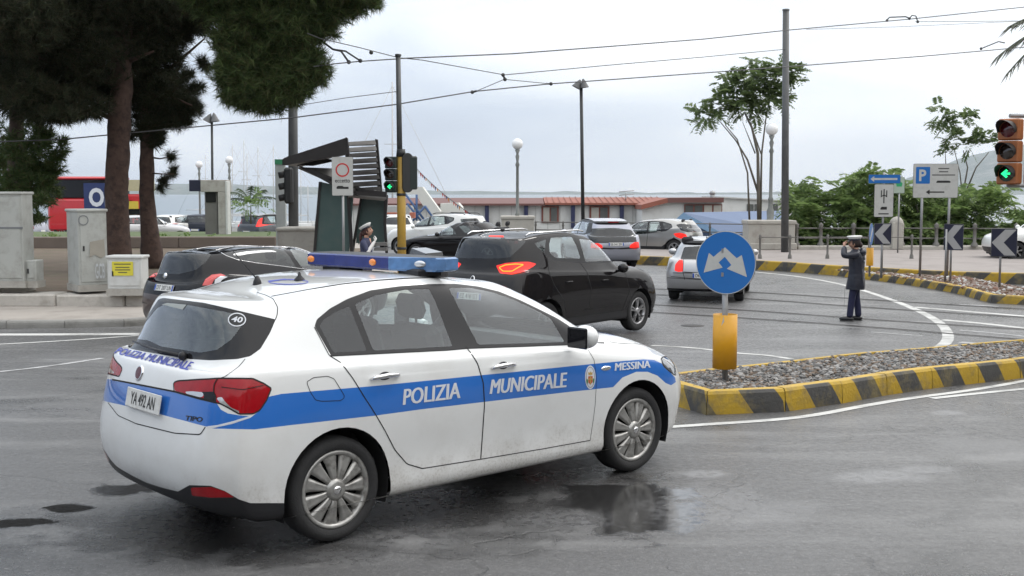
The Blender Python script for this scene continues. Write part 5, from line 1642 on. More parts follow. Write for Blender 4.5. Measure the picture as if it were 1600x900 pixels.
# left face angled: extra body part towards the left
s_ = 1 / ppm(23.9)
ringf('graffiti_ring', 6.5 * s_, 8 * s_, GRAF, r2, M, .002, -14 * s_, 44 * s_)
flat('torn_poster', [(x * s_, y * s_) for x, y in ((-5, 10), (17, 14), (18, -12), (12, -16), (2, -10), (-6, -14))], mat('torn_paper', (.30, .28, .24), .9), r2, M, .001, .001)
txt_on('graffiti', 'GCB', 2 * s_, -48 * s_, 15 * s_, 24 * s_, mat('graffiti_white', (.50, .52, .54), .8), r2, M, .003, .02)
r3, a3, b3 = cabinet('small white cabinet with a yellow notice at the foot of the first pine', 167, 222, 403, 452, 23.5, .45, CABW, 1)
M = plane_frame(Vector(((a3.x + b3.x) / 2, 23.47, (a3.z + b3.z) / 2)), 0); s_ = 1 / ppm(23.5)
flat('yellow_notice', rrect(33 * s_, 22 * s_, .01), mat('notice_yellow', (.62, .55, .05), .6), r3, M @ Matrix.Translation((-2 * s_, 8 * s_, 0)), .001, .001)
for yy, ww in ((15, 26), (10, 22), (6, 24), (2, 14)):
    flat('notice_text', [(-ww / 2 * s_, -.8 * s_), (ww / 2 * s_, -.8 * s_), (ww / 2 * s_, .8 * s_), (-ww / 2 * s_, .8 * s_)], mat('notice_ink', (.12, .12, .05), .6), r3, M @ Matrix.Translation((-2 * s_, yy * s_, 0)), .003, .0006)
r2.rotation_euler = (0, 0, math.radians(36))
r4, a4, b4 = cabinet('low plain grey box between the two tall cabinets', 40, 57, 407, 440, 24.0, .4, CABM, 1, roof=False)
# --- ticket totem
def totem():
    Y = 50; P_ = lambda x, y: at(x, y, Y); z0 = .0
    root = thing('ticket_totem', 'pale concrete totem with a dark niche and a small blue sign arm', 'totem', (P_(331, 378).x, Y, -.2))
    def bx(x0, x1, y0, y1, nm, mt_, d=.8, dy=0):
        a, b = P_(x0, y0), P_(x1, y1); m = MB(); m.box(((a.x + b.x) / 2, Y + dy + d / 2, (a.z + b.z) / 2), (b.x - a.x, d, a.z - b.z), bev=.02); return m.build(nm, mt_, root, world=True)
    bx(313, 355, 281, 300, 'totem_head', CONC); bx(340, 355, 300, 392, 'totem_wall', CONC); bx(352, 357.5, 283, 390, 'white_edge', CABW, .5, -.05)
    bx(318, 340, 300, 392, 'niche', mat('niche_dark_concrete', (.14, .135, .125), .8, var=.2, dirt=((.08, .07, .06), .6, 3)), .5, .15)
    bx(320, 336, 299, 316, 'niche_screen', DARKHOLE, .5, .1)
    o = bx(293, 313, 281, 299, 'blue_sign', SIGNDK, .08, .2)
totem()
# --- dark slatted shelter
def shelter():
    Y = 27.6; P_ = lambda x, y, d=0: at(x, y, Y + d)
    DK = mat('shelter_dark_steel', (.028, .025, .025), .45, metal=.4, var=.25)
    DK2 = mat('shelter_grey_steel', (.16, .155, .15), .5, metal=.4, var=.2)
    PANEL = mat('shelter_green_grey_panel', (.050, .085, .082), .35, var=.2, scale=1.5, dirt=((.09, .10, .095), .5, 3))
    g0 = gzr(Y) + .118
    root = thing('kiosk_shelter', 'angular dark steel shelter with slatted roof and grey-green panels', 'shelter', (P_(530, 380).x, Y, g0))
    def slab(nm, pts, mt_, th=.12, d=0.0):
        a = [P_(x, y, dd) for x, y, dd in pts]
        n = (a[1] - a[0]).cross(a[2] - a[0]).normalized()
        if n.y < 0: n = -n
        m = MB(); V_ = a + [p + n * th for p in a]; k = len(a)
        m.add(V_, [tuple(range(k)), tuple(range(k, 2 * k))[::-1]] + [(i, (i + 1) % k, k + (i + 1) % k, k + i) for i in range(k)])
        return fixn(m.build(nm, mt_, root, world=True))
    # roof fins running to the left
    slab('roof_beam', [(443, 247, -.6), (541, 215, -.6), (541, 241, -.6), (529, 244, -.6), (445, 258, -.6)], DK, .25)
    slab('roof_soffit', [(446, 258, -.3), (534, 233, -.3), (533, 243, .6), (470, 261, .9)], DK2, .05)
    slab('roof_beam', [(441, 249, .3), (452, 243, .3), (530, 250, .3), (488, 259, .3), (441, 258, .3)], DK, .15)
    slab('lower_beam', [(463, 258, -.3), (478, 262, -.3), (560, 305, -.3), (604, 308, -.3), (604, 300, -.3), (520, 290, -.3)], DK, .12)
    slab('lower_soffit', [(466, 261, 0), (520, 263, .5), (560, 290, .5), (520, 285, 0)], DK2, .05)
    slab('roof_frame', [(586, 217, .6), (590, 218, .6), (597, 300, .6), (590, 300, .6)], DK, .12)
    slab('roof_frame', [(540, 214, -.6), (543, 216, -.6), (546, 243, -.6), (541, 243, -.6)], DK, .12)
    for k in range(9):
        t = k / 8
        y0 = 222 + 72 * t
        slab('slat', [(542 + 8 * t, y0, -.4), (586 + 8 * t, y0 - 3, .5), (588 + 8 * t, y0 + 3.6, .5), (543 + 8 * t, y0 + 4.6 + 1.5 * (k % 2), -.4)], DK2 if k in (0, 1) else DK, .10)
    # wall panels
    slab('wall_panel', [(500, 284, 0), (528, 290, 0), (552, 305, 0), (545, 396, 0), (491, 396, 0), (492, 350, 0)], PANEL, .08)
    slab('wall_panel', [(563, 307, .5), (604, 305, .5), (603, 352, .5), (600, 378, .5), (556, 380, .5)], PANEL, .08)
    slab('wall_frame', [(498, 284, -.04), (502, 284, -.04), (493, 396, -.04), (489, 396, -.04)], DK, .12)
    slab('wall_frame', [(541, 298, -.06), (546, 299, -.06), (552, 396, -.06), (547, 396, -.06)], DK, .10)
    slab('wall_frame', [(563, 306, .3), (566, 307, .3), (552, 396, .3), (548, 396, .3)], DK, .10)
    slab('wall_frame', [(600, 303, .3), (606, 305, .3), (603, 350, .3), (606, 396, .3), (602, 396, .3), (599, 350, .3)], DK, .10)
    slab('fascia', [(546, 290, -.2), (587, 297, .3), (604, 306, .3), (604, 311, .3), (546, 305, -.2)], DK2, .06)
    for y_ in (379, 387): slab('bench_slat', [(585, y_, -.3), (604, y_, -.3), (604, y_ + 5, -.3), (583, y_ + 5, -.3)], DK2, .25)
    # name board under the roof
    slab('name_board', [(463, 252, .5), (491, 252, .5), (491, 258, .5), (463, 258, .5)], mat('board_purple', (.10, .07, .28), .5), .04)
shelter()
def info_post():
    Y = 33; P_ = lambda x, y: at(x, y, Y); g0 = gzr(Y) + .118
    root = thing('info_panel', 'tall pale glass information panel left of the thick tram mast', 'sign', (P_(438, 300).x, Y, g0))
    m = MB(); a, b = P_(430, 249), P_(448, 372); m.box(((a.x + b.x) / 2, Y, (a.z + g0) / 2), (b.x - a.x, .12, a.z - g0), bev=.02); m.build('panel', mat('info_panel_pale', (.42, .45, .45), .4, var=.1, dirt=((.30, .33, .32), .6, 4)), root, world=True)
    m = MB(); a, b = P_(430, 249), P_(448, 257); m.box(((a.x + b.x) / 2, Y - .07, (a.z + b.z) / 2), (b.x - a.x, .02, a.z - b.z)); m.build('green_header', mat('sign_green2', (.05, .28, .14), .5), root, world=True)
    # dark signal head seen from behind, on the mast
    c = at(451, 290, 30.7)
    r_ = thing('traffic_light', 'black back of a traffic light fixed to the thick left mast', 'traffic light', (c.x, 30.7, c.z - .5))
    m = MB(); m.box((c.x, 30.75, c.z), (.22, .28, .95), bev=.05); m.build('signal_head', BLKPOLE, r_, world=True)
    for k in (-.3, 0, .3):
        m = MB(); m.tube([(c.x - .1, 30.75, c.z + k), (c.x - .26, 30.75, c.z + k - .03)], .09, 10); m.build('signal_hood', BLKPOLE, r_, world=True)
info_post()
# ---------------------------------------------------------------- buildings on the quay
WALLW = mat('building_white_wall', (.60, .60, .58), .8, var=.05, scale=.8, dirt=((.42, .41, .38), .5, 1.0))
ROOFR = mat('roof_red_sheet', (.26, .085, .055), .7, var=.12, scale=1.5, dirt=((.18, .07, .05), .6, 1.2))
ROOFB = mat('roof_fascia_brown', (.135, .06, .052), .7, var=.15)
WINF = mat('window_frame_red_brown', (.16, .045, .03), .6)
WINP = mat('window_pane_dark', (.10, .105, .10), .15, spec=.7, var=.3, scale=1.5)
CURT = mat('window_curtain_pale', (.38, .36, .32), .8)
PIL = mat('pillar_navy', (.015, .02, .07), .5)
BLUEC = mat('canopy_blue_tarp', (.075, .12, .22), .55, var=.12, scale=1.0)
BLUEL = mat('canopy_light_blue_edge', (.20, .33, .50), .5)
def long_building():
    Y = 84; P_ = lambda x, y: at(x, y, Y); zg = -1.6
    root = thing('long_building', 'long low white seafront building with a red-brown flat roof and brown framed windows', 'building', (P_(900, 340).x, Y, zg))
    s_ = 1 / ppm(Y)
    x0, x1 = P_(540, 300).x, P_(1038, 300).x; zt = P_(0, 321).z
    m = MB(); m.box(((x0 + x1) / 2, Y + 4, (zg + zt) / 2), (x1 - x0, 8, zt - zg)); m.build('wall', WALLW, root, world=True)
    # roof: brown part left, red part right, shallow pitch
    def roof(xa, xb, ya, yb, mt_, dz=.0, nm='roof'):
        a, b = P_(xa, ya).x, P_(xb, ya).x; zt_, zb_ = P_(0, ya).z, P_(0, yb).z
        m = MB(); m.add([(a, Y - .6, zb_), (b, Y - .6, zb_), (b, Y - .6, zb_ + .14), (a, Y - .6, zb_ + .14), (a, Y + 4, zt_ + dz), (b, Y + 4, zt_ + dz), (a, Y + 8.6, zb_ + .14), (b, Y + 8.6, zb_ + .14), (a, Y + 8.6, zb_), (b, Y + 8.6, zb_)],
              [(0, 1, 2, 3), (3, 2, 5, 4), (4, 5, 7, 6), (6, 7, 9, 8), (0, 3, 4, 6, 8), (1, 9, 7, 5, 2), (0, 8, 9, 1)])
        fixn(m.build(nm, mt_, root, world=True))
    roof(540, 850, 309.5, 321, ROOFB); roof(851, 1040, 308.5, 320, ROOFR)
    for k in range(20):
        xr_ = P_(856 + k * 9.5, 300).x; m = MB(); m.box((xr_, Y + 1.7, (P_(0, 320).z + P_(0, 308.5).z) / 2 + .12), (.04, 4.7, .025), M=Matrix.Rotation(math.atan2(P_(0, 308.5).z - P_(0, 320).z - .14, 4.6), 3, 'X')); m.build('roof_rib', ROOFR, root, world=True)
    def win(xa, xb, ya, yb, n=2):
        a, b = P_(xa, ya), P_(xb, yb)
        fr = MB(); fr.box(((a.x + b.x) / 2, Y - .05, (a.z + b.z) / 2), (b.x - a.x, .14, a.z - b.z)); f = fr.build('window', WINF, root, world=True)
        w_ = (b.x - a.x - .16) / n
        for i in range(n):
            pm_ = MB(); pm_.box((a.x + .08 + w_ * (i + .5), Y - .13, (a.z + b.z) / 2), (w_ - .10, .03, a.z - b.z - .2)); f2 = pm_.build('pane', WINP if i % 2 else CURT, f, world=False)
            f2.location = (-0, 0, 0)
            M = wmat(root).inverted()
            for v in f2.data.vertices: v.co = M @ v.co
    win(846, 873, 322, 348); win(921, 952, 322, 346); win(700, 716, 323, 345, 1)
    for px in (627, 761, 822, 895, 971):
        m = MB(); a, b = P_(px - 2, 321), P_(px + 2, 356); m.box(((a.x + b.x) / 2, Y - .25, (a.z + b.z) / 2), (.28, .28, a.z - b.z)); m.build('pillar', PIL, root, world=True)
    for k in range(26):
        px = 552 + k * 19
        m = MB(); x = P_(px, 300).x; m.box((x, Y - .012, (zt + zg) / 2), (.05, .03, zt - zg - .1)); m.build('panel_joint', mat('joint_grey', (.42, .42, .40), .8), root, world=True)
    m = MB(); c = P_(980, 302); m.tube([(c.x, Y + 1, P_(0, 316).z), (c.x, Y + 1, c.z)], .05, 6)
    for zz in (0, -.25): m.tube([(c.x - .5, Y + 1, c.z + zz + .1), (c.x + .6, Y + 1, c.z + zz + .2)], .03, 5)
    m.build('roof_aerial', STEEL, root, world=True)
long_building()
def white_hall():
    Y = 80; P_ = lambda x, y: at(x, y, Y); zg = -1.6
    root = thing('white_hall', 'white hall with red-brown roof edge and wide framed window right of the long building', 'building', (P_(1070, 340).x, Y, zg))
    a, b = P_(1003, 315), P_(1128, 310)
    m = MB(); V_ = [(a.x, Y, zg), (b.x, Y, zg), (b.x, Y, P_(0, 316).z), (P_(1040, 0).x, Y, P_(0, 316).z), (a.x, Y, P_(0, 324).z)]
    n = len(V_); m.add(V_ + [(v[0], v[1] + 8, v[2]) for v in V_], [tuple(range(n)), tuple(range(n, 2 * n))[::-1]] + [(i, (i + 1) % n, n + (i + 1) % n, n + i) for i in range(n)])
    fixn(m.build('wall', WALLW, root, world=True))
    for (p, q) in (((1001, 323), (1042, 312.5)), ((1042, 312.5), (1129, 312))):
        A, B = P_(*p), P_(*q); m = MB()
        V_ = [(A.x, Y - .5, A.z - .18), (B.x, Y - .5, B.z - .18), (B.x, Y - .5, B.z + .14), (A.x, Y - .5, A.z + .14)]
        m.add(V_ + [(v[0], Y + 8.5, v[2]) for v in V_], [(0, 1, 2, 3), (7, 6, 5, 4), (3, 2, 6, 7), (0, 4, 5, 1), (0, 3, 7, 4), (1, 5, 6, 2)]); fixn(m.build('roof', ROOFB if q[0] > 1100 else ROOFR, root, world=True))
    A, B = P_(1069, 319), P_(1128, 334)
    m = MB(); m.box(((A.x + B.x) / 2, Y - .04, (A.z + B.z) / 2), (B.x - A.x, .12, A.z - B.z)); f = m.build('window', WINF, root, world=True)
    iv = wmat(root).inverted()
    for i in range(4):
        m = MB(); w_ = (B.x - A.x) / 4; m.box((A.x + w_ * (i + .5), Y - .12, (A.z + B.z) / 2), (w_ - .12, .03, A.z - B.z - .16)); m.v = [tuple(iv @ Vector(v)) for v in m.v]; m.build('pane', CURT if i > 1 else WINP, f)
    c = P_(1121, 303); m = MB(); m.tube([(c.x, Y + 2, c.z - .5), (c.x, Y + 2, c.z)], .16, 10); m.ball((c.x, Y + 2, c.z + .06), .22, 10, 6, sc=(1, 1, .8)); m.build('roof_vent', STEEL, root, world=True)
white_hall()
def white_shed():
    Y = 92; P_ = lambda x, y: at(x, y, Y); zg = -1.6
    root = thing('white_shed', 'plain white flat-roofed shed beyond the canopy with small windows', 'building', (P_(1175, 340).x, Y, zg))
    a, b = P_(1126, 309), P_(1290, 316)
    m = MB(); m.add([(a.x, Y, zg), (b.x, Y, zg), (b.x, Y, P_(0, 318).z), (a.x, Y, P_(0, 309).z), (a.x, Y + 8, zg), (b.x, Y + 8, zg), (b.x, Y + 8, P_(0, 318).z), (a.x, Y + 8, P_(0, 309).z)], [(0, 1, 2, 3), (5, 4, 7, 6), (3, 2, 6, 7), (0, 3, 7, 4), (1, 5, 6, 2)])
    fixn(m.build('wall', WALLW, root, world=True))
    m = MB(); m.add([(a.x - .2, Y - .3, P_(0, 309).z), (b.x, Y - .3, P_(0, 318).z), (b.x, Y - .3, P_(0, 316.5).z), (a.x - .2, Y - .3, P_(0, 307).z), (a.x - .2, Y + 8, P_(0, 309).z), (b.x, Y + 8, P_(0, 318).z), (b.x, Y + 8, P_(0, 316.5).z), (a.x - .2, Y + 8, P_(0, 307).z)], [(0, 1, 2, 3), (5, 4, 7, 6), (3, 2, 6, 7), (0, 3, 7, 4), (1, 5, 6, 2), (0, 4, 5, 1)])
    fixn(m.build('roof', mat('roof_pale', (.45, .44, .42), .7), root, world=True))
    for px in (1172, 1184, 1210):
        A, B = P_(px - 5, 319), P_(px + 5, 333); m = MB(); m.box(((A.x + B.x) / 2, Y - .03, (A.z + B.z) / 2), (B.x - A.x, .1, A.z - B.z)); m.build('window', WINP, root, world=True)
white_shed()
def canopy():
    Y = 60; P_ = lambda x, y, d=0: at(x, y, Y + d); zg = -.9
    root = thing('blue_canopy', 'blue tarpaulin canopy with a pale blue gable edge behind the railing', 'canopy', (P_(1130, 350).x, Y, zg))
    ap = P_(1068, 332); l = P_(1050, 342); r = P_(1132, 366); D = 7.0
    back = at(1215, 334, Y + D)
    m = MB(); m.add([(ap.x, Y, ap.z), (r.x, Y, r.z), (r.x + 3.9, Y + D * .3, r.z), (back.x + .6, Y + D, ap.z), (l.x - .6, Y, l.z - .7)], [(0, 1, 2, 3), (0, 3, 4)])
    m.build('tarpaulin', BLUEC, root, world=True)
    m = MB(); m.add([(ap.x, Y - .01, ap.z), (r.x, Y - .01, r.z), (r.x, Y - .01, r.z - .3), (ap.x, Y - .01, ap.z - .35), (l.x - .6, Y - .01, l.z - 1.0), (l.x - .6, Y - .01, l.z - .7)], [(0, 1, 2, 3), (0, 3, 4, 5)]); m.build('gable_edge', BLUEL, root, world=True)
    m = MB(); m.add([(ap.x, Y + .02, ap.z - .3), (r.x, Y + .02, r.z - .25), (r.x, Y + .02, zg), (l.x - .6, Y + .02, zg), (l.x - .6, Y + .02, l.z - .95)], [(0, 1, 2, 3, 4)]); m.build('gable_cloth', mat('canopy_dark_blue', (.03, .05, .10), .7), root, world=True)
    m = MB(); m.add([(r.x, Y + .02, zg), (r.x + 3.9, Y + D * .3, zg), (r.x + 3.9, Y + D * .3, r.z), (r.x, Y + .02, r.z)], [(0, 1, 2, 3)]); m.build('side_cloth', BLUEC, root, world=True)
canopy()
def gangway():
    Y = 66; P_ = lambda x, y, d=0: at(x, y, Y + d)
    root = thing('boat_gangway', 'white boat superstructure with a sloping side and blue steel stair behind the cars', 'boat', (P_(670, 350).x, Y, -1.6))
    CREAM = mat('boat_cream_white', (.62, .62, .58), .5, var=.05)
    BL = mat('boat_blue_steel', (.06, .12, .26), .5)
    def slab(nm, pts, mt_, th=.5):
        a = [P_(x, y, d) for x, y, d in pts]; m = MB(); k = len(a)
        m.add(a + [p + Vector((0, th, 0)) for p in a], [tuple(range(k)), tuple(range(k, 2 * k))[::-1]] + [(i, (i + 1) % k, k + (i + 1) % k, k + i) for i in range(k)]); return fixn(m.build(nm, mt_, root, world=True))
    slab('sloping_side', [(638, 292, 0), (660, 292, 0), (688, 330, 0), (684, 345, 0), (676, 345, 0), (650, 304, 0), (636, 303, 0)], CREAM, 1.2)
    slab('cabin', [(560, 322, 3), (640, 322, 3), (640, 350, 3), (560, 350, 3)], mat('boat_grey_white', (.42, .42, .41), .6), 3)
    slab('bulwark', [(688, 318, 2), (716, 317, 2), (722, 324, 2), (726, 345, 2), (688, 345, 2)], CREAM, 2)
    m = MB()
    for p, q in (((634, 304), (664, 345)), ((636, 318), (658, 345)), ((651, 304), (651, 345)), ((645, 345), (664, 322)), ((664, 322), (680, 345))): m.tube([P_(*p), P_(*q)], .07, 6)
    m.build('stair_rail', BL, root, world=True)
    for px in (604, 612, 640): slab('terracotta_planter', [(px, 332, -3), (px + 8, 332, -3), (px + 8, 341, -3), (px, 341, -3)], mat('terracotta', (.42, .14, .09), .8), .6)
gangway()
def bunting():
    root = thing('bunting_line', 'string of small red and white flags sloping down from the mast to the quay', 'bunting', at(700, 300, 62))
    a, b = at(643, 255, 62), at(760, 348, 60)
    pts = []
    for i in range(41):
        t = i / 40; p = a.lerp(b, t); p.z -= .55 * 4 * t * (1 - t) * .5; pts.append(p)
    m = MB(); m.tube(pts, .015, 4, cap=False); m.build('string', WIRE, root, world=True)
    cols = [mat('flag_red', (.45, .04, .03), .8), mat('flag_white', (.6, .6, .58), .8), mat('flag_orange', (.55, .22, .05), .8), mat('flag_navy', (.04, .05, .15), .8)]
    for i in range(1, 40):
        p = pts[i]; w_ = .10; rr = random.random
        m = MB(); m.add([p + Vector((-w_ / 2, 0, 0)), p + Vector((w_ / 2, .02, -.02)), p + Vector((.05 * (rr() - .5), .08 * (rr() - .5), -.17 - .08 * rr()))], [(0, 1, 2)]); m.build('flag', cols[(i * 7 + i // 3) % 4 if i % 3 else i % 2], root, world=True)
bunting()
# sailing boats: hull, mast, boom, stays
def yacht(label, px, ytop, Y, r=.07, lean=0, hull=9):
    b = at(px, 330, Y); root = thing('sailing_boat', label, 'sailing boat', (b.x, Y, -2.6), 0, 'sailing boats in the marina')
    t = at(px + lean, ytop, Y)
    MW = mat('mast_white', (.50, .50, .50), .4); 
    m = MB(); m.tube([(b.x, Y, -1.4), t], [r, r * .7], 8); m.build('mast', MW, root, world=True)
    m = MB(); hw = hull / 2
    V_ = []
    for i in range(9):
        u = -1 + i / 4; w_ = 1.35 * (1 - abs(u) ** 2.2) + .05
        V_ += [(b.x + u * hw, Y - w_, -1.45 + .15 * u * u), (b.x + u * hw * .9, Y - w_ * .6, -2.7), (b.x + u * hw * .9, Y + w_ * .6, -2.7), (b.x + u * hw, Y + w_, -1.45 + .15 * u * u)]
    m.add(V_, [(4 * i + j, 4 * i + j + 1, 4 * i + j + 5, 4 * i + j + 4) for i in range(8) for j in range(3)] + [(4 * i + 3, 4 * i, 4 * i + 4, 4 * i + 7) for i in range(8)], 0, True); fixn(m.build('hull', CABW, root, world=True))
    m = MB(); m.tube([(b.x, Y, .1 - .6), (b.x - hull * .35, Y, -.55)], .07, 6); m.build('boom', MW, root, world=True)
    h = t.z
    m = MB(); m.tube([t - Vector((0, 0, .3)), (b.x - hw, Y, -1.3)], .018, 4); m.tube([t - Vector((0, 0, .3)), (b.x + hw, Y, -1.3)], .018, 4); m.tube([(b.x - .6, Y, h * .55), (b.x + .6, Y, h * .55)], .03, 5); m.build('rigging', MW, root, world=True)
for lab, px, yt, Y in (('yacht with the tall mast just right of the second globe lamp', 363, 227, 140), ('yacht mast standing between the globe lamp and the info panel', 381, 219, 150), ('yacht mast left of the closest pair near the panel', 386, 240, 138), ('yacht mast midway between the palm and the panel', 403, 230, 145), ('yacht with the whitest mast beside the info panel', 427, 227, 135), ('faint yacht mast left of the slim cone lamp', 321, 242, 190)): yacht(lab, px, yt, Y)
yacht('tall ship mast with crosstree rising behind the yellow signal pole', 613, 128, 95, .075, hull=12)
yacht('slim yacht mast just left of the dark shelter roof', 481, 290, 140)
yacht('yacht mast seen through the gap left of the shelter panels', 470, 262, 150)
# ---------------------------------------------------------------- vegetation
BARK = mat('pine_bark', (.070, .043, .034), .95, var=.45, scale=7, dirt=((.022, .015, .013), .95, 6), bump=1.6, bscale=6)
BARKD = mat('pine_bark_dark', (.05, .034, .028), .95, var=.4, scale=7, bump=.8, bscale=9)
def leafmat(name, cols, rough=.6, tr=.25):
    m, n, b, o = newmat(name)
    g = nd(m, 'ShaderNodeNewGeometry')
    r = nd(m, 'ShaderNodeValToRGB'); el = r.color_ramp.elements
    el[0].color = (*cols[0], 1); el[1].color = (*cols[-1], 1)
    for i, c_ in enumerate(cols[1:-1]): q = el.new((i + 1) / (len(cols) - 1)); q.color = (*c_, 1)
    n.links.new(g.outputs['Random Per Island'], r.inputs[0])
    n.links.new(r.outputs[0], b.inputs['Base Color']); b.inputs['Roughness'].default_value = rough; b.inputs['Specular IOR Level'].default_value = .3
    if tr > 0:
        t = nd(m, 'ShaderNodeBsdfTranslucent'); n.links.new(r.outputs[0], t.inputs[0]); mx = nd(m, 'ShaderNodeMixShader'); mx.inputs[0].default_value = tr
        n.links.new(b.outputs[0], mx.inputs[1]); n.links.new(t.outputs[0], mx.inputs[2]); n.links.new(mx.outputs[0], o.inputs['Surface'])
    MATS[name] = m; return m
NEED = leafmat('pine_needles_shaded', [(.009, .014, .007), (.017, .026, .011), (.028, .038, .016), (.040, .027, .016), (.036, .052, .020)], .8, .05)  # near-black tones: backlit shade of the left crowns put into the colour
NEEDG = leafmat('pine_needles_green', [(.035, .06, .02), (.06, .11, .032), (.09, .14, .04), (.11, .10, .045)], .65, .2)
AIL = leafmat('feather_leaf_green', [(.10, .155, .055), (.16, .24, .08), (.21, .30, .10), (.28, .36, .14)], .5, .48)
AILD = leafmat('feather_leaf_tree', [(.08, .12, .05), (.12, .175, .07), (.16, .22, .085), (.20, .25, .11)], .5, .45)
TW = mat('twig_grey_brown', (.13, .115, .095), .9)
NEEDL = leafmat('pine_needles_lit', [(.020, .035, .013), (.050, .085, .028), (.085, .135, .042), (.085, .068, .032), (.13, .20, .06)], .7, .2)  # brighter needle copy for the right-hand branches, light put into the colour
def soup(name, V_, mt_, parent, kind=None, n=3):
    """triangle soup -> one mesh, fast; n corners per face"""
    V_ = np.asarray(V_, float).reshape(-1, 3)
    if parent is not None:
        iv = np.array(wmat(parent).inverted()); V_ = V_ @ iv[:3, :3].T + iv[:3, 3]
    k = len(V_) // n
    me = bpy.data.meshes.new(name)
    me.vertices.add(len(V_)); me.vertices.foreach_set('co', V_.ravel())
    me.loops.add(len(V_)); me.loops.foreach_set('vertex_index', np.arange(len(V_)))
    me.polygons.add(k); me.polygons.foreach_set('loop_start', np.arange(k) * n)
    me.materials.append(mt_); me.update(); me.validate()
    o = link(name, me, parent)
    if kind: o['kind'] = kind
    return o
RS = np.random.RandomState(11)
def unit(v): return v / np.maximum(np.linalg.norm(v, axis=-1, keepdims=True), 1e-9)
def tufts(centres, size, needles, width, up=.35, out_dir=None):
    """needle brushes at the centres: thin triangles"""
    n = len(centres)
    ax = unit(RS.normal(size=(n, 3)) + np.array([0, 0, up]))
    if out_dir is not None: ax = unit(ax + out_dir * .8)
    c = np.repeat(centres, needles, 0); a = np.repeat(ax, needles, 0)
    d = unit(a * 1.0 + RS.normal(size=c.shape) * .62)
    L_ = size * (.65 + .6 * RS.rand(len(c), 1))
    st = c + a * (RS.rand(len(c), 1) - .5) * size * 1.0
    sd = unit(np.cross(d, RS.normal(size=c.shape))) * width / 2
    tri = np.stack([st - sd, st + sd, st + d * L_], 1)
    return tri.reshape(-1, 3)
def pine_crown(root, blobs, Y0, dens, size=.22, needles=22, width=.016, mt_=None, nm='crown'):
    C_ = []; O_ = []
    for b in blobs:
        px, py, rx, ry = b[:4]; Y = b[4] if len(b) > 4 else Y0
        c = np.array(at(px, py, Y)); s_ = 1 / ppm(Y); RX, RZ = rx * s_, ry * s_; RY = (RX + RZ) / 2 * 1.1
        k = max(6, int(dens * (RX * RZ * RY) ** .72))
        # clumped: sub-centres on twigs
        kc = max(3, k // 14)
        sc = unit(RS.normal(size=(kc, 3))) * (RS.rand(kc, 1) ** .4)
        idx = RS.randint(0, kc, k)
        p = sc[idx] + RS.normal(size=(k, 3)) * .17
        r = np.linalg.norm(p, axis=1); p[r > 1.15] *= .8
        C_.append(c + p * np.array([RX, RY, RZ])); O_.append(unit(p))
    C_ = np.concatenate(C_); O_ = np.concatenate(O_)
    return soup(nm, tufts(C_, size, needles, width, out_dir=O_), mt_ or NEED, root)
def trunk(root, pts, radii, mt_, nm='trunk', seg=14, bumpy=.10):
    P_ = [Vector(p) for p in pts]
    P2, R2 = [], []
    for i in range(len(P_) - 1):
        n = 6
        for j in range(n): P2.append(P_[i].lerp(P_[i + 1], j / n)); R2.append(radii[i] + (radii[i + 1] - radii[i]) * j / n)
    P2.append(P_[-1]); R2.append(radii[-1])
    m = MB(); m.tube(P2, R2, seg)
    o = []
    for i, v in enumerate(m.v):
        q = Vector(v); k = i // seg; 
        if k < len(P2):
            d = q - P2[k]; nz_ = noise.noise(q * 3.1) * bumpy * 2 + noise.noise(q * 9) * bumpy; o.append(tuple(P2[k] + d * (1 + nz_)))
        else: o.append(v)
    m.v = o
    return m.build(nm, mt_, root, world=True)
def pine(label, base, px_pts, radii, Y, blobs, dens, mt_=BARK, nmt=None, branches=(), **kw):
    root = thing('pine_tree', label, 'tree', base, 0, 'pines on the left')
    trunk(root, [at(x, y, Y) if i else Vector(base) for i, (x, y) in enumerate(px_pts)], radii, mt_)
    for br in branches:
        pts = [at(x, y, Y + d) for x, y, d in br[0]]
        m = MB(); m.tube(pts, [br[1] * (1 - .7 * i / (len(pts) - 1)) for i in range(len(pts))], 7); m.build('branch', mt_, root, world=True)
    pine_crown(root, blobs, Y, dens, mt_=nmt, **kw)
    return root
Yp = 30.0
b1_ = at(183, 425, Yp)
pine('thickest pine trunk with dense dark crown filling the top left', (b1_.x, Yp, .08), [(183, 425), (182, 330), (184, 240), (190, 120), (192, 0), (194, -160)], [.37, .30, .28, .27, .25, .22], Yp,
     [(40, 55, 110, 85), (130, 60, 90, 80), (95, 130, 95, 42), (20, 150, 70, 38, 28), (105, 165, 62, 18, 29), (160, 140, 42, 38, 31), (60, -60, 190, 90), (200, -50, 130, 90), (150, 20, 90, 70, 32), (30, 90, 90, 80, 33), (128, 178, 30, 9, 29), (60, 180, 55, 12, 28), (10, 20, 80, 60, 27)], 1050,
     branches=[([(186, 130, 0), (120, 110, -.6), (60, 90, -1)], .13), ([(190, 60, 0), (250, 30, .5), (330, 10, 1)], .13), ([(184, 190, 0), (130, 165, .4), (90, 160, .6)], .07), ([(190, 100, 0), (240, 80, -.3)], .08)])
b2_ = at(240, 425, Yp + 1)
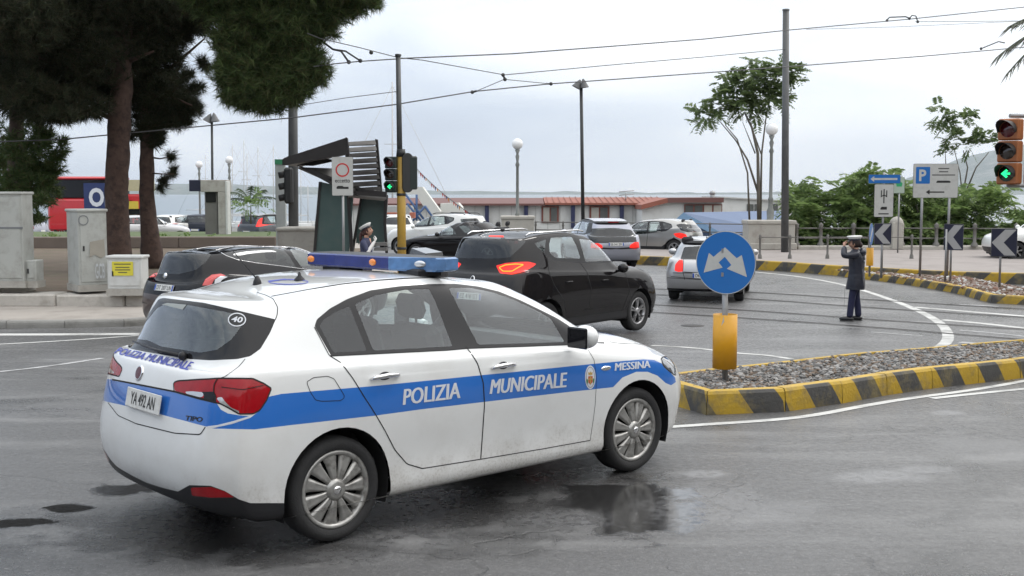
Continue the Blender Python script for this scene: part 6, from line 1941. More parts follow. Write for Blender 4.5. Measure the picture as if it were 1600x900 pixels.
pine('second pine trunk leaning slightly with hanging tufts on its right side', (b2_.x, Yp + 1, .08), [(240, 425), (231, 330), (229, 240), (231, 150), (236, 60), (240, -120)], [.33, .20, .18, .17, .16, .13], Yp + 1,
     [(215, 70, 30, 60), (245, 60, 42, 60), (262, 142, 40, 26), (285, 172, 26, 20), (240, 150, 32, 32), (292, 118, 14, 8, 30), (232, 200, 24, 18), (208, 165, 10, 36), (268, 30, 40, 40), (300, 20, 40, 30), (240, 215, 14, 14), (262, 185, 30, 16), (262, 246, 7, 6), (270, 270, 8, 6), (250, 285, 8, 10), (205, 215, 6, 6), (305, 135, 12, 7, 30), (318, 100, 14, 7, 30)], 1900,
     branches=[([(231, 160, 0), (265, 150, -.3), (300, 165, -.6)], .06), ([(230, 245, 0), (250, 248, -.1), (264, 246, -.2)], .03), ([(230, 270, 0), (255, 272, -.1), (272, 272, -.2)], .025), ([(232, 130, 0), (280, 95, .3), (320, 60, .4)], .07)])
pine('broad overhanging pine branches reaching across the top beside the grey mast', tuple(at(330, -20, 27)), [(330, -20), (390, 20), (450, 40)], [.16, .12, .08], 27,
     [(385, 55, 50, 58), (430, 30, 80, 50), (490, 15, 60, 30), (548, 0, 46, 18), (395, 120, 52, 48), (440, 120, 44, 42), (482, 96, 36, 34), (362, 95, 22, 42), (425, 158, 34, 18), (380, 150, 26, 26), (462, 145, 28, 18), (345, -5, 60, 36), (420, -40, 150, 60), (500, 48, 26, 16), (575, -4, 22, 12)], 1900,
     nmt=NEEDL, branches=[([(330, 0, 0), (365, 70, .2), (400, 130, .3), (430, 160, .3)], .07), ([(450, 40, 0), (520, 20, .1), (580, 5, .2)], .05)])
b3_ = at(22, 400, 33)
pine('slim dark pine trunk at the far left with a bushy green lower crown', (b3_.x, 33, .1), [(22, 400), (24, 300), (26, 200), (28, 60)], [.26, .22, .20, .15], 33,
     [(55, 230, 42, 34, 32), (70, 265, 32, 24, 32), (50, 290, 40, 34, 32), (45, 325, 30, 22, 31), (8, 250, 26, 60, 34), (80, 215, 16, 16, 32), (12, 300, 24, 26, 33)], 900, mt_=BARKD, nmt=NEEDG, needles=16, width=.024, size=.20)
def fronds(P_, D_, L0, leaf, pairs=9, droop=.35, w=.34):
    """feather leaves: rachis direction D_, paired leaflets as quads (kite shaped)"""
    n = len(P_)
    D_ = unit(D_); side = unit(np.cross(D_, np.array([0, 0, 1.0]) + RS.normal(size=(n, 3)) * .25))
    out_ = []
    L_ = L0 * (.7 + .6 * RS.rand(n, 1))
    for i in range(pairs):
        t = .12 + .88 * i / (pairs - 1)
        base = P_ + D_ * L_ * t + np.array([0, 0, -1.0]) * L_ * droop * t * t
        ll = leaf * (1 - .55 * abs(t - .4)) * (.85 + .3 * RS.rand(n, 1))
        for sg in (-1, 1):
            d = unit(side * sg + D_ * .45 + np.array([0, 0, -.35]) + RS.normal(size=(n, 3)) * .12)
            pw = unit(np.cross(d, np.cross(side, D_))) * ll * w / 2
            out_.append(np.stack([base, base + d * ll * .45 + pw, base + d * ll, base + d * ll * .45 - pw], 1))
    q = np.concatenate(out_, 0)
    return q.reshape(-1, 3)
def leafy(label, base, stems, blobs, Y0, dens, L0=.55, leaf=.20, mt_=None, name='slender_tree', cat='tree', group=None, droop=.35, trunkmat=None, out=.5):
    root = thing(name, label, cat, base, 0, group)
    for st, r0 in stems:
        pts = [at(x, y, Y0 + d) for x, y, d in st]
        m = MB(); m.tube(pts, [r0 * (1 - .65 * i / (len(pts) - 1)) for i in range(len(pts))], 7); m.build('trunk', trunkmat or TW, root, world=True)
    C_ = []; D_ = []
    for b in blobs:
        px, py, rx, ry = b[:4]; Y = Y0 + (b[4] if len(b) > 4 else 0); s_ = 1 / ppm(Y); R3 = np.array([rx * s_, (rx + ry) / 2 * s_, ry * s_]); c = np.array(at(px, py, Y))
        k = max(4, int(dens * (R3.prod()) ** .7)); p = unit(RS.normal(size=(k, 3))) * (RS.rand(k, 1) ** .45)
        C_.append(c + p * R3 * .8); d = p * np.array([1, 1, .5]) + RS.normal(size=(k, 3)) * out * .6 + np.array([0, 0, .25]); D_.append(d)
    C_ = np.concatenate(C_); D_ = np.concatenate(D_)
    soup('crown', fronds(C_, D_, L0, leaf, droop=droop), mt_ or AIL, root, n=4)
    return root
Yt = 47.0; gq = .0
leafy('slender feathery-leaved tree with a wide crown left of the tall right mast', (at(1190, 345, Yt).x, Yt, gq), [([(1186, 345, 0), (1185, 300, 0), (1184, 240, 0), (1175, 200, 0), (1163, 175, 0)], .09), ([(1184, 300, 0), (1168, 250, 0), (1150, 220, .2), (1125, 190, .2)], .05), ([(1188, 345, 0), (1190, 240, 0), (1196, 190, 0), (1200, 165, 0)], .05), ([(1171, 345, 0), (1168, 270, 0), (1152, 218, 0), (1133, 195, 0)], .045), ([(1189, 240, 0), (1175, 200, 0), (1170, 170, 0)], .03), ([(1180, 240, 0), (1160, 190, 0)], .03)],
      [(1105, 178, 26, 14), (1130, 160, 34, 20), (1160, 148, 42, 24), (1190, 150, 36, 20), (1150, 128, 34, 16), (1185, 120, 36, 18), (1215, 118, 34, 20), (1235, 108, 18, 12), (1178, 100, 12, 10), (1210, 150, 22, 22), (1095, 188, 16, 8), (1190, 98, 12, 7), (1242, 128, 10, 14), (1168, 170, 34, 12), (1220, 100, 16, 8)], Yt, 95, .52, .27, AILD, out=.8)
leafy('small feathery-leaved tree rising behind the parking board', (at(1500, 345, 49).x, 49, 0), [([(1508, 345, 0), (1507, 290, 0), (1512, 262, 0), (1505, 235, 0)], .05), ([(1509, 300, 0), (1525, 262, 0), (1545, 238, 0)], .04), ([(1505, 320, 0), (1500, 270, 0), (1490, 230, 0)], .035), ([(1478, 260, 0), (1476, 220, 0)], .02)],
      [(1468, 180, 16, 10), (1478, 195, 24, 14), (1505, 180, 22, 9), (1490, 215, 24, 12), (1520, 185, 14, 6), (1530, 215, 26, 12), (1510, 225, 26, 10), (1485, 235, 10, 5), (1548, 222, 12, 8), (1470, 165, 10, 6)], 49, 90, .50, .26, AILD, out=.8)
hr = random.Random(4)
hb = []
labs = ['leafy shrub with feather leaves at the left end of the hedge beside the mast', 'tall feather-leaved shrub second from the mast, behind the officer', 'feather-leaved shrub in the middle of the hedge behind the road diagram sign', 'dense green shrub behind the parking board', 'spreading green shrub between the parking board and the orange traffic light', 'feather-leaved shrub at the right end of the hedge behind the white car']
spans = [(1238, 1290, 296), (1285, 1345, 283), (1340, 1405, 270), (1400, 1470, 300), (1465, 1540, 300), (1535, 1640, 296)]
for lab, (xa_, xb_, yt) in zip(labs, spans):
    blobs = []
    for i in range(10):
        x = hr.uniform(xa_, xb_); t = hr.random(); y = yt + 16 + t * (372 - yt); blobs.append((x, y, hr.uniform(14, 26), hr.uniform(12, 20), hr.uniform(-.6, 1.8)))
    for i in range(4): blobs.append((hr.uniform(xa_, xb_), yt + hr.uniform(4, 14), hr.uniform(10, 18), hr.uniform(8, 12), hr.uniform(0, 1.5)))
    for i in range(4): blobs.append((hr.uniform(xa_, xb_), 378, 20, 14, hr.uniform(-.6, .6)))
    cx = (xa_ + xb_) / 2
    leafy(lab, (at(cx, 345, 47).x, 47, -.05), [([(cx, 392, 0), (cx + 3, 340, 0), (cx - 4, yt + 20, 0)], .06), ([(cx + 2, 392, 0), (cx + 18, 330, .3)], .04)], blobs, 47, 150, .80, .32, AIL, 'hedge_shrub', 'shrub', 'shrubs of the hedge on the right', out=.9, droop=.45)
# palm fronds: top right corner, and a small palm by the panel
def palmf(root, base, dirs, L_, leaf, mt_, nm='frond'):
    for d in dirs:
        d = Vector(d).normalized(); pts = []; V_ = []
        n = 22
        for i in range(n + 1):
            t = i / n; p = Vector(base) + d * L_ * t + Vector((0, 0, -1)) * L_ * .45 * t * t; pts.append(p)
        m = MB(); m.tube(pts, [.022 * (1 - .8 * i / n) + .004 for i in range(n + 1)], 5)
        sd = d.cross(Vector((0, 0, 1))).normalized()
        for i in range(2, n + 1):
            t = i / n; ll = leaf * (1 - .6 * abs(t - .45))
            for sg in (-1, 1):
                dd = (sd * sg * .6 + d * .5 + Vector((0, 0, -.75)) + Vector((random.random() - .5, random.random() - .5, random.random() - .5)) * .3).normalized()
                w_ = d * .018
                m.add([pts[i] - w_, pts[i] + w_, pts[i] + dd * ll], [(0, 1, 2)])
        m.build(nm, mt_, root, world=True)
FRD = mat('palm_frond_grey_green', (.075, .085, .06), .7, var=.3)
pb = at(1690, 30, 20)
pr = thing('palm_tree', 'grey-green palm frond tips hanging in at the top right corner', 'tree', (pb.x, 20, gz(20)))
trunk(pr, [Vector((pb.x, 20, gz(20))), Vector((pb.x, 20, pb.z))], [.25, .18], BARKD)
palmf(pr, pb, [(-1, 0, .38), (-1, .3, .0), (-.8, -.5, .6), (1, 0, .3), (.3, 1, .3), (-1, -.1, -.25)], 1.30, .42, FRD)
pb = at(390, 300, 56); pr = thing('small_palm', 'small arching palm left of the info panel with a shrub at its foot', 'palm', (pb.x, 56, -.45))
palmf(pr, Vector((pb.x, 56, pb.z - .5)), [(-1, 0, 1.2), (-.7, .3, 1.5), (.8, 0, 1.3), (1.1, .2, .8), (-1.2, .2, .7), (.2, -.4, 1.6), (.5, .6, 1.1)], 1.5, .4, mat('palm_green_small', (.05, .075, .035), .7))
leafy('rounded green bush below the small palm beside the dark boxy car', (at(392, 345, 55).x, 55, -.4), [([(392, 350, 0), (392, 320, 0)], .05)], [(392, 318, 32, 16), (375, 324, 18, 12), (410, 322, 18, 12), (398, 305, 16, 8)], 55, 60, .35, .16, AIL, 'bush', 'bush')
leafy('low green plants along the top of the brown retaining wall', (at(300, 378, 43).x, 43, .5), [([(300, 380, 0), (300, 374, 0)], .02)], [(hr.uniform(-60, 420), 374, 26, 5, hr.uniform(0, 3)) for _ in range(34)], 43, 60, .28, .14, AIL, 'ground_plants', 'plants')
# ---------------------------------------------------------------- the two officers
SKIN = mat('skin', (.48, .27, .19), .55, var=.08, scale=30)
HAIR = mat('dark_hair', (.022, .012, .010), .6, var=.3, scale=40)
HAIRR = mat('reddish_dark_hair', (.055, .018, .014), .6, var=.3, scale=40)
NAVYCOAT = mat('navy_rain_coat', (.010, .012, .024), .42, var=.35, scale=9, bump=.7, bscale=12, coat=.15)
NAVYTR = mat('navy_trousers', (.010, .012, .045), .75, var=.3, scale=12, bump=.3, bscale=18)
NAVYSH = mat('navy_shirt', (.035, .040, .085), .75, var=.25, scale=12, bump=.3, bscale=18)
CAPW = mat('cap_white', (.72, .72, .70), .6, var=.05)
SHOE = mat('shoe_black', (.012, .012, .014), .35)
GLOVE = mat('white_glove', (.66, .64, .62), .7)
def skin(name, verts, edges, radii, mt_, parent, sub=2, root=0):
    me = bpy.data.meshes.new('s'); me.from_pydata(verts, edges, [])
    o = bpy.data.objects.new('s', me); COL.objects.link(o)
    md = o.modifiers.new('skin', 'SKIN'); md.use_smooth_shade = True
    if not me.skin_vertices:
        bm = bmesh.new(); bm.from_mesh(me); bm.verts.layers.skin.verify(); bm.to_mesh(me); bm.free()
    sv = me.skin_vertices[0].data
    for i, r in enumerate(radii):
        sv[i].radius = r if isinstance(r, tuple) else (r, r); sv[i].use_root = (i == root)
    ss = o.modifiers.new('sub', 'SUBSURF'); ss.levels = sub; ss.render_levels = sub
    dg = bpy.context.evaluated_depsgraph_get(); dg.update()
    m2 = bpy.data.meshes.new_from_object(o.evaluated_get(dg))
    bpy.data.objects.remove(o); bpy.data.meshes.remove(me)
    m2.name = name; m2.materials.clear(); m2.materials.append(mt_)
    m2.polygons.foreach_set('use_smooth', [True] * len(m2.polygons))
    return link(name, m2, parent)
def limb(name, pts, radii, mt_, parent, sub=2):
    return skin(name, [tuple(p) for p in pts], [(i, i + 1) for i in range(len(pts) - 1)], radii, mt_, parent, sub)
def loft(name, rings, mt_, parent, n=24, wob=.0, seed=0, cap=True):
    """rings = (cx, cy, z, rx, ry)"""
    m = MB(); V_ = []
    for cx, cy, z, rx, ry in rings:
        for k in range(n):
            a = 2 * math.pi * k / n
            w = 1 + wob * noise.noise(Vector((math.cos(a) * 1.6 + seed, math.sin(a) * 1.6, z * 3.5)))  + wob * .5 * math.sin(a * 7 + z * 5)
            V_.append((cx + rx * math.cos(a) * w, cy + ry * math.sin(a) * w, z))
    m.add(V_, [(i * n + k, i * n + (k + 1) % n, (i + 1) * n + (k + 1) % n, (i + 1) * n + k) for i in range(len(rings) - 1) for k in range(n)], 0, True)
    if cap: m.add([V_[k] for k in range(n)], [tuple(range(n))[::-1]]); m.add([V_[-n + k] for k in range(n)], [tuple(range(n))])
    return m.build(name, mt_, parent)
def head(parent, c, tilt, haircol, bun=True, hat_tilt=0):
    """face towards +x; one continuous head mesh with features"""
    M = Matrix.Translation(c) @ Matrix.Rotation(tilt, 4, 'Y')
    m = MB(); m.ball((0, 0, 0), 1, 28, 22, sc=(.098, .076, .118))
    o = []
    for v in m.v:
        x, y, z = v
        if z < 0: x *= 1 - .10 * min(1, -z / .1); y *= 1 - .28 * (min(1, -z / .118)) ** 1.5
        if x > 0 and z < -.03: x += .008
        d = lambda X, Y, Z, R: math.exp(-(((x - X) ** 2 + (y - Y) ** 2 + (z - Z) ** 2) / R ** 2))
        if x > .04:
            x += .024 * math.exp(-((y / .014) ** 2 + ((z + .022) / .018) ** 2)) + .010 * math.exp(-((y / .011) ** 2 + ((z - .004) / .03) ** 2))
            x -= .010 * (math.exp(-(((y - .032) / .016) ** 2 + ((z - .006) / .014) ** 2)) + math.exp(-(((y + .032) / .016) ** 2 + ((z - .006) / .014) ** 2)))
            x += .007 * math.exp(-((y / .024) ** 2 + ((z + .056) / .008) ** 2)) + .006 * math.exp(-((y / .02) ** 2 + ((z + .098) / .018) ** 2))
        o.append(tuple(M @ Vector((x, y, z))))
    m.v = o
    hd = m.build('head', SKIN, parent)
    for sy in (-1, 1):
        e_ = MB(); e_.ball(M @ Vector((.082, sy * .031, .006)), .010, 10, 8, mi=0); e_.build('eye', mat('eye_dark', (.03, .02, .02), .2), hd)
        e_ = MB(); e_.ball(M @ Vector((.0, sy * .076, -.01)), 1, 10, 8, sc=(.018, .008, .030)); e_.build('ear', SKIN, hd)
        e_ = MB(); e_.tube([M @ Vector((.090, sy * .018, .024)), M @ Vector((.086, sy * .045, .024))], .0035, 4); e_.build('eyebrow', haircol, hd)
    e_ = MB(); e_.tube([M @ Vector((.098, -.020, -.056)), M @ Vector((.105, 0, -.055)), M @ Vector((.098, .020, -.056))], .0045, 5); e_.build('lips', mat('lips', (.40, .12, .10), .5), hd)
    h = MB(); h.ball((0, 0, 0), 1, 24, 18, sc=(.106, .086, .120))
    V2, keep = [], []
    h.v = [tuple(M @ (Vector((v[0] - .012, v[1], v[2] + .008)))) for v in h.v]
    # cut the face opening
    Mi = M.inverted(); f2, m2, s2 = [], [], []
    for f, a, b in zip(h.f, h.m, h.sm):
        c_ = sum((Mi @ Vector(h.v[i]) for i in f), Vector()) / len(f)
        if (c_.x > .035 and c_.z < .05) or c_.z < -.085 or (c_.x > .0 and c_.z < -.03): continue
        f2.append(f); m2.append(a); s2.append(b)
    h.f, h.m, h.sm = f2, m2, s2
    h.build('hair', haircol, hd)
    b = MB(); b.ball(M @ Vector((-.105, 0, -.045)), .042, 12, 10, sc=(1, 1.1, 1.3)); b.build('hair_bun', haircol, hd)
    H_ = M @ Matrix.Rotation(hat_tilt, 4, 'Y')
    k = MB(); k.lathe([(.100, .050), (.102, .078), (.100, .080)], n=28); k.v = [tuple(H_ @ Vector((v[0] * 1.06 - .005, v[1], v[2]))) for v in k.v]; hatb = k.build('cap', mat('cap_band_dark', (.015, .016, .03), .6), hd)
    k = MB(); k.lathe([(.101, .076), (.112, .088), (.136, .118), (.134, .128), (.10, .136), (.001, .142)], n=28); k.v = [tuple(H_ @ Vector((v[0] * 1.05 - .005, v[1], v[2] + .10 * max(0, v[0]) * .5))) for v in k.v]; k.build('cap_crown', CAPW, hatb)
    k = MB(); V_ = []
    for i in range(13):
        a = math.radians(-65 + 130 * i / 12)
        V_ += [H_ @ Vector((.10 * math.cos(a), .097 * math.sin(a), .054)), H_ @ Vector((.10 * math.cos(a) + .052 * math.cos(a) ** .8 if math.cos(a) > 0 else 0, .10 * math.sin(a), .038))]
    k.add(V_, [(2 * i, 2 * i + 1, 2 * i + 3, 2 * i + 2) for i in range(12)], 0, True); k.build('cap_peak', SHOE, hatb)
    return hd
def hand(parent, wrist, dirv, palmn, mt_, curl=.6, side=1):
    """palm, four bent fingers and thumb; dirv = along fingers, palmn = palm normal (fingers curl towards it)"""
    d = Vector(dirv).normalized(); n = Vector(palmn); n = (n - d * n.dot(d)).normalized(); s = d.cross(n) * side
    w = Vector(wrist)
    V_ = [w - d * .02, w + d * .02, w + d * .05, w + d * .078]; E_ = [(0, 1), (1, 2), (2, 3)]; R_ = [(.022, .018), (.030, .015), (.036, .014), (.034, .012)]
    o = skin('hand', [tuple(v) for v in V_], E_, R_, mt_, parent, 1)
    for i, (off, L_) in enumerate(((-.027, .062), (-.009, .070), (.009, .066), (.026, .052))):
        p = w + d * .078 + s * off; P_ = [p - d * .012]; a = 0
        for k in range(3):
            a += curl * (.5 + .25 * k); P_.append(P_[-1] + (d * math.cos(a) + n * math.sin(a)) * L_ / 2.6)
        limb('finger', P_, [.0095, .009, .0085, .007], mt_, o, 1)
    p = w + d * .022 - s * .026
    limb('thumb', [p, p - s * .022 + d * .018 + n * .010, p - s * .026 + d * .044 + n * .022], [.011, .010, .008], mt_, o, 1)
    return o
def legs(root, hips=.85, spread=.085, step=(.0, .0), tr=NAVYTR, toe=0):
    v = [(0, 0, hips + .08), (0, 0, hips)]; e = [(0, 1)]; r = [(.13, .15), (.13, .15)]
    for i, sy in enumerate((-1, 1)):
        fx = step[i]; b = len(v)
        v += [(0, sy * spread, hips - .10), (fx * .45 + .01, sy * (spread + .01), .47), (fx * .8, sy * (spread + .015), .24), (fx, sy * (spread + .02), .055)]
        e += [(1, b), (b, b + 1), (b + 1, b + 2), (b + 2, b + 3)]; r += [(.098, .098), (.070, .072), (.066, .068), (.066, .066)]
    skin('trousers', v, e, r, tr, root, 2, 1)
    for i, sy in enumerate((-1, 1)):
        fx = step[i]; m = MB(); m.ball((fx + .055, sy * (spread + .03), .042), 1, 14, 10, sc=(.135, .046, .046)); m.box((fx + .05, sy * (spread + .03), .008), (.25, .085, .016), bev=.006)
        m.build('shoe', SHOE, root)
def officer_road():
    g = gp(1335, 501)
    root = thing('person', 'officer in long navy raincoat and white cap standing on the road, hands raised to face', 'person', (g.x, g.y, g.z), math.radians(163))
    legs(root, .82, .08, (-.07, .09))
    loft('coat', [(.0, 0, .60, .175, .215), (-.005, 0, .66, .172, .212), (-.01, 0, .80, .160, .200), (-.015, 0, .93, .145, .180), (-.015, 0, 1.06, .140, .178), (-.02, 0, 1.18, .142, .190), (-.02, 0, 1.27, .130, .185), (-.015, 0, 1.32, .105, .140), (-.005, 0, 1.36, .070, .085)], NAVYCOAT, root, 30, .10, 3)
    m = MB(); m.ball((-.115, 0, 1.30), 1, 16, 12, sc=(.075, .13, .085)); m.build('coat_hood', NAVYCOAT, root)
    m = MB(); m.box((-.155, .02, 1.14), (.02, .26, .035), bev=.008); m.build('reflective_band', mat('reflective_grey', (.35, .36, .38), .5), root)
    limb('neck', [(-.01, 0, 1.30), (0, 0, 1.36), (.01, 0, 1.42)], [.055, .050, .05], SKIN, root)
    for sy in (-1, 1):
        S_, E_, W_ = Vector((-.01, sy * .165, 1.265)), Vector((.22, sy * .235, 1.235)), Vector((.215, sy * .085, 1.425))
        limb('sleeve', [S_ + Vector((-.03, -sy * .03, -.01)), S_, S_.lerp(E_, .5) + Vector((0, 0, -.01)), E_, E_.lerp(W_, .5), W_ - (W_ - E_).normalized() * .02], [.075, .078, .066, .062, .056, .050], NAVYCOAT, root)
        hand(root, W_, (W_ - E_).normalized() + Vector((-.1, -sy * .15, .35)), (-.7, -sy * .5, 0), SKIN, .75, sy)
    head(root, Vector((.03, 0, 1.475)), math.radians(4), HAIR)
    m = MB(); m.tube([(.19, -.12, .62), (.195, -.12, .25)], .002, 4); m.build('coat_cord', NAVYCOAT, root)
officer_road()
def officer_left():
    Y = 25.0; p = at(572, 300, Y)
    root = thing('person', 'officer in navy shirt and white cap, white glove at the mouth, beside the dark shelter', 'person', (p.x, Y, gzr(Y) + .118 - .02), math.radians(-14))
    legs(root, .86, .085, (0.03, -.03))
    v = [(0, 0, .90), (0, 0, 1.0), (-.01, 0, 1.15), (-.01, 0, 1.27), (0, 0, 1.345)]
    loft('shirt', [(0, 0, .84, .130, .170), (0, 0, .95, .115, .155), (-.005, 0, 1.08, .120, .160), (-.01, 0, 1.20, .128, .178), (-.015, 0, 1.28, .112, .172), (-.01, 0, 1.33, .085, .125), (0, 0, 1.365, .060, .070)], NAVYSH, root, 28, .05, 1)
    limb('neck', [(-.01, 0, 1.33), (.0, 0, 1.40), (.01, 0, 1.46)], [.056, .052, .05], SKIN, root)
    m = MB(); m.add([(.075, -.05, 1.355), (.075, .05, 1.355), (.12, 0, 1.20)], [(0, 1, 2)]); m.build('neck_opening', SKIN, root)
    for sy in (-1, 1):
        if sy < 0:
            S_, E_, W_ = Vector((-.01, sy * .165, 1.275)), Vector((.12, sy * .24, 1.07)), Vector((.215, sy * .07, 1.30))
        else:
            S_, E_, W_ = Vector((-.01, sy * .165, 1.275)), Vector((-.03, sy * .24, 1.02)), Vector((.16, sy * .20, .90))
        limb('sleeve', [S_ + Vector((-.02, -sy * .03, -.01)), S_, S_.lerp(E_, .5), E_], [.066, .068, .058, .050], NAVYSH, root)
        limb('forearm', [E_ - (W_ - E_).normalized() * .02, E_, E_.lerp(W_, .5), W_], [.044, .046, .040, .030], GLOVE if sy < 0 else SKIN, root)
        hand(root, W_, (W_ - E_).normalized() + (Vector((-.15, .1, .35)) if sy < 0 else Vector((0, 0, -.3))), (-.8, 0.2, 0) if sy < 0 else (0, -1, 0), GLOVE if sy < 0 else SKIN, .7, sy)
    hd = head(root, Vector((.025, 0, 1.515)), math.radians(-14), HAIRR, hat_tilt=math.radians(-14))
    limb('ponytail', [(-.08, 0, 1.50), (-.13, 0, 1.44), (-.14, 0, 1.33), (-.13, 0, 1.22)], [.035, .040, .034, .012], HAIRR, root)
officer_left()
# ---------------------------------------------------------------- police car
TIPO = dict(rb=-.850, fb=3.47, hw=.896, zb=.20, tw=.60, belt=(1.10, 1.02), rwb=(-.66, 1.10), rwt=(-.56, 1.415), wst=(1.74, 1.43),
            wsb=(2.52, 1.04), hf=(3.32, .80), roof=1.49, dr=.30, df=.60, hb=.065, wr6=.76, rtop=(-.775, 1.02), rs=-.825, rlift=.05, ze=[1.405, 1.45, 1.48, 1.485, 1.47, 1.41], zi=[1.44, 1.49, 1.52, 1.53, 1.52, 1.465], zc=[1.455, 1.51, 1.535, 1.545, 1.535, 1.49],
            k={**{(4, j): (-.018, 0, -.07) for j in range(4)}, **{(3, j): (0, -.016, -.05) for j in range(5, 9)}, **{(2, j): (0, .012, 0) for j in range(5, 9)}})
GLASSREAR = glass_mat('car_glass_rear', (.78, .92, .84), .02, .05, (.40, .50, .44), 2.2)
WHITE = paint('police_white_paint', (.70, .71, .71), rough=.28, flake=.015, dirt=((.50, .48, .45), .30, 2.2))
def grime(mt_, col, zlo, zhi, amt):
    # road film thrown up along the sills and bumpers
    n = mt_.node_tree; b = n.nodes['Principled BSDF']; src = b.inputs['Base Color'].links[0].from_socket
    class Q: node_tree = n
    tc_ = n.nodes.new('ShaderNodeTexCoord'); sx = n.nodes.new('ShaderNodeSeparateXYZ'); n.links.new(tc_.outputs['Object'], sx.inputs[0])
    no_ = noise_tex(Q, tc_.outputs['Object'], 5, 7, .7); f = rng(Q, mth(Q, 'ADD', sx.outputs[2], mth(Q, 'MULTIPLY', mth(Q, 'SUBTRACT', no_, .5), .5)), zhi, zlo)
    sp_ = rng(Q, noise_tex(Q, tc_.outputs['Object'], 60, 3, .6), .45, .7, .5, 1)
    n.links.new(mixc(Q, mth(Q, 'MULTIPLY', mth(Q, 'MULTIPLY', f, sp_), amt), src, col), b.inputs['Base Color'])
STRIPE = paint('police_blue_stripe', (.018, .14, .50), rough=.30, flake=.05)
grime(WHITE, (.26, .235, .20), .22, .52, .65)
LETW = mat('reflective_white_lettering', (.62, .64, .68), .4, var=.04)
LETB = mat('blue_lettering', (.05, .07, .42), .4, var=.04)
def police_car():
    c = Car(TIPO, -1.612, 7.455, 42.05, res=5)
    root = thing('police_car', 'white hatchback police car with blue side stripe and roof lightbar turning in the foreground', 'police car', (c.X, c.Y, c.z), c.yaw)
    # ---- regions, first wins
    for ax in (0, 2.638):
        circ = [(ax + .372 * math.cos(a), .325 + .372 * math.sin(a)) for a in np.linspace(0, 2 * math.pi, 40, endpoint=False)]
        circ = [(x, z) if z > .32 else (ax + (x - ax) * 1.03, z * 1.0 - .25) for x, z in circ]
        c.region('hole', circ, 'side', smooth=0)
    c.region('quarter_glass', [(499, 509), (505, 500), (525, 487), (546, 478.5), (573, 548), (521, 551)], smooth=2)
    c.region('rear_door_glass', [(555, 475), (589, 461), (633, 453), (670, 451.5), (680, 471), (693, 505), (707, 541), (583, 547.5)], smooth=2)
    c.region('front_door_glass', [(701, 450), (735.5, 450), (769, 456.5), (802, 468), (835.5, 484), (860, 497.5), (882, 534.5), (747, 538.5)], smooth=2)
    c.region('window_trim', [(491.5, 510), (495, 499), (515.5, 482), (542, 467.5), (578, 454), (622, 447.5), (667, 444), (713, 443.5), (747, 447.5), (780, 455.5), (813, 469), (847, 485.5), (872, 498), (889, 509), (902, 523), (913, 537.5), (885, 539), (731, 544), (700, 547), (518, 557)], smooth=1)
    c.region('rear_window_glass', [(208, 529), (245, 482), (260, 474), (296, 477), (351, 487), (384, 494), (379, 507), (362, 530), (340, 546), (313, 551), (251, 541), (230, 531)], mirror=False)
    c.region('rear_window_border', [(199, 539), (207, 528), (248, 467), (256, 465.5), (318, 473), (373, 485.5), (431, 499), (422, 520), (407, 545), (391, 556.5), (371, 561), (329, 563), (295.5, 561), (229, 550), (203, 545)], mirror=False, smooth=1)
    # windscreen by its own lines in front and top view
    c.region('windscreen', [(.0005, 1.425), (.30, 1.418), (.50, 1.392), (.54, 1.385), (.635, 1.10), (.63, 1.075), (.4, 1.08), (.0005, 1.09)], 'front', smooth=0)
    c.region('reverse_lamp', [(289, 612), (300, 611.5), (317, 613), (318, 619), (312, 621), (292, 616)], smooth=1)
    c.region('lamp_insert', [(338, 622), (346, 620), (352, 628), (361, 637), (374, 642.5), (373, 646), (356, 637), (345, 631)], smooth=1)
    c.region('lamp_bezel', [(314, 612.5), (333, 612), (337, 616), (338, 629), (318, 624), (319, 617)], smooth=1)
    c.region('rear_lamp', [(271, 598), (278, 595.5), (340, 591.5), (395, 592), (413, 600), (423, 607), (417, 624), (406, 640), (396, 645.5), (374, 646), (358, 637), (345, 630), (310, 622), (273, 611)], smooth=1)
    c.region('headlight', [(1031, 559), (1038, 556), (1048, 559), (1056, 574), (1057, 588), (1048, 583), (1036, 573)], smooth=1)
    c.region('bumper_reflector', [(298, 762), (330, 761), (352, 768), (366, 777), (329, 777.5), (300, 774.5)], smooth=1)
    c.region('lower_valance', [(140, 724), (151, 726), (180, 738), (206.7, 746.7), (250, 761), (278, 768), (287, 763), (296, 758), (329, 759), (351, 767), (373, 780), (391, 786), (438, 786), (455, 786), (455, 840), (140, 840)], smooth=0)
    c.region('front_grille', [(.0005, .22), (.5, .22), (.45, .36), (.0005, .36)], 'front', smooth=0)
    c.region('front_grille', [(.0005, .60), (.5, .62), (.42, .70), (.0005, .69)], 'front', smooth=0)
    dr = [(515.5, 556), (533, 567), (551, 591), (569, 620), (584, 643), (601, 672), (617, 703), (636, 725), (660, 732), (751, 717.5), (757, 632), (755, 598), (746.5, 569), (731, 544)]
    c.region('rear_door', dr, smooth=0)
    df_ = [(731, 544), (746.5, 569), (755, 598), (757, 632), (751, 717.5), (922, 688), (927, 655), (931, 622), (932, 592), (928, 562), (913, 537.5)]
    c.region('front_door', df_, smooth=0)
    # ---- stripe
    c.paintreg(1, [(420, 620), (440, 615.5), (586.7, 603), (750, 586.5), (840, 577.5), (913, 570), (964, 565), (1005, 561.5), (1022, 562.5), (1036, 569), (1048, 583), (1055, 590), (1056, 597), (1048.5, 602), (1040, 598.5), (1027, 587), (1012, 581), (994, 581), (972.5, 590), (958, 605), (884, 613), (757, 628), (660, 639.4), (586.7, 649.4), (453, 664.5), (398, 671), (331, 669.5), (362, 662.5), (391, 653), (407, 641)], smooth=0)
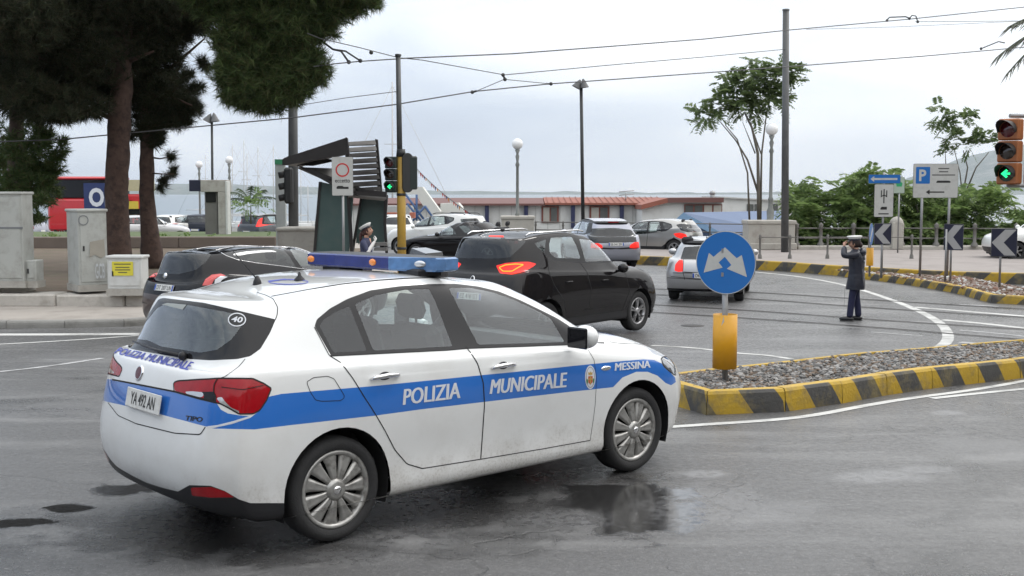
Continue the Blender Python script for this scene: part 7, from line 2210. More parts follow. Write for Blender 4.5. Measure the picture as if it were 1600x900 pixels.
    c.paintreg(1, [(163, 592), (175.5, 593), (273, 612), (310, 622.5), (338, 629), (345, 640), (356, 646), (374, 649), (391, 650.5), (362, 658.5), (340, 664), (322, 666.5), (251, 647.5), (200, 635), (160, 626)], mirror=False, smooth=0)
    c.paintreg(1, [(922, 516), (934, 515), (948, 517), (972, 525), (955, 524)], smooth=0)
    # ---- gaps
    c.line(dr[:8] + [(660, 732)], w=.007)
    c.line([(727.5, 541.5), (738, 555), (746.5, 569), (755, 598.5), (757, 632), (751, 717.5)], w=.009)
    c.line([(660, 732), (751, 717.5), (850, 701), (922, 688)], w=.006)
    c.line([(913, 537), (928, 562), (932, 592), (930, 632), (927, 655), (922, 688)], w=.004)
    c.line([(479, 597), (490, 590), (512, 588), (522, 592), (530, 605), (539, 620), (533, 626), (503, 627), (493, 625), (485, 613)], w=.004, closed=True)
    c.line([(424, 463), (478, 453), (533, 444), (589, 438), (635.5, 434.8), (690, 433.5)], w=.014)
    c.line([(402, 457), (415, 461), (426.7, 466.7), (434, 480), (433, 493), (430, 500)], w=.005)
    c.line([(383, 561), (373, 573), (351, 589), (340, 592)], w=.004)
    c.line([(213, 662), (273, 676.7), (313, 679), (321, 667)], w=.006, mirror=False)
    c.line([(169, 629), (184.5, 649), (213, 662)], w=.005, mirror=False)
    c.line([(1033, 559), (1040, 556.5), (1048, 560), (1054, 574), (1055, 587), (1048, 582), (1037, 572)], w=.008, closed=True, smooth=1)
    c.line([(946.7, 529), (955, 535), (971.7, 536.7), (1003, 538), (1021, 545)], w=.005)
    c.line([(175.5, 593), (273, 612), (338, 629)], w=.010, mirror=False)
    c.line([(391, 651), (362, 660), (340, 665.5), (325, 667)], w=.009, name='white_seam', mirror=False)
    c.line([(491, 511), (515, 556.5), (700, 547.3), (731, 544.5), (912, 538)], w=.006)
    pm = {'quarter_glass': (GLASSDARK, True), 'rear_door_glass': (GLASS, True), 'front_door_glass': (GLASS, True), 'window_trim': (BLACKTRIM, True),
          'rear_window_glass': (GLASSREAR, False), 'rear_window_border': (FRIT, False), 'windscreen': (GLASS, False), 'rear_lamp': (LENSRED, True),
          'reverse_lamp': (LENSCLEAR, True), 'lamp_insert': (LENSCLEAR, True), 'lamp_bezel': (FRIT, True), 'headlight': (mat('headlight_glass', (.22, .23, .25), .07, metal=.5, coat=1.0, var=.5, scale=40), True), 'bumper_reflector': (LENSRED, True), 'lower_valance': (BLACKTRIM, False), 'front_grille': (BLACKTRIM, False),
          'rear_door': ('body', True), 'front_door': ('body', True), 'white_seam': (LETW,)}
    c.line([(271, 598), (278, 595), (340, 591.2), (395, 591.5), (413, 599.5), (424, 607), (417, 625), (406, 641), (396, 646.5), (374, 647), (358, 638), (345, 631), (310, 623), (272, 612)], w=.008, closed=True, smooth=1)
    c.line([(340, 592), (335, 600), (334, 612), (338, 622)], w=.007, lift=.003)
    c.line([(346, 605), (380, 609), (412, 602)], w=.004, lift=.003)
    o = c.body(root, [WHITE, STRIPE], pm)
    wheels(c, root, n=11, rmat=ALLOYDIRTY)
    cabin(c, root)
    # arch lips
    al = MB()
    # ---- mirror, handles
    for sd in (-1, 1):
        h = MB()
        h.ball((1.95, sd * 1.0, 1.085), .10, 16, 10, sc=(.85, 1.05, .82))
        h.tube([(1.99, sd * .84, 1.02), (1.96, sd * .93, 1.05)], .03, 8)
        hh = h.build('wing_mirror', WHITE, root)
        g = MB(); g.box((1.868, sd * 1.005, 1.085), (.02, .19, .145), bev=.009); g.build('mirror_glass', FRIT, hh)
    def handle(px, py, half):
        p, n = c.at_px(px, py)
        out_ = []
        for sd in (-1, 1):
            q = Vector((p.x, sd * abs(p.y), p.z)); nn = Vector((n.x, sd * abs(n.y), n.z))
            cup = MB(); cup.ball(q + nn * .001, .045, 14, 8, sc=(1.0, .12, .62)); 
            b = MB()
            b.tube([q + Vector((-half, 0, -.008)) + nn * .006, q + Vector((-half * .75, 0, -.002)) + nn * .026, q + nn * .034 + Vector((0, 0, .002)), q + Vector((half * .75, 0, 0)) + nn * .028, q + Vector((half, 0, -.004)) + nn * .006], [.008, .014, .015, .014, .009], 8)
            hnd = b.build('door_handle', CHROME, root)
            cup.build('handle_cup', INTERIOR, hnd)
    handle(601, 588, .105); handle(786, 571.5, .105)
    # ---- lightbar (hexagonal plan, blue lenses, amber flashers)
    LB = mat('lightbar_blue_lens', (.10, .21, .42), .10, var=.5, scale=16, coat=1.0)
    LBD = mat('lightbar_dark_blue_lens', (.010, .022, .16), .12, var=.4, scale=12, coat=1.0)
    pts = [(.77, .66), (.71, .56), (.765, .30), (.82, -.26), (.965, -.60), (1.015, -.63), (1.13, -.62), (1.13, -.26), (1.09, .30), (.98, .64)]
    z0, z1, z2 = 1.558, 1.596, 1.652
    lb = thing('lightbar', parent_dummy if False else None, None)
    lb.parent = root
    def band(a, b, za, zb, ins=0.0):
        m = MB(); n = len(pts)
        P2 = [Vector((p[0], p[1], 0)) for p in pts]; cn = Vector((.9, 0, 0))
        return P2
    P2 = [Vector((p[0], p[1], 0)) for p in pts]; n = len(P2)
    def ringz(z, s_): 
        cn = Vector((.92, 0, 0))
        out_ = []
        for p in P2:
            d = p - cn; out_.append(Vector((cn.x + d.x * (1 - s_ * 1.6), cn.y + d.y * (1 - s_ * .4), z)))
        return out_
    prof = [(z0, .06), (z0 + .012, .0), (z1, -.0), (z2 - .010, .0), (z2, .05)]
    rings = [ringz(z, s_) for z, s_ in prof]
    for seg, mt_, nm in (([9, 0, 1], LB, 'blue_lens'), ([1, 2, 3], LBD, 'dark_blue_lens'), ([3, 4, 5, 6], LB, 'blue_lens'), ([6, 7, 8, 9], LBD, 'dark_blue_lens')):
        m = MB()
        for a, b in zip(seg[:-1], seg[1:]):
            for k in range(len(prof) - 1):
                m.add([rings[k][a], rings[k][b], rings[k + 1][b], rings[k + 1][a]], [(0, 1, 2, 3)])
        if nm:
            fixn(m.build(nm, mt_, lb))
    m = MB(); m.add(rings[-1], [tuple(range(n))]); m.add([p + Vector((0, 0, 0)) for p in rings[0]], [tuple(range(n))[::-1]])
    m.build('lightbar_cover', BLACKTRIM, lb)
    def flasher(a, b, t, mt_, nm, w):
        p = P2[a].lerp(P2[b], t); d = (P2[b] - P2[a]).normalized(); nn = Vector((d.y, -d.x, 0))
        if nn.x > 0: nn = -nn
        q = MB(); M = Matrix(((d.x, 0, nn.x), (d.y, 0, nn.y), (0, 1, 0)))
        q.ball(p + Vector((0, 0, 1.608)) + nn * .002, 1, 14, 8, sc=(w, .024, .014), M=M)
        q.build(nm, mt_, lb)
    flasher(1, 2, .12, LENSAMBER, 'amber_flasher', .035)
    flasher(2, 3, .72, LENSAMBER, 'amber_flasher', .035)
    flasher(3, 4, .66, LENSCLEAR, 'white_flasher', .045)
    for sd in (-.40, .40):
        ft = MB()
        ft.box((.98 if sd < 0 else .90, sd, 1.545), (.20, .24, .06), bev=.012)
        ft.build('lightbar_foot', BLACKTRIM, lb)
    sp = MB()
    sp.add([(1.20, -.16, 1.48), (1.20, .10, 1.48), (1.42, .10, 1.48), (1.42, -.16, 1.48), (1.22, -.15, 1.655), (1.25, .05, 1.685), (1.38, .05, 1.685), (1.38, -.14, 1.66)],
           [(0, 1, 5, 4), (1, 2, 6, 5), (2, 3, 7, 6), (3, 0, 4, 7), (4, 5, 6, 7)])
    spo = sp.build('siren_housing', WHITE, root)
    # ---- aerials
    p, n_ = c.at_px(402, 444)
    a = MB(); a.lathe([(.03, 0), (.026, .02), (.012, .055), (.001, .06)], tuple(p + Vector((0, 0, -.005))), 12)
    tip = at(375, 398, 0)  # direction only
    a.tube([p + Vector((0, 0, .03)), p + Vector((-.16, .02, .22))], [.005, .0025], 5)
    a.build('roof_aerial', BLACKTRIM, root)
    p, n_ = c.at_px(468, 438)
    a = MB(); a.lathe([(.035, 0), (.03, .012), (.012, .03), (.008, .05), (.001, .055)], tuple(p), 12); a.build('roof_socket', BLACKTRIM, root)
    # ---- badges, repeater
    p, n_ = c.at_px(218, 583)
    b = MB(); M = n_.to_track_quat('Z', 'Y').to_matrix()
    b.lathe([(.048, -.004), (.048, .004), (.040, .009), (.038, .008)], tuple(p), 24, M=M); bo = b.build('tailgate_badge', CHROME, root)
    b = MB(); b.lathe([(.038, .0075), (.001, .0095)], tuple(p), 20, M=M); b.build('badge_face', mat('badge_dark_red', (.09, .02, .03), .25), bo)
    cc, nn = c.at_px(229, 626, .012)
    q = c.cast((cc.y * 0 + .0, .80), 'rear'); pc, pn_ = c.pn([0.0], [q[1]])
    cc = Vector((cc.x, cc.y * .55, cc.z)); nn = Vector((nn.x, nn.y * .5, nn.z)).normalized()
    plate(c, root, cc + Vector((-.010, -.035, 0)), nn, 'YA 492 AN', w=.45, h=.115, eu=False)
    for sd in (-1, 1):
        p, n_ = c.at_px(947, 575.5)
        m = MB(); m.ball(Vector((p.x, sd * abs(p.y), p.z)), 1, 12, 8, sc=(.055, .008, .017)); m.build('side_vent_badge', CHROME, root)
    # ---- lettering (right side from the picture, repeated on the left side the right way round)
    def word(txt, quad, bold=.02, mt_=LETW, name='lettering', shear=0.0, L=.09, lift=.002):
        V_, F_ = text_fit(txt, 1, 1, bold if len(txt) < 5 else 0, shear)
        V_, F_ = subdiv(V_, F_, L)
        if len(txt) >= 5:       # second stroke beside the first gives the bold weight
            sh = .13 / len(txt)
            c.decal(name, [Vector((v.x * (1 - sh) + sh, v.y, 0)) for v in V_], F_, bilin(*quad, 1, 1), mt_, root, lift=lift + .0009)
            V_ = [Vector((v.x * (1 - sh), v.y, 0)) for v in V_]
        return c.decal(name, V_, F_, bilin(*quad, 1, 1), mt_, root, lift=lift)
    word('POLIZIA', [(629, 633), (719, 622), (720, 597), (631, 608)], bold=.012)
    word('MUNICIPALE', [(764.5, 616), (884.5, 605), (886, 581.5), (768, 593)], bold=.012)
    word('MESSINA', [(960, 579.5), (1016, 574.5), (1016, 563.5), (961, 567.5)])
    word('POLIZIA MUNICIPALE', [(178, 552), (295, 579), (304, 566), (186, 543)], mt_=LETB, bold=.03, shear=.2)
    # tailgate model lettering on its chrome plate
    word('TIPO', [(289, 656.5), (316, 659.5), (318, 652), (291, 649)], mt_=INK, bold=.03, L=.3)
    for k, (txt, xa, xb) in enumerate((('POLIZIA', .95, .52), ('MUNICIPALE', 1.85, 1.18), ('MESSINA', 2.62, 2.30))):
        pass
    def leftword(txt, x0, x1, z0, z1):
        V_, F_ = text_fit(txt, 1, 1, .02); V_, F_ = subdiv(V_, F_, .09)
        c.decal('lettering', V_, F_, lambda a_, b_: (x0 + (x1 - x0) * a_, z0 + (z1 - z0) * b_), LETW, root, view='left')
    leftword('MUNICIPALE', 1.95, 1.22, .80, .89); leftword('POLIZIA', .98, .52, .81, .90)
    # emblem
    def ell(cx, cy, rx, ry, n=28): return [(cx + rx * math.cos(2 * math.pi * i / n), cy + ry * math.sin(2 * math.pi * i / n)) for i in range(n)]
    def patch(poly, mt_, name, lift=.002):
        cx = sum(p[0] for p in poly) / len(poly); cy = sum(p[1] for p in poly) / len(poly)
        V_ = [(cx, cy)] + list(poly); F_ = [(0, i + 1, (i + 1) % len(poly) + 1) for i in range(len(poly))]
        return c.decal(name, V_, F_, lambda a_, b_: (a_, b_), mt_, root, lift=lift)
    def ringp(cx, cy, rx, ry, w, mt_, name, lift=.003, n=28, sl=0):
        a_ = ell(cx, cy, rx, ry, n); b_ = ell(cx, cy, rx - w, ry - w, n)
        return c.decal(name, a_ + b_, [(i, (i + 1) % n, n + (i + 1) % n, n + i) for i in range(n)], lambda x, y: (x, y), mt_, root, lift=lift)
    patch(ell(922, 589.5, 8.2, 18.5), LETW, 'crest_decal')
    ringp(922, 589.5, 6.9, 16.2, .8, mat('crest_grey', (.16, .18, .25), .5), 'crest_ring')
    CR = mat('crest_red', (.45, .10, .04), .5); CG = mat('crest_gold', (.45, .30, .08), .5)
    patch([(918.5, 588), (925.5, 587.5), (925.3, 597), (922, 601), (918.8, 597.5)], CR, 'crest_shield', .0035)
    patch([(921.3, 587), (922.7, 587), (922.7, 601), (921.3, 601)], CG, 'crest_cross', .005)
    patch([(918.7, 591.5), (925.4, 591), (925.4, 593), (918.7, 593.5)], CG, 'crest_cross', .005)
    patch([(919, 586), (918.6, 581.5), (920.3, 583.5), (922, 580), (923.6, 583.3), (925.4, 581), (925, 585.5)], CG, 'crest_crown', .0035)
    patch(ell(917, 596, 1.3, 4), mat('crest_green', (.08, .2, .08), .5), 'crest_branch', .003); patch(ell(927, 595, 1.3, 4), MATS['crest_green'], 'crest_branch', .003)
    # roof code oval, speed sticker
    ringp(451, 441, 31, 4.3, 1.2, LETB, 'roof_number', .003)
    patch([(418, 439.5), (446, 436), (448, 437.2), (422, 441)], LETB, 'roof_number', .003)
    patch(ell(370.5, 500, 14, 10.8), INK, 'speed_sticker', .003)
    ringp(370.5, 500, 14, 10.8, 1.7, LETW, 'speed_sticker', .0045)
    word('40', [(361, 503), (378, 505), (381, 496.5), (364, 494.5)], bold=.03, name='sticker_number', L=.3, lift=.006)
    patch([(253, 476), (262, 473.5), (292, 476.5), (286, 484)], mat('paper_grey', (.35, .37, .36), .7), 'window_label', .003)
    # wiper
    w = MB()
    p0, n0 = c.at_px(290, 558, .02); p1, n1 = c.at_px(215, 536, .03); pm_, nm_ = c.at_px(250, 549, .028)
    w.tube([p0, pm_, p1], [.014, .010, .006], 6); w.ball(p0, .028, 10, 6)
    w.build('rear_wiper', BLACKTRIM, root)
    # cowl vent
    patch([(912, 515.5), (918, 514.5), (926, 518), (932, 522), (922, 522.5)], BLACKTRIM, 'cowl_vent', .004)
    # sill dirt strip under the doors
    return c, root
parent_dummy = None
POL, POLROOT = police_car()
# ---------------------------------------------------------------- the other cars
BLACKP = paint('black_metallic_paint', (.006, .006, .008), rough=.45)
GREYP = paint('dark_grey_metallic_paint', (.012, .011, .012), metal=.2, rough=.4)
SILVER = paint('silver_metallic_paint', (.42, .42, .43), metal=.75, rough=.33)
SILVERB = paint('bluish_silver_paint', (.33, .34, .40), metal=.7, rough=.33)
GREIGE = paint('warm_grey_paint', (.33, .325, .315), metal=.7, rough=.33)
WHITEP = paint('pearl_white_paint', (.66, .66, .64), rough=.3)
NAVYP = paint('navy_paint', (.008, .011, .022), rough=.4)
GREENP = paint('slate_grey_paint', (.022, .027, .036), metal=.1, rough=.35)
BROWNP = mat('delta_brown_lower', (.05, .028, .022), .4, metal=.3, coat=.6)
def plate_on(c, root, y, z, txt, tilt=0.0, w=.50, view='rear'):
    q = c.cast((y, z), 'rear'); p, n = c.pn([q[0]], [q[1]])
    plate(c, root, Vector(p[0]) + Vector(n[0]) * .006, Vector((n[0][0], 0, n[0][2])), txt, w=w)
# black SUV with lit lamps (centre)
IX = dict(rb=-.86, fb=3.53, hw=.91, zb=.24, tw=.64, belt=(1.22, 1.11), rwb=(-.66, 1.22), rwt=(-.55, 1.66), wst=(1.62, 1.66), wsb=(2.38, 1.19), hf=(3.35, .97), roof=1.77, dr=.34, df=.58, wr6=.76, rtop=(-.76, 1.08), rs=-.85, zs4=.82, rlift=.08)
def ix():
    yaw = 51
    c = Car(IX, -.13, 18.75, yaw, res=4)
    root = thing('suv', 'black five-door SUV with glowing red tail lights driving away beside the police lightbar', 'SUV', (c.X, c.Y, c.z), c.yaw, None)
    o = dict(wb=2.64, r=.35, rim=.235, style='split', n=5,
        winpx=[('front_glass', [(905, 373), (925, 376), (944, 386), (958, 407), (915, 409), (911, 395)]), ('rear_glass', [(861, 371), (893, 370), (901, 385), (907, 404), (868, 403), (859, 395), (858, 382)]), ('quarter_glass', [(836, 380), (853, 374), (851, 395), (838, 385)])],
        trimpx=[(834, 380), (852, 370), (880, 367), (905, 369), (928, 374), (948, 386), (962, 406), (955, 411), (905, 411), (866, 407), (851, 397)],
        rwpx=[(702, 393), (720, 372), (748, 373), (790, 375), (822, 377), (812, 388), (797, 402), (775, 404), (712, 403)],
        lamps=[('lit_lamp', [(775, 415), (790, 411), (815, 409), (826, 409), (838, 412), (834, 416), (820, 424), (800, 429), (781, 427)], 'px')],
        plain=[('lower_cladding', [(-.9, .15), (3.6, .15), (3.6, .38), (3.12, .40), (2.64, .80), (2.16, .40), (.48, .40), (0, .80), (-.48, .42), (-.9, .42)], 'side')],
        lines=[([(855, 403), (858, 425), (866, 445), (882, 470), (885, 492)], 'px', .012), ([(906, 410), (917, 425), (924, 450), (920, 484)], 'px', .012), ([(960, 409), (978, 428), (984, 455), (972, 486)], 'px', .010), ([(.95, .50), (2.0, .52)], 'side', .02)],
        handles=[(.55, .98), (1.55, .95)], mirror=(1.93, 1.14))
    generic(c, root, o, GREYP)
    m = MB(); m.ball(at(801, 418, 0) * 0, .001, 4, 3)
    # lamp inner light guide, high brake light
    def loop(px, mt_, nm, w):
        uv = c.uvline(px, 'px', True, 2); uv.append(uv[0]); a = np.array(uv); p, n = c.pn(a[:, 0], a[:, 1])
        for sg in (-1, 1):
            b = MB(); b.tube([Vector((q[0], q[1] * sg * (1), q[2])) + Vector((nn[0], nn[1] * sg, nn[2])) * .004 for q, nn in zip(p, n)], w, 5, cap=False); b.build(nm, mt_, root)
    EM = emit_mat('light_guide_lit', (1.0, .30, .02), 2.2); EH = emit_mat('high_brake_light_lit', (1.0, .04, .03), 2.5)
    loop([(780, 418), (790, 414), (806, 412.5), (818, 413.5), (808, 419), (800, 424), (786, 424)], EM, 'light_guide', .008)
    q = c.cast((760, 369), 'px'); p, n = c.pn([q[0]], [q[1]]); p = Vector(p[0])
    b = MB(); b.box((p.x - .01, 0, p.z + .0), (.025, .30, .028), bev=.008); b.build('high_brake_light', EH, root)
    b = MB(); b.ball((p.x + .15, 0, p.z + .10), 1, 10, 6, sc=(.06, .015, .03)); b.build('roof_fin', BLACKTRIM, root)
    for sd in (-1, 1):
        b = MB(); b.tube([(-.2, sd * .60, 1.73), (-.1, sd * .60, 1.77), (1.2, sd * .59, 1.79), (1.35, sd * .59, 1.765)], .014, 6); b.build('roof_rail', CHROME, root)
    plate_on(c, root, 0, .80, 'EZ 418 GT')
    b = MB(); q = c.cast((0.0, 1.05), 'rear'); p, n = c.pn([q[0]], [q[1]]); M = Vector(n[0]).to_track_quat('Z', 'Y').to_matrix()
    b.lathe([(.07, 0), (.066, .012), (.055, .012), (.05, .004)], (0, 0, 0), 20)
    b.v = [tuple(Vector(p[0]) + M @ Vector((v[0] * .65, v[1], v[2]))) for v in b.v]
    b.build('tailgate_badge', CHROME, root)
ix()
# black two-tone hatchback behind the police car (left)
DE = dict(rb=-.90, fb=3.62, hw=.90, zb=.24, tw=.60, belt=(1.10, .98), rwb=(-.72, .98), rwt=(-.60, 1.41), wst=(1.72, 1.43), wsb=(2.62, 1.02), hf=(3.45, .80), roof=1.50, dr=.38, df=.6, wr6=.73, rtop=(-.83, .93), rs=-.89, zs4=.74)
def delta():
    c = Car(DE, -5.10, 19.55, 50, res=4)
    root = thing('hatchback', 'black hatchback with chrome window arch and red and white flash on its rear wing', 'car', (c.X, c.Y, c.z), c.yaw)
    o = dict(wb=2.70, r=.325, rim=.23, style='split', n=5,
        winpx=[('front_glass', [(452, 387.5), (470, 389), (488, 392), (505, 398), (512, 412), (508, 422), (476, 423), (462, 405)]), ('rear_glass', [(352, 396), (378, 389), (410, 387), (440, 387), (452, 400), (463, 419), (430, 416), (385, 410), (352, 401)])],
        trimpx=[(345, 397), (360, 391), (385, 386), (420, 384), (455, 385), (485, 389), (508, 397), (516, 412), (512, 425), (475, 424.5), (430, 419), (385, 413), (352, 404)], trimmat=FRIT,
        rwpx=[(235, 420), (248, 403), (262, 391), (290, 390), (330, 397), (322, 409), (305, 422), (280, 428), (240, 428)],
        lamps=[],
        plain=[('lower_cladding', [(225, 461), (300, 464), (380, 470), (380, 520), (215, 520)], 'px')], pm={'rear_glass': (GLASSDARK, True), 'lower_cladding': (BROWNP, False), 'red_flash': (mat('red_flash_vinyl', (.50, .02, .02), .35, coat=1), True), 'white_flash': (LETW, True)},
        lines=[([(-.88, .60), (-.5, .60)], 'side', .012)],
        handles=[(1.55, .88)], mirror=(2.1, 1.05))
    o['plain'] = [('white_flash', [(335, 445), (336, 437), (345, 431), (356, 432.5), (347, 437), (342, 445)], 'px'), ('red_flash', [(316, 446), (321, 436), (331, 429), (345, 427.5), (353, 430.5), (340, 433), (334, 438), (330, 446)], 'px')] + o['plain']
    generic(c, root, o, BLACKP)
    # chrome arch round the side windows
    for pts in ([(337, 391), (350, 388), (372, 384), (410, 381), (445, 383), (480, 388), (505, 394), (520, 402)], [(341, 392), (352, 399), (370, 406), (400, 411), (440, 416), (478, 421), (512, 424)]):
        uv = c.uvline(pts, 'px', False, 2); a = np.array(uv); p, n = c.pn(a[:, 0], a[:, 1])
        for sg in (-1, 1):
            b = MB(); b.tube([Vector((q[0], q[1] * sg, q[2])) + Vector((nn[0], nn[1] * sg, nn[2])) * .003 for q, nn in zip(p, n)], .007, 5); b.build('chrome_strip', CHROME, root)
    q = c.cast((257, 450), 'px'); p, n = c.pn([q[0]], [q[1]])
    plate(c, root, Vector(p[0]) + Vector(n[0]) * .01, Vector((n[0][0], n[0][1] * .4, n[0][2])), 'DT 207 LN')
    p, n_ = c.at_px(258, 431); b = MB(); b.lathe([(.055, 0), (.05, .012), (.001, .014)], tuple(p), 16, M=n_.to_track_quat('Z', 'Y').to_matrix()); b.build('tailgate_badge', CHROME, root)
delta()
# silver small hatchback on the bend
BM = dict(rb=-.78, fb=3.45, hw=.875, zb=.22, tw=.56, belt=(1.0, .92), rwb=(-.58, .97), rwt=(-.36, 1.33), wst=(1.50, 1.34), wsb=(2.25, .98), hf=(3.30, .78), roof=1.42, dr=.30, df=.5, wr6=.70, rtop=(-.70, .90), rs=-.77, zs4=.72)
def bmw():
    c = Car(BM, 4.42, 26.45, 76, res=3)
    root = thing('hatchback', 'small silver hatchback with lit brake lamps driving away behind the round blue sign', 'car', (c.X, c.Y, c.z), c.yaw)
    o = dict(wb=2.66, r=.315, rim=.22, style='star', n=7,
        win=[('front_glass', [(1.0, .99), (1.05, 1.33), (1.45, 1.33), (1.95, 1.04), (2.0, .97)]), ('rear_glass', [(.05, 1.01), (.25, 1.32), (.95, 1.34), (.92, 1.0)])],
        trim=[(-.25, 1.02), (.1, 1.33), (.9, 1.37), (1.5, 1.36), (2.1, .98), (2.05, .94), (0, .98)],
        rwpx=[(1063, 405), (1069, 386), (1101, 384), (1142, 384), (1152, 404), (1100, 406)],
        lamps=[('lit_lamp', [(1054, 423), (1055, 413), (1061, 406), (1067, 406), (1067.5, 424), (1060, 425)], 'px')],
        plain=[('lower_cladding', [(.0005, .18), (.9, .18), (.9, .30), (.0005, .30)], 'rear')],
        lines=[([(1068, 425), (1100, 427), (1150, 428)], 'px', .015), ([(1068, 405), (1067, 425), (1070, 437)], 'px', .012), ([(1048, 432), (1100, 437), (1160, 436)], 'px', .012)],
        handles=[(.7, .86), (1.7, .84)], mirror=(1.85, 1.0), pm={'lower_cladding': (BLACKTRIM, True)})
    generic(c, root, o, SILVER)
    plate_on(c, root, 0, .60, 'DK 873 BN')
    b = MB(); b.ball((-.15, 0, 1.42), 1, 10, 6, sc=(.06, .012, .03)); b.build('roof_fin', BLACKTRIM, root)
bmw()
# silver people carrier behind the SUV
CM = dict(rb=-.85, fb=3.55, hw=.90, zb=.24, tw=.62, belt=(1.12, 1.02), rwb=(-.70, 1.08), rwt=(-.48, 1.50), wst=(1.75, 1.47), wsb=(2.55, 1.08), hf=(3.40, .86), roof=1.60, dr=.32, df=.55, wr6=.76, rtop=(-.78, 1.0), rs=-.84, zs4=.8)
def cmax():
    c = Car(CM, 3.15, 37.9, 101, res=3)
    root = thing('people_carrier', 'silver people carrier with wide rear window between the black SUV and the grey crossover', 'car', (c.X, c.Y, c.z), c.yaw)
    o = dict(wb=2.70, r=.32, rim=.22, style='star', n=7,
        win=[('front_glass', [(1.1, 1.08), (1.12, 1.48), (1.7, 1.45), (2.3, 1.08)]), ('rear_glass', [(.0, 1.13), (.1, 1.47), (1.0, 1.49), (1.0, 1.09)])],
        trim=[(-.45, 1.18), (-.2, 1.47), (.9, 1.53), (1.75, 1.49), (2.45, 1.05), (0, 1.08)],
        rwpx=[(916, 366), (921, 357), (960, 356), (986, 359), (993, 368), (995, 378), (960, 380), (924, 380)],
        lamps=[('lit_lamp', [(984, 389), (984, 383), (992, 378), (998, 378), (999, 387), (994, 389)], 'px')],
        lines=[([(925, 388), (955, 389), (984, 387)], 'px', .03)], handles=[(.7, .95), (1.8, .93)], mirror=(2.1, 1.12))
    generic(c, root, o, SILVERB)
    plate_on(c, root, 0, .80, 'EB 541 ZR')
    b = MB(); q = c.cast((0.0, 1.50), 'rear'); p, n = c.pn([q[0]], [q[1]]); p = p[0]
    b.box((p[0] - .01, 0, p[2]), (.02, .35, .03)); b.build('high_brake_light', LENSRED, root)
cmax()
# grey crossover heading left
CP_ = dict(rb=-.72, fb=3.40, hw=.885, zb=.25, tw=.60, belt=(1.14, 1.03), rwb=(-.55, 1.12), rwt=(-.38, 1.36), wst=(1.50, 1.36), wsb=(2.25, 1.03), hf=(3.20, .90), roof=1.44, dr=.34, df=.5, wr6=.72, rtop=(-.62, 1.02), rs=-.71, zs4=.8)
def captur():
    c = Car(CP_, 6.55, 45.1, 152, z=-.33, res=3)
    root = thing('crossover', 'grey two-tone crossover heading left beside the black and yellow kerb', 'car', (c.X, c.Y, c.z), c.yaw)
    o = dict(wb=2.61, r=.33, rim=.22, style='split', n=5,
        winpx=[('front_glass', [(986.5, 366), (989, 355), (998, 348.5), (1013, 347), (1009, 366)]), ('rear_glass', [(1015, 347), (1030, 347), (1033, 361), (1013, 363)]), ('quarter_glass', [(1035, 348), (1046, 350), (1050, 354), (1040, 360)])],
        trimpx=[(984, 367), (988, 353), (997, 347), (1015, 345), (1036, 346), (1049, 350), (1051, 355), (1041, 361), (1012, 365)],
        rwpx=[(1056, 351), (1064, 349.5), (1092, 352), (1100, 362), (1074, 363), (1064, 360)], rwm=False,
        lamps=[('lit_lamp', [(1052, 365), (1062, 363.5), (1072, 366), (1074, 371), (1064, 373), (1056, 370)], 'px')],
        plain=[('lower_cladding', [(-.8, .15), (3.6, .15), (3.6, .36), (3.1, .38), (2.61, .76), (2.12, .40), (.48, .40), (0, .76), (-.48, .44), (-.8, .44)], 'side')],
        handles=[(.6, .95), (1.6, .92)], mirror=(1.85, 1.1), lines=[([(1012, 365), (1010, 385)], 'px', .015)])
    generic(c, root, o, GREIGE)
captur()
# white SUV heading left
QS = dict(rb=-.82, fb=3.50, hw=.90, zb=.25, tw=.62, belt=(1.18, 1.06), rwb=(-.62, 1.18), rwt=(-.50, 1.52), wst=(1.55, 1.50), wsb=(2.35, 1.12), hf=(3.32, .94), roof=1.63, dr=.36, df=.55, wr6=.74, rtop=(-.74, 1.08), rs=-.81, zs4=.82)
def qash():
    c = Car(QS, -1.70, 45.4, 152, z=-.33, res=3)
    root = thing('suv', 'white SUV with dark windows heading left behind the dark saloon', 'SUV', (c.X, c.Y, c.z), c.yaw)
    o = dict(wb=2.63, r=.34, rim=.23, style='split', n=5,
        winpx=[('front_glass', [(647, 354), (655, 346), (669, 339), (671, 340), (667, 352)]), ('rear_glass', [(671, 352), (674, 338.5), (694, 338.5), (695, 350)]), ('quarter_glass', [(697, 338.5), (708, 341), (707, 345), (699, 349)])],
        trimpx=[(644, 355), (653, 345), (668, 338), (694, 337), (710, 340), (709, 345), (700, 350), (668, 354)],
        rwpx=[(719, 342), (745, 341), (752, 350), (754, 354), (722, 352)], rwm=False,
        lamps=[('rear_lamp', [(754, 352), (760, 353), (765, 360), (757, 360)], 'px')], handles=[(.6, 1.0), (1.6, .98)], mirror=(1.9, 1.13))
    generic(c, root, o, WHITEP)
    for sd in (-1, 1):
        b = MB(); b.tube([(-.2, sd * .58, 1.60), (-.1, sd * .58, 1.65), (1.1, sd * .58, 1.66), (1.25, sd * .58, 1.62)], .016, 6); b.build('roof_rail', BLACKTRIM, root)
qash()
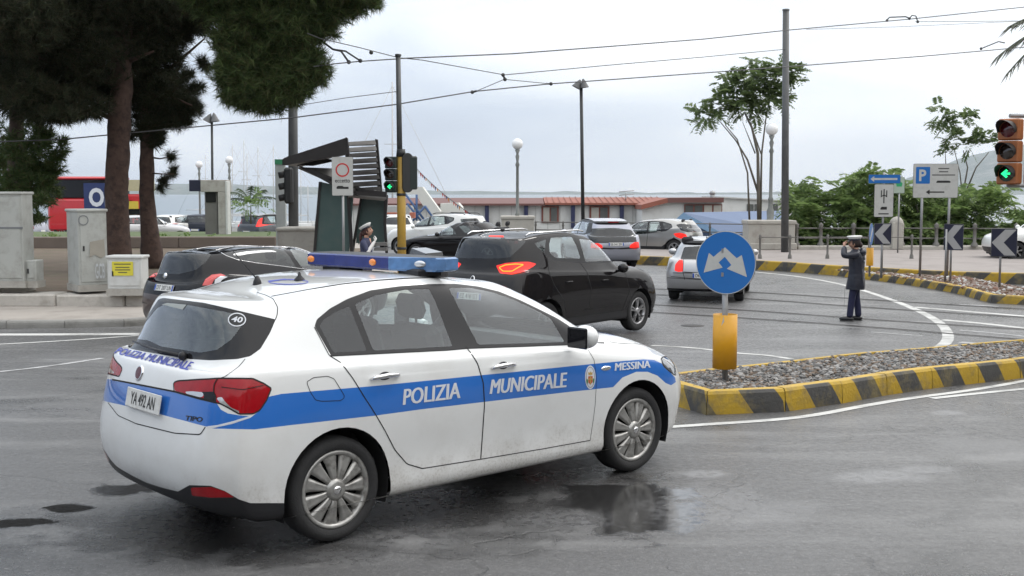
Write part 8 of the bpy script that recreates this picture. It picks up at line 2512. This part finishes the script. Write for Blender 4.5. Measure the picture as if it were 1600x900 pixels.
# dark saloon heading left
SD = dict(rb=-1.05, fb=3.55, hw=.88, zb=.22, tw=.56, belt=(.95, .92), rwb=(-.25, .98), rwt=(.30, 1.36), wst=(1.45, 1.36), wsb=(2.20, .98), hf=(3.38, .76), roof=1.43, dr=.45, df=.55, wr6=.66, rtop=(-.98, .93), rs=-1.04, zs4=.72)
def saloon():
    c = Car(SD, -.55, 41.2, 157, z=-.33, res=3)
    root = thing('saloon', 'dark grey saloon heading left between the traffic light and the black SUV', 'car', (c.X, c.Y, c.z), c.yaw)
    o = dict(wb=2.76, r=.32, rim=.22, style='split', n=5,
        winpx=[('front_glass', [(667, 368), (675, 358), (690, 352), (693, 352), (686, 368)]), ('rear_glass', [(688, 368), (694, 353), (703, 353), (708, 358), (708, 367)]), ('quarter_glass', [(709.5, 366), (709.5, 360), (713, 367)])],
        trimpx=[(664, 369), (673, 357), (688, 350.5), (704, 351), (710, 357), (714, 368)],
        rwpx=[(717, 354), (725, 352), (745, 353), (757, 361), (727, 364)], rwm=False,
        lamps=[('rear_lamp', [(.45, .68), (.82, .70), (.82, .84), (.48, .82)], 'rear')], handles=[(.75, .82), (1.7, .80)], mirror=(1.85, .98))
    generic(c, root, o, GREYP)
saloon()
def simple_car(P, X, Y, yaw, z, label, mt_, name='hatchback', cat='car', lit=False, lampz=(.75, 1.0), res=2, group=None, rmat=None):
    c = Car(P, X, Y, yaw, z=z, res=res)
    root = thing(name, label, cat, (X, Y, z), c.yaw, group)
    hw, tw, zr = P['hw'], P['tw'], P['roof']; br, bf = P['belt']
    o = dict(wb=2.6, r=.31, rim=.2, style='star', n=6,
        win=[('front_glass', [(.95, bf + .04), (.98, zr - .14), (P['wst'][0] - .05, zr - .15), (P['wsb'][0] - .45, bf + .03)]), ('rear_glass', [(.0, br + .04), (.10, zr - .16), (.88, zr - .13), (.87, bf + .05)])],
        trim=[(-.2, br + .02), (0, zr - .13), (.9, zr - .10), (P['wst'][0] + .05, zr - .12), (P['wsb'][0] - .35, bf - .0), (0, br - .01)],
        rw=[(.0005, P['rwt'][1] - .03), (tw - .12, P['rwt'][1] - .05), (hw - .24, P['rwb'][1] + .03), (.0005, P['rwb'][1] + .02)],
        lamps=[('lit_lamp' if lit else 'rear_lamp', [(hw - .20, lampz[0]), (hw - .04, lampz[0]), (hw - .05, lampz[1]), (hw - .18, lampz[1])], 'rear')], handles=[(.6, br - .15), (1.6, br - .17)], mirror=(P['wst'][0] + .35, bf + .08), rmat=rmat)
    generic(c, root, o, mt_, detail=0)
    if P['rb'] > -2: plate_on(c, root, 0, .62, None)
    return c, root
HB = dict(rb=-.72, fb=3.30, hw=.85, zb=.24, tw=.57, belt=(1.05, .98), rwb=(-.58, 1.02), rwt=(-.40, 1.40), wst=(1.50, 1.38), wsb=(2.20, 1.02), hf=(3.15, .82), roof=1.48, dr=.3, df=.5, wr6=.70, rtop=(-.66, .95), rs=-.71, zs4=.74)
PD = dict(rb=-.62, fb=2.95, hw=.79, zb=.24, tw=.60, belt=(1.02, .98), rwb=(-.56, 1.02), rwt=(-.46, 1.48), wst=(1.55, 1.46), wsb=(2.05, 1.02), hf=(2.85, .90), roof=1.57, dr=.2, df=.4, wr6=.70, rtop=(-.60, .95), rs=-.62, zs4=.74)
def pxx(px, Y): return (px - 800) / F * Y
simple_car(PD, pxx(398, 62), 62, 60, -.55, 'dark slate small boxy car with tall red lamps parked by the grey ticket totem', GREENP, lampz=(.90, 1.36), lit=True)
simple_car(HB, pxx(250, 63), 64, 78, -.55, 'white hatchback with red lamps parked between the pine trunks and the totem', WHITEP, lampz=(.88, 1.02))
simple_car(HB, pxx(283, 62), 65.5, 88, -.55, 'dark blue hatchback parked right of the white hatchback', NAVYP)
simple_car(HB, pxx(215, 62), 60, 30, -.5, 'silver car partly hidden behind the second pine trunk', SILVER)
simple_car(HB, pxx(72, 62), 60, 170, -.45, 'silver car parked behind the tall grey cabinet in front of the red bus', SILVERB)
simple_car(HB, pxx(618, 52), 53, 95, -.35, 'white car partly hidden between the dark shelter and the yellow pole', WHITEP)
simple_car(HB, pxx(664, 70), 70, 80, -.6, 'dark car far back beyond the second pine, with pale roof', NAVYP) if False else None
c_, r_ = simple_car(HB, pxx(1540, 38.8) + 3.35, 38.9, 180, -.12, 'white car coming from the right behind the chevron signs', WHITEP)
# red sightseeing bus
def bus():
    Y = 74; x0 = pxx(75, Y); x1 = pxx(290, Y)
    root = thing('red_bus', 'red double-decker sightseeing coach parked beyond the pine trunks', 'bus', ((x0 + x1) / 2, Y, -.62))
    RED = paint('bus_red_paint', (.50, .012, .02), rough=.35)
    m = MB(); xm = (x0 + pxx(172, Y)) / 2; ww = pxx(172, Y) - x0
    m.box((xm + .8, Y + 1.2, .75), (ww + 1.6, 2.4, 2.1), bev=.15); m.build('body', RED, root, world=True)
    m = MB(); m.box((xm + .3, Y + 1.2, 3.05), (ww + .6, 2.3, .22), bev=.1); m.build('roof', RED, root, world=True)
    m = MB(); m.box((xm + .3, Y + 1.22, 2.38), (ww + .5, 2.32, 1.18), bev=.05); m.build('upper_windows', FRIT, root, world=True)
    m = MB(); m.box((pxx(154, Y), Y + .02, 1.55), (1.7, .06, 2.4)); m.build('dark_blue_panel', mat('bus_navy', (.02, .035, .12), .4), root, world=True)
    V_, F_ = text_fit('Or', 1.5, 1.2, bold=.04)
    me = bpy.data.meshes.new('bus_lettering'); M = wmat(root).inverted()
    me.from_pydata([M @ Vector((v.x + pxx(141, Y), Y - .03, v.y + 1.25)) for v in V_], [], F_); me.materials.append(LETW); link('bus_lettering', me, root)
    # open top rear part
    m = MB(); xa = pxx(195, Y); xb = pxx(226, Y)
    m.box(((xa + xb) / 2, Y + 1.2, .9), (xb - xa, 2.4, 2.3), bev=.12); m.build('rear_body', RED, root, world=True)
    m = MB(); m.box(((xa + xb) / 2, Y + 1.2, 2.6), (xb - xa, 2.35, .7)); m.build('upper_deck_rail', mat('bus_cream', (.45, .40, .25), .5), root, world=True)
    m = MB(); m.box(((xa + xb) / 2 - .5, Y - .02, 1.35), (1.6, .04, .5)); m.build('yellow_panel', mat('bus_yellow', (.6, .45, .05), .5), root, world=True)
    m = MB(); m.box(((xa + xb) / 2, Y - .02, .9), (xb - xa - .4, .04, .45)); m.build('lower_window', FRIT, root, world=True)
    for px in (95, 160, 210):
        wheel(.48, .28, .29, 'star', 8, side=-1, parent=root, loc=(pxx(px, Y) - root.location.x, .2, .48), lod=0)
bus()
# ---------------------------------------------------------------- air
m, n, b, o = newmat('haze_air'); n.nodes.remove(b)
pv = nd(m, 'ShaderNodeVolumePrincipled'); pv.inputs['Color'].default_value = (.86, .92, 1.0, 1); pv.inputs['Density'].default_value = 6e-5; pv.inputs['Anisotropy'].default_value = .2
n.links.new(pv.outputs[0], o.inputs['Volume'])
hz_ = MB(); hz_.box((0, 8000, 330), (18400, 16200, 680)); ho = hz_.build('haze', m); ho['kind'] = 'stuff'
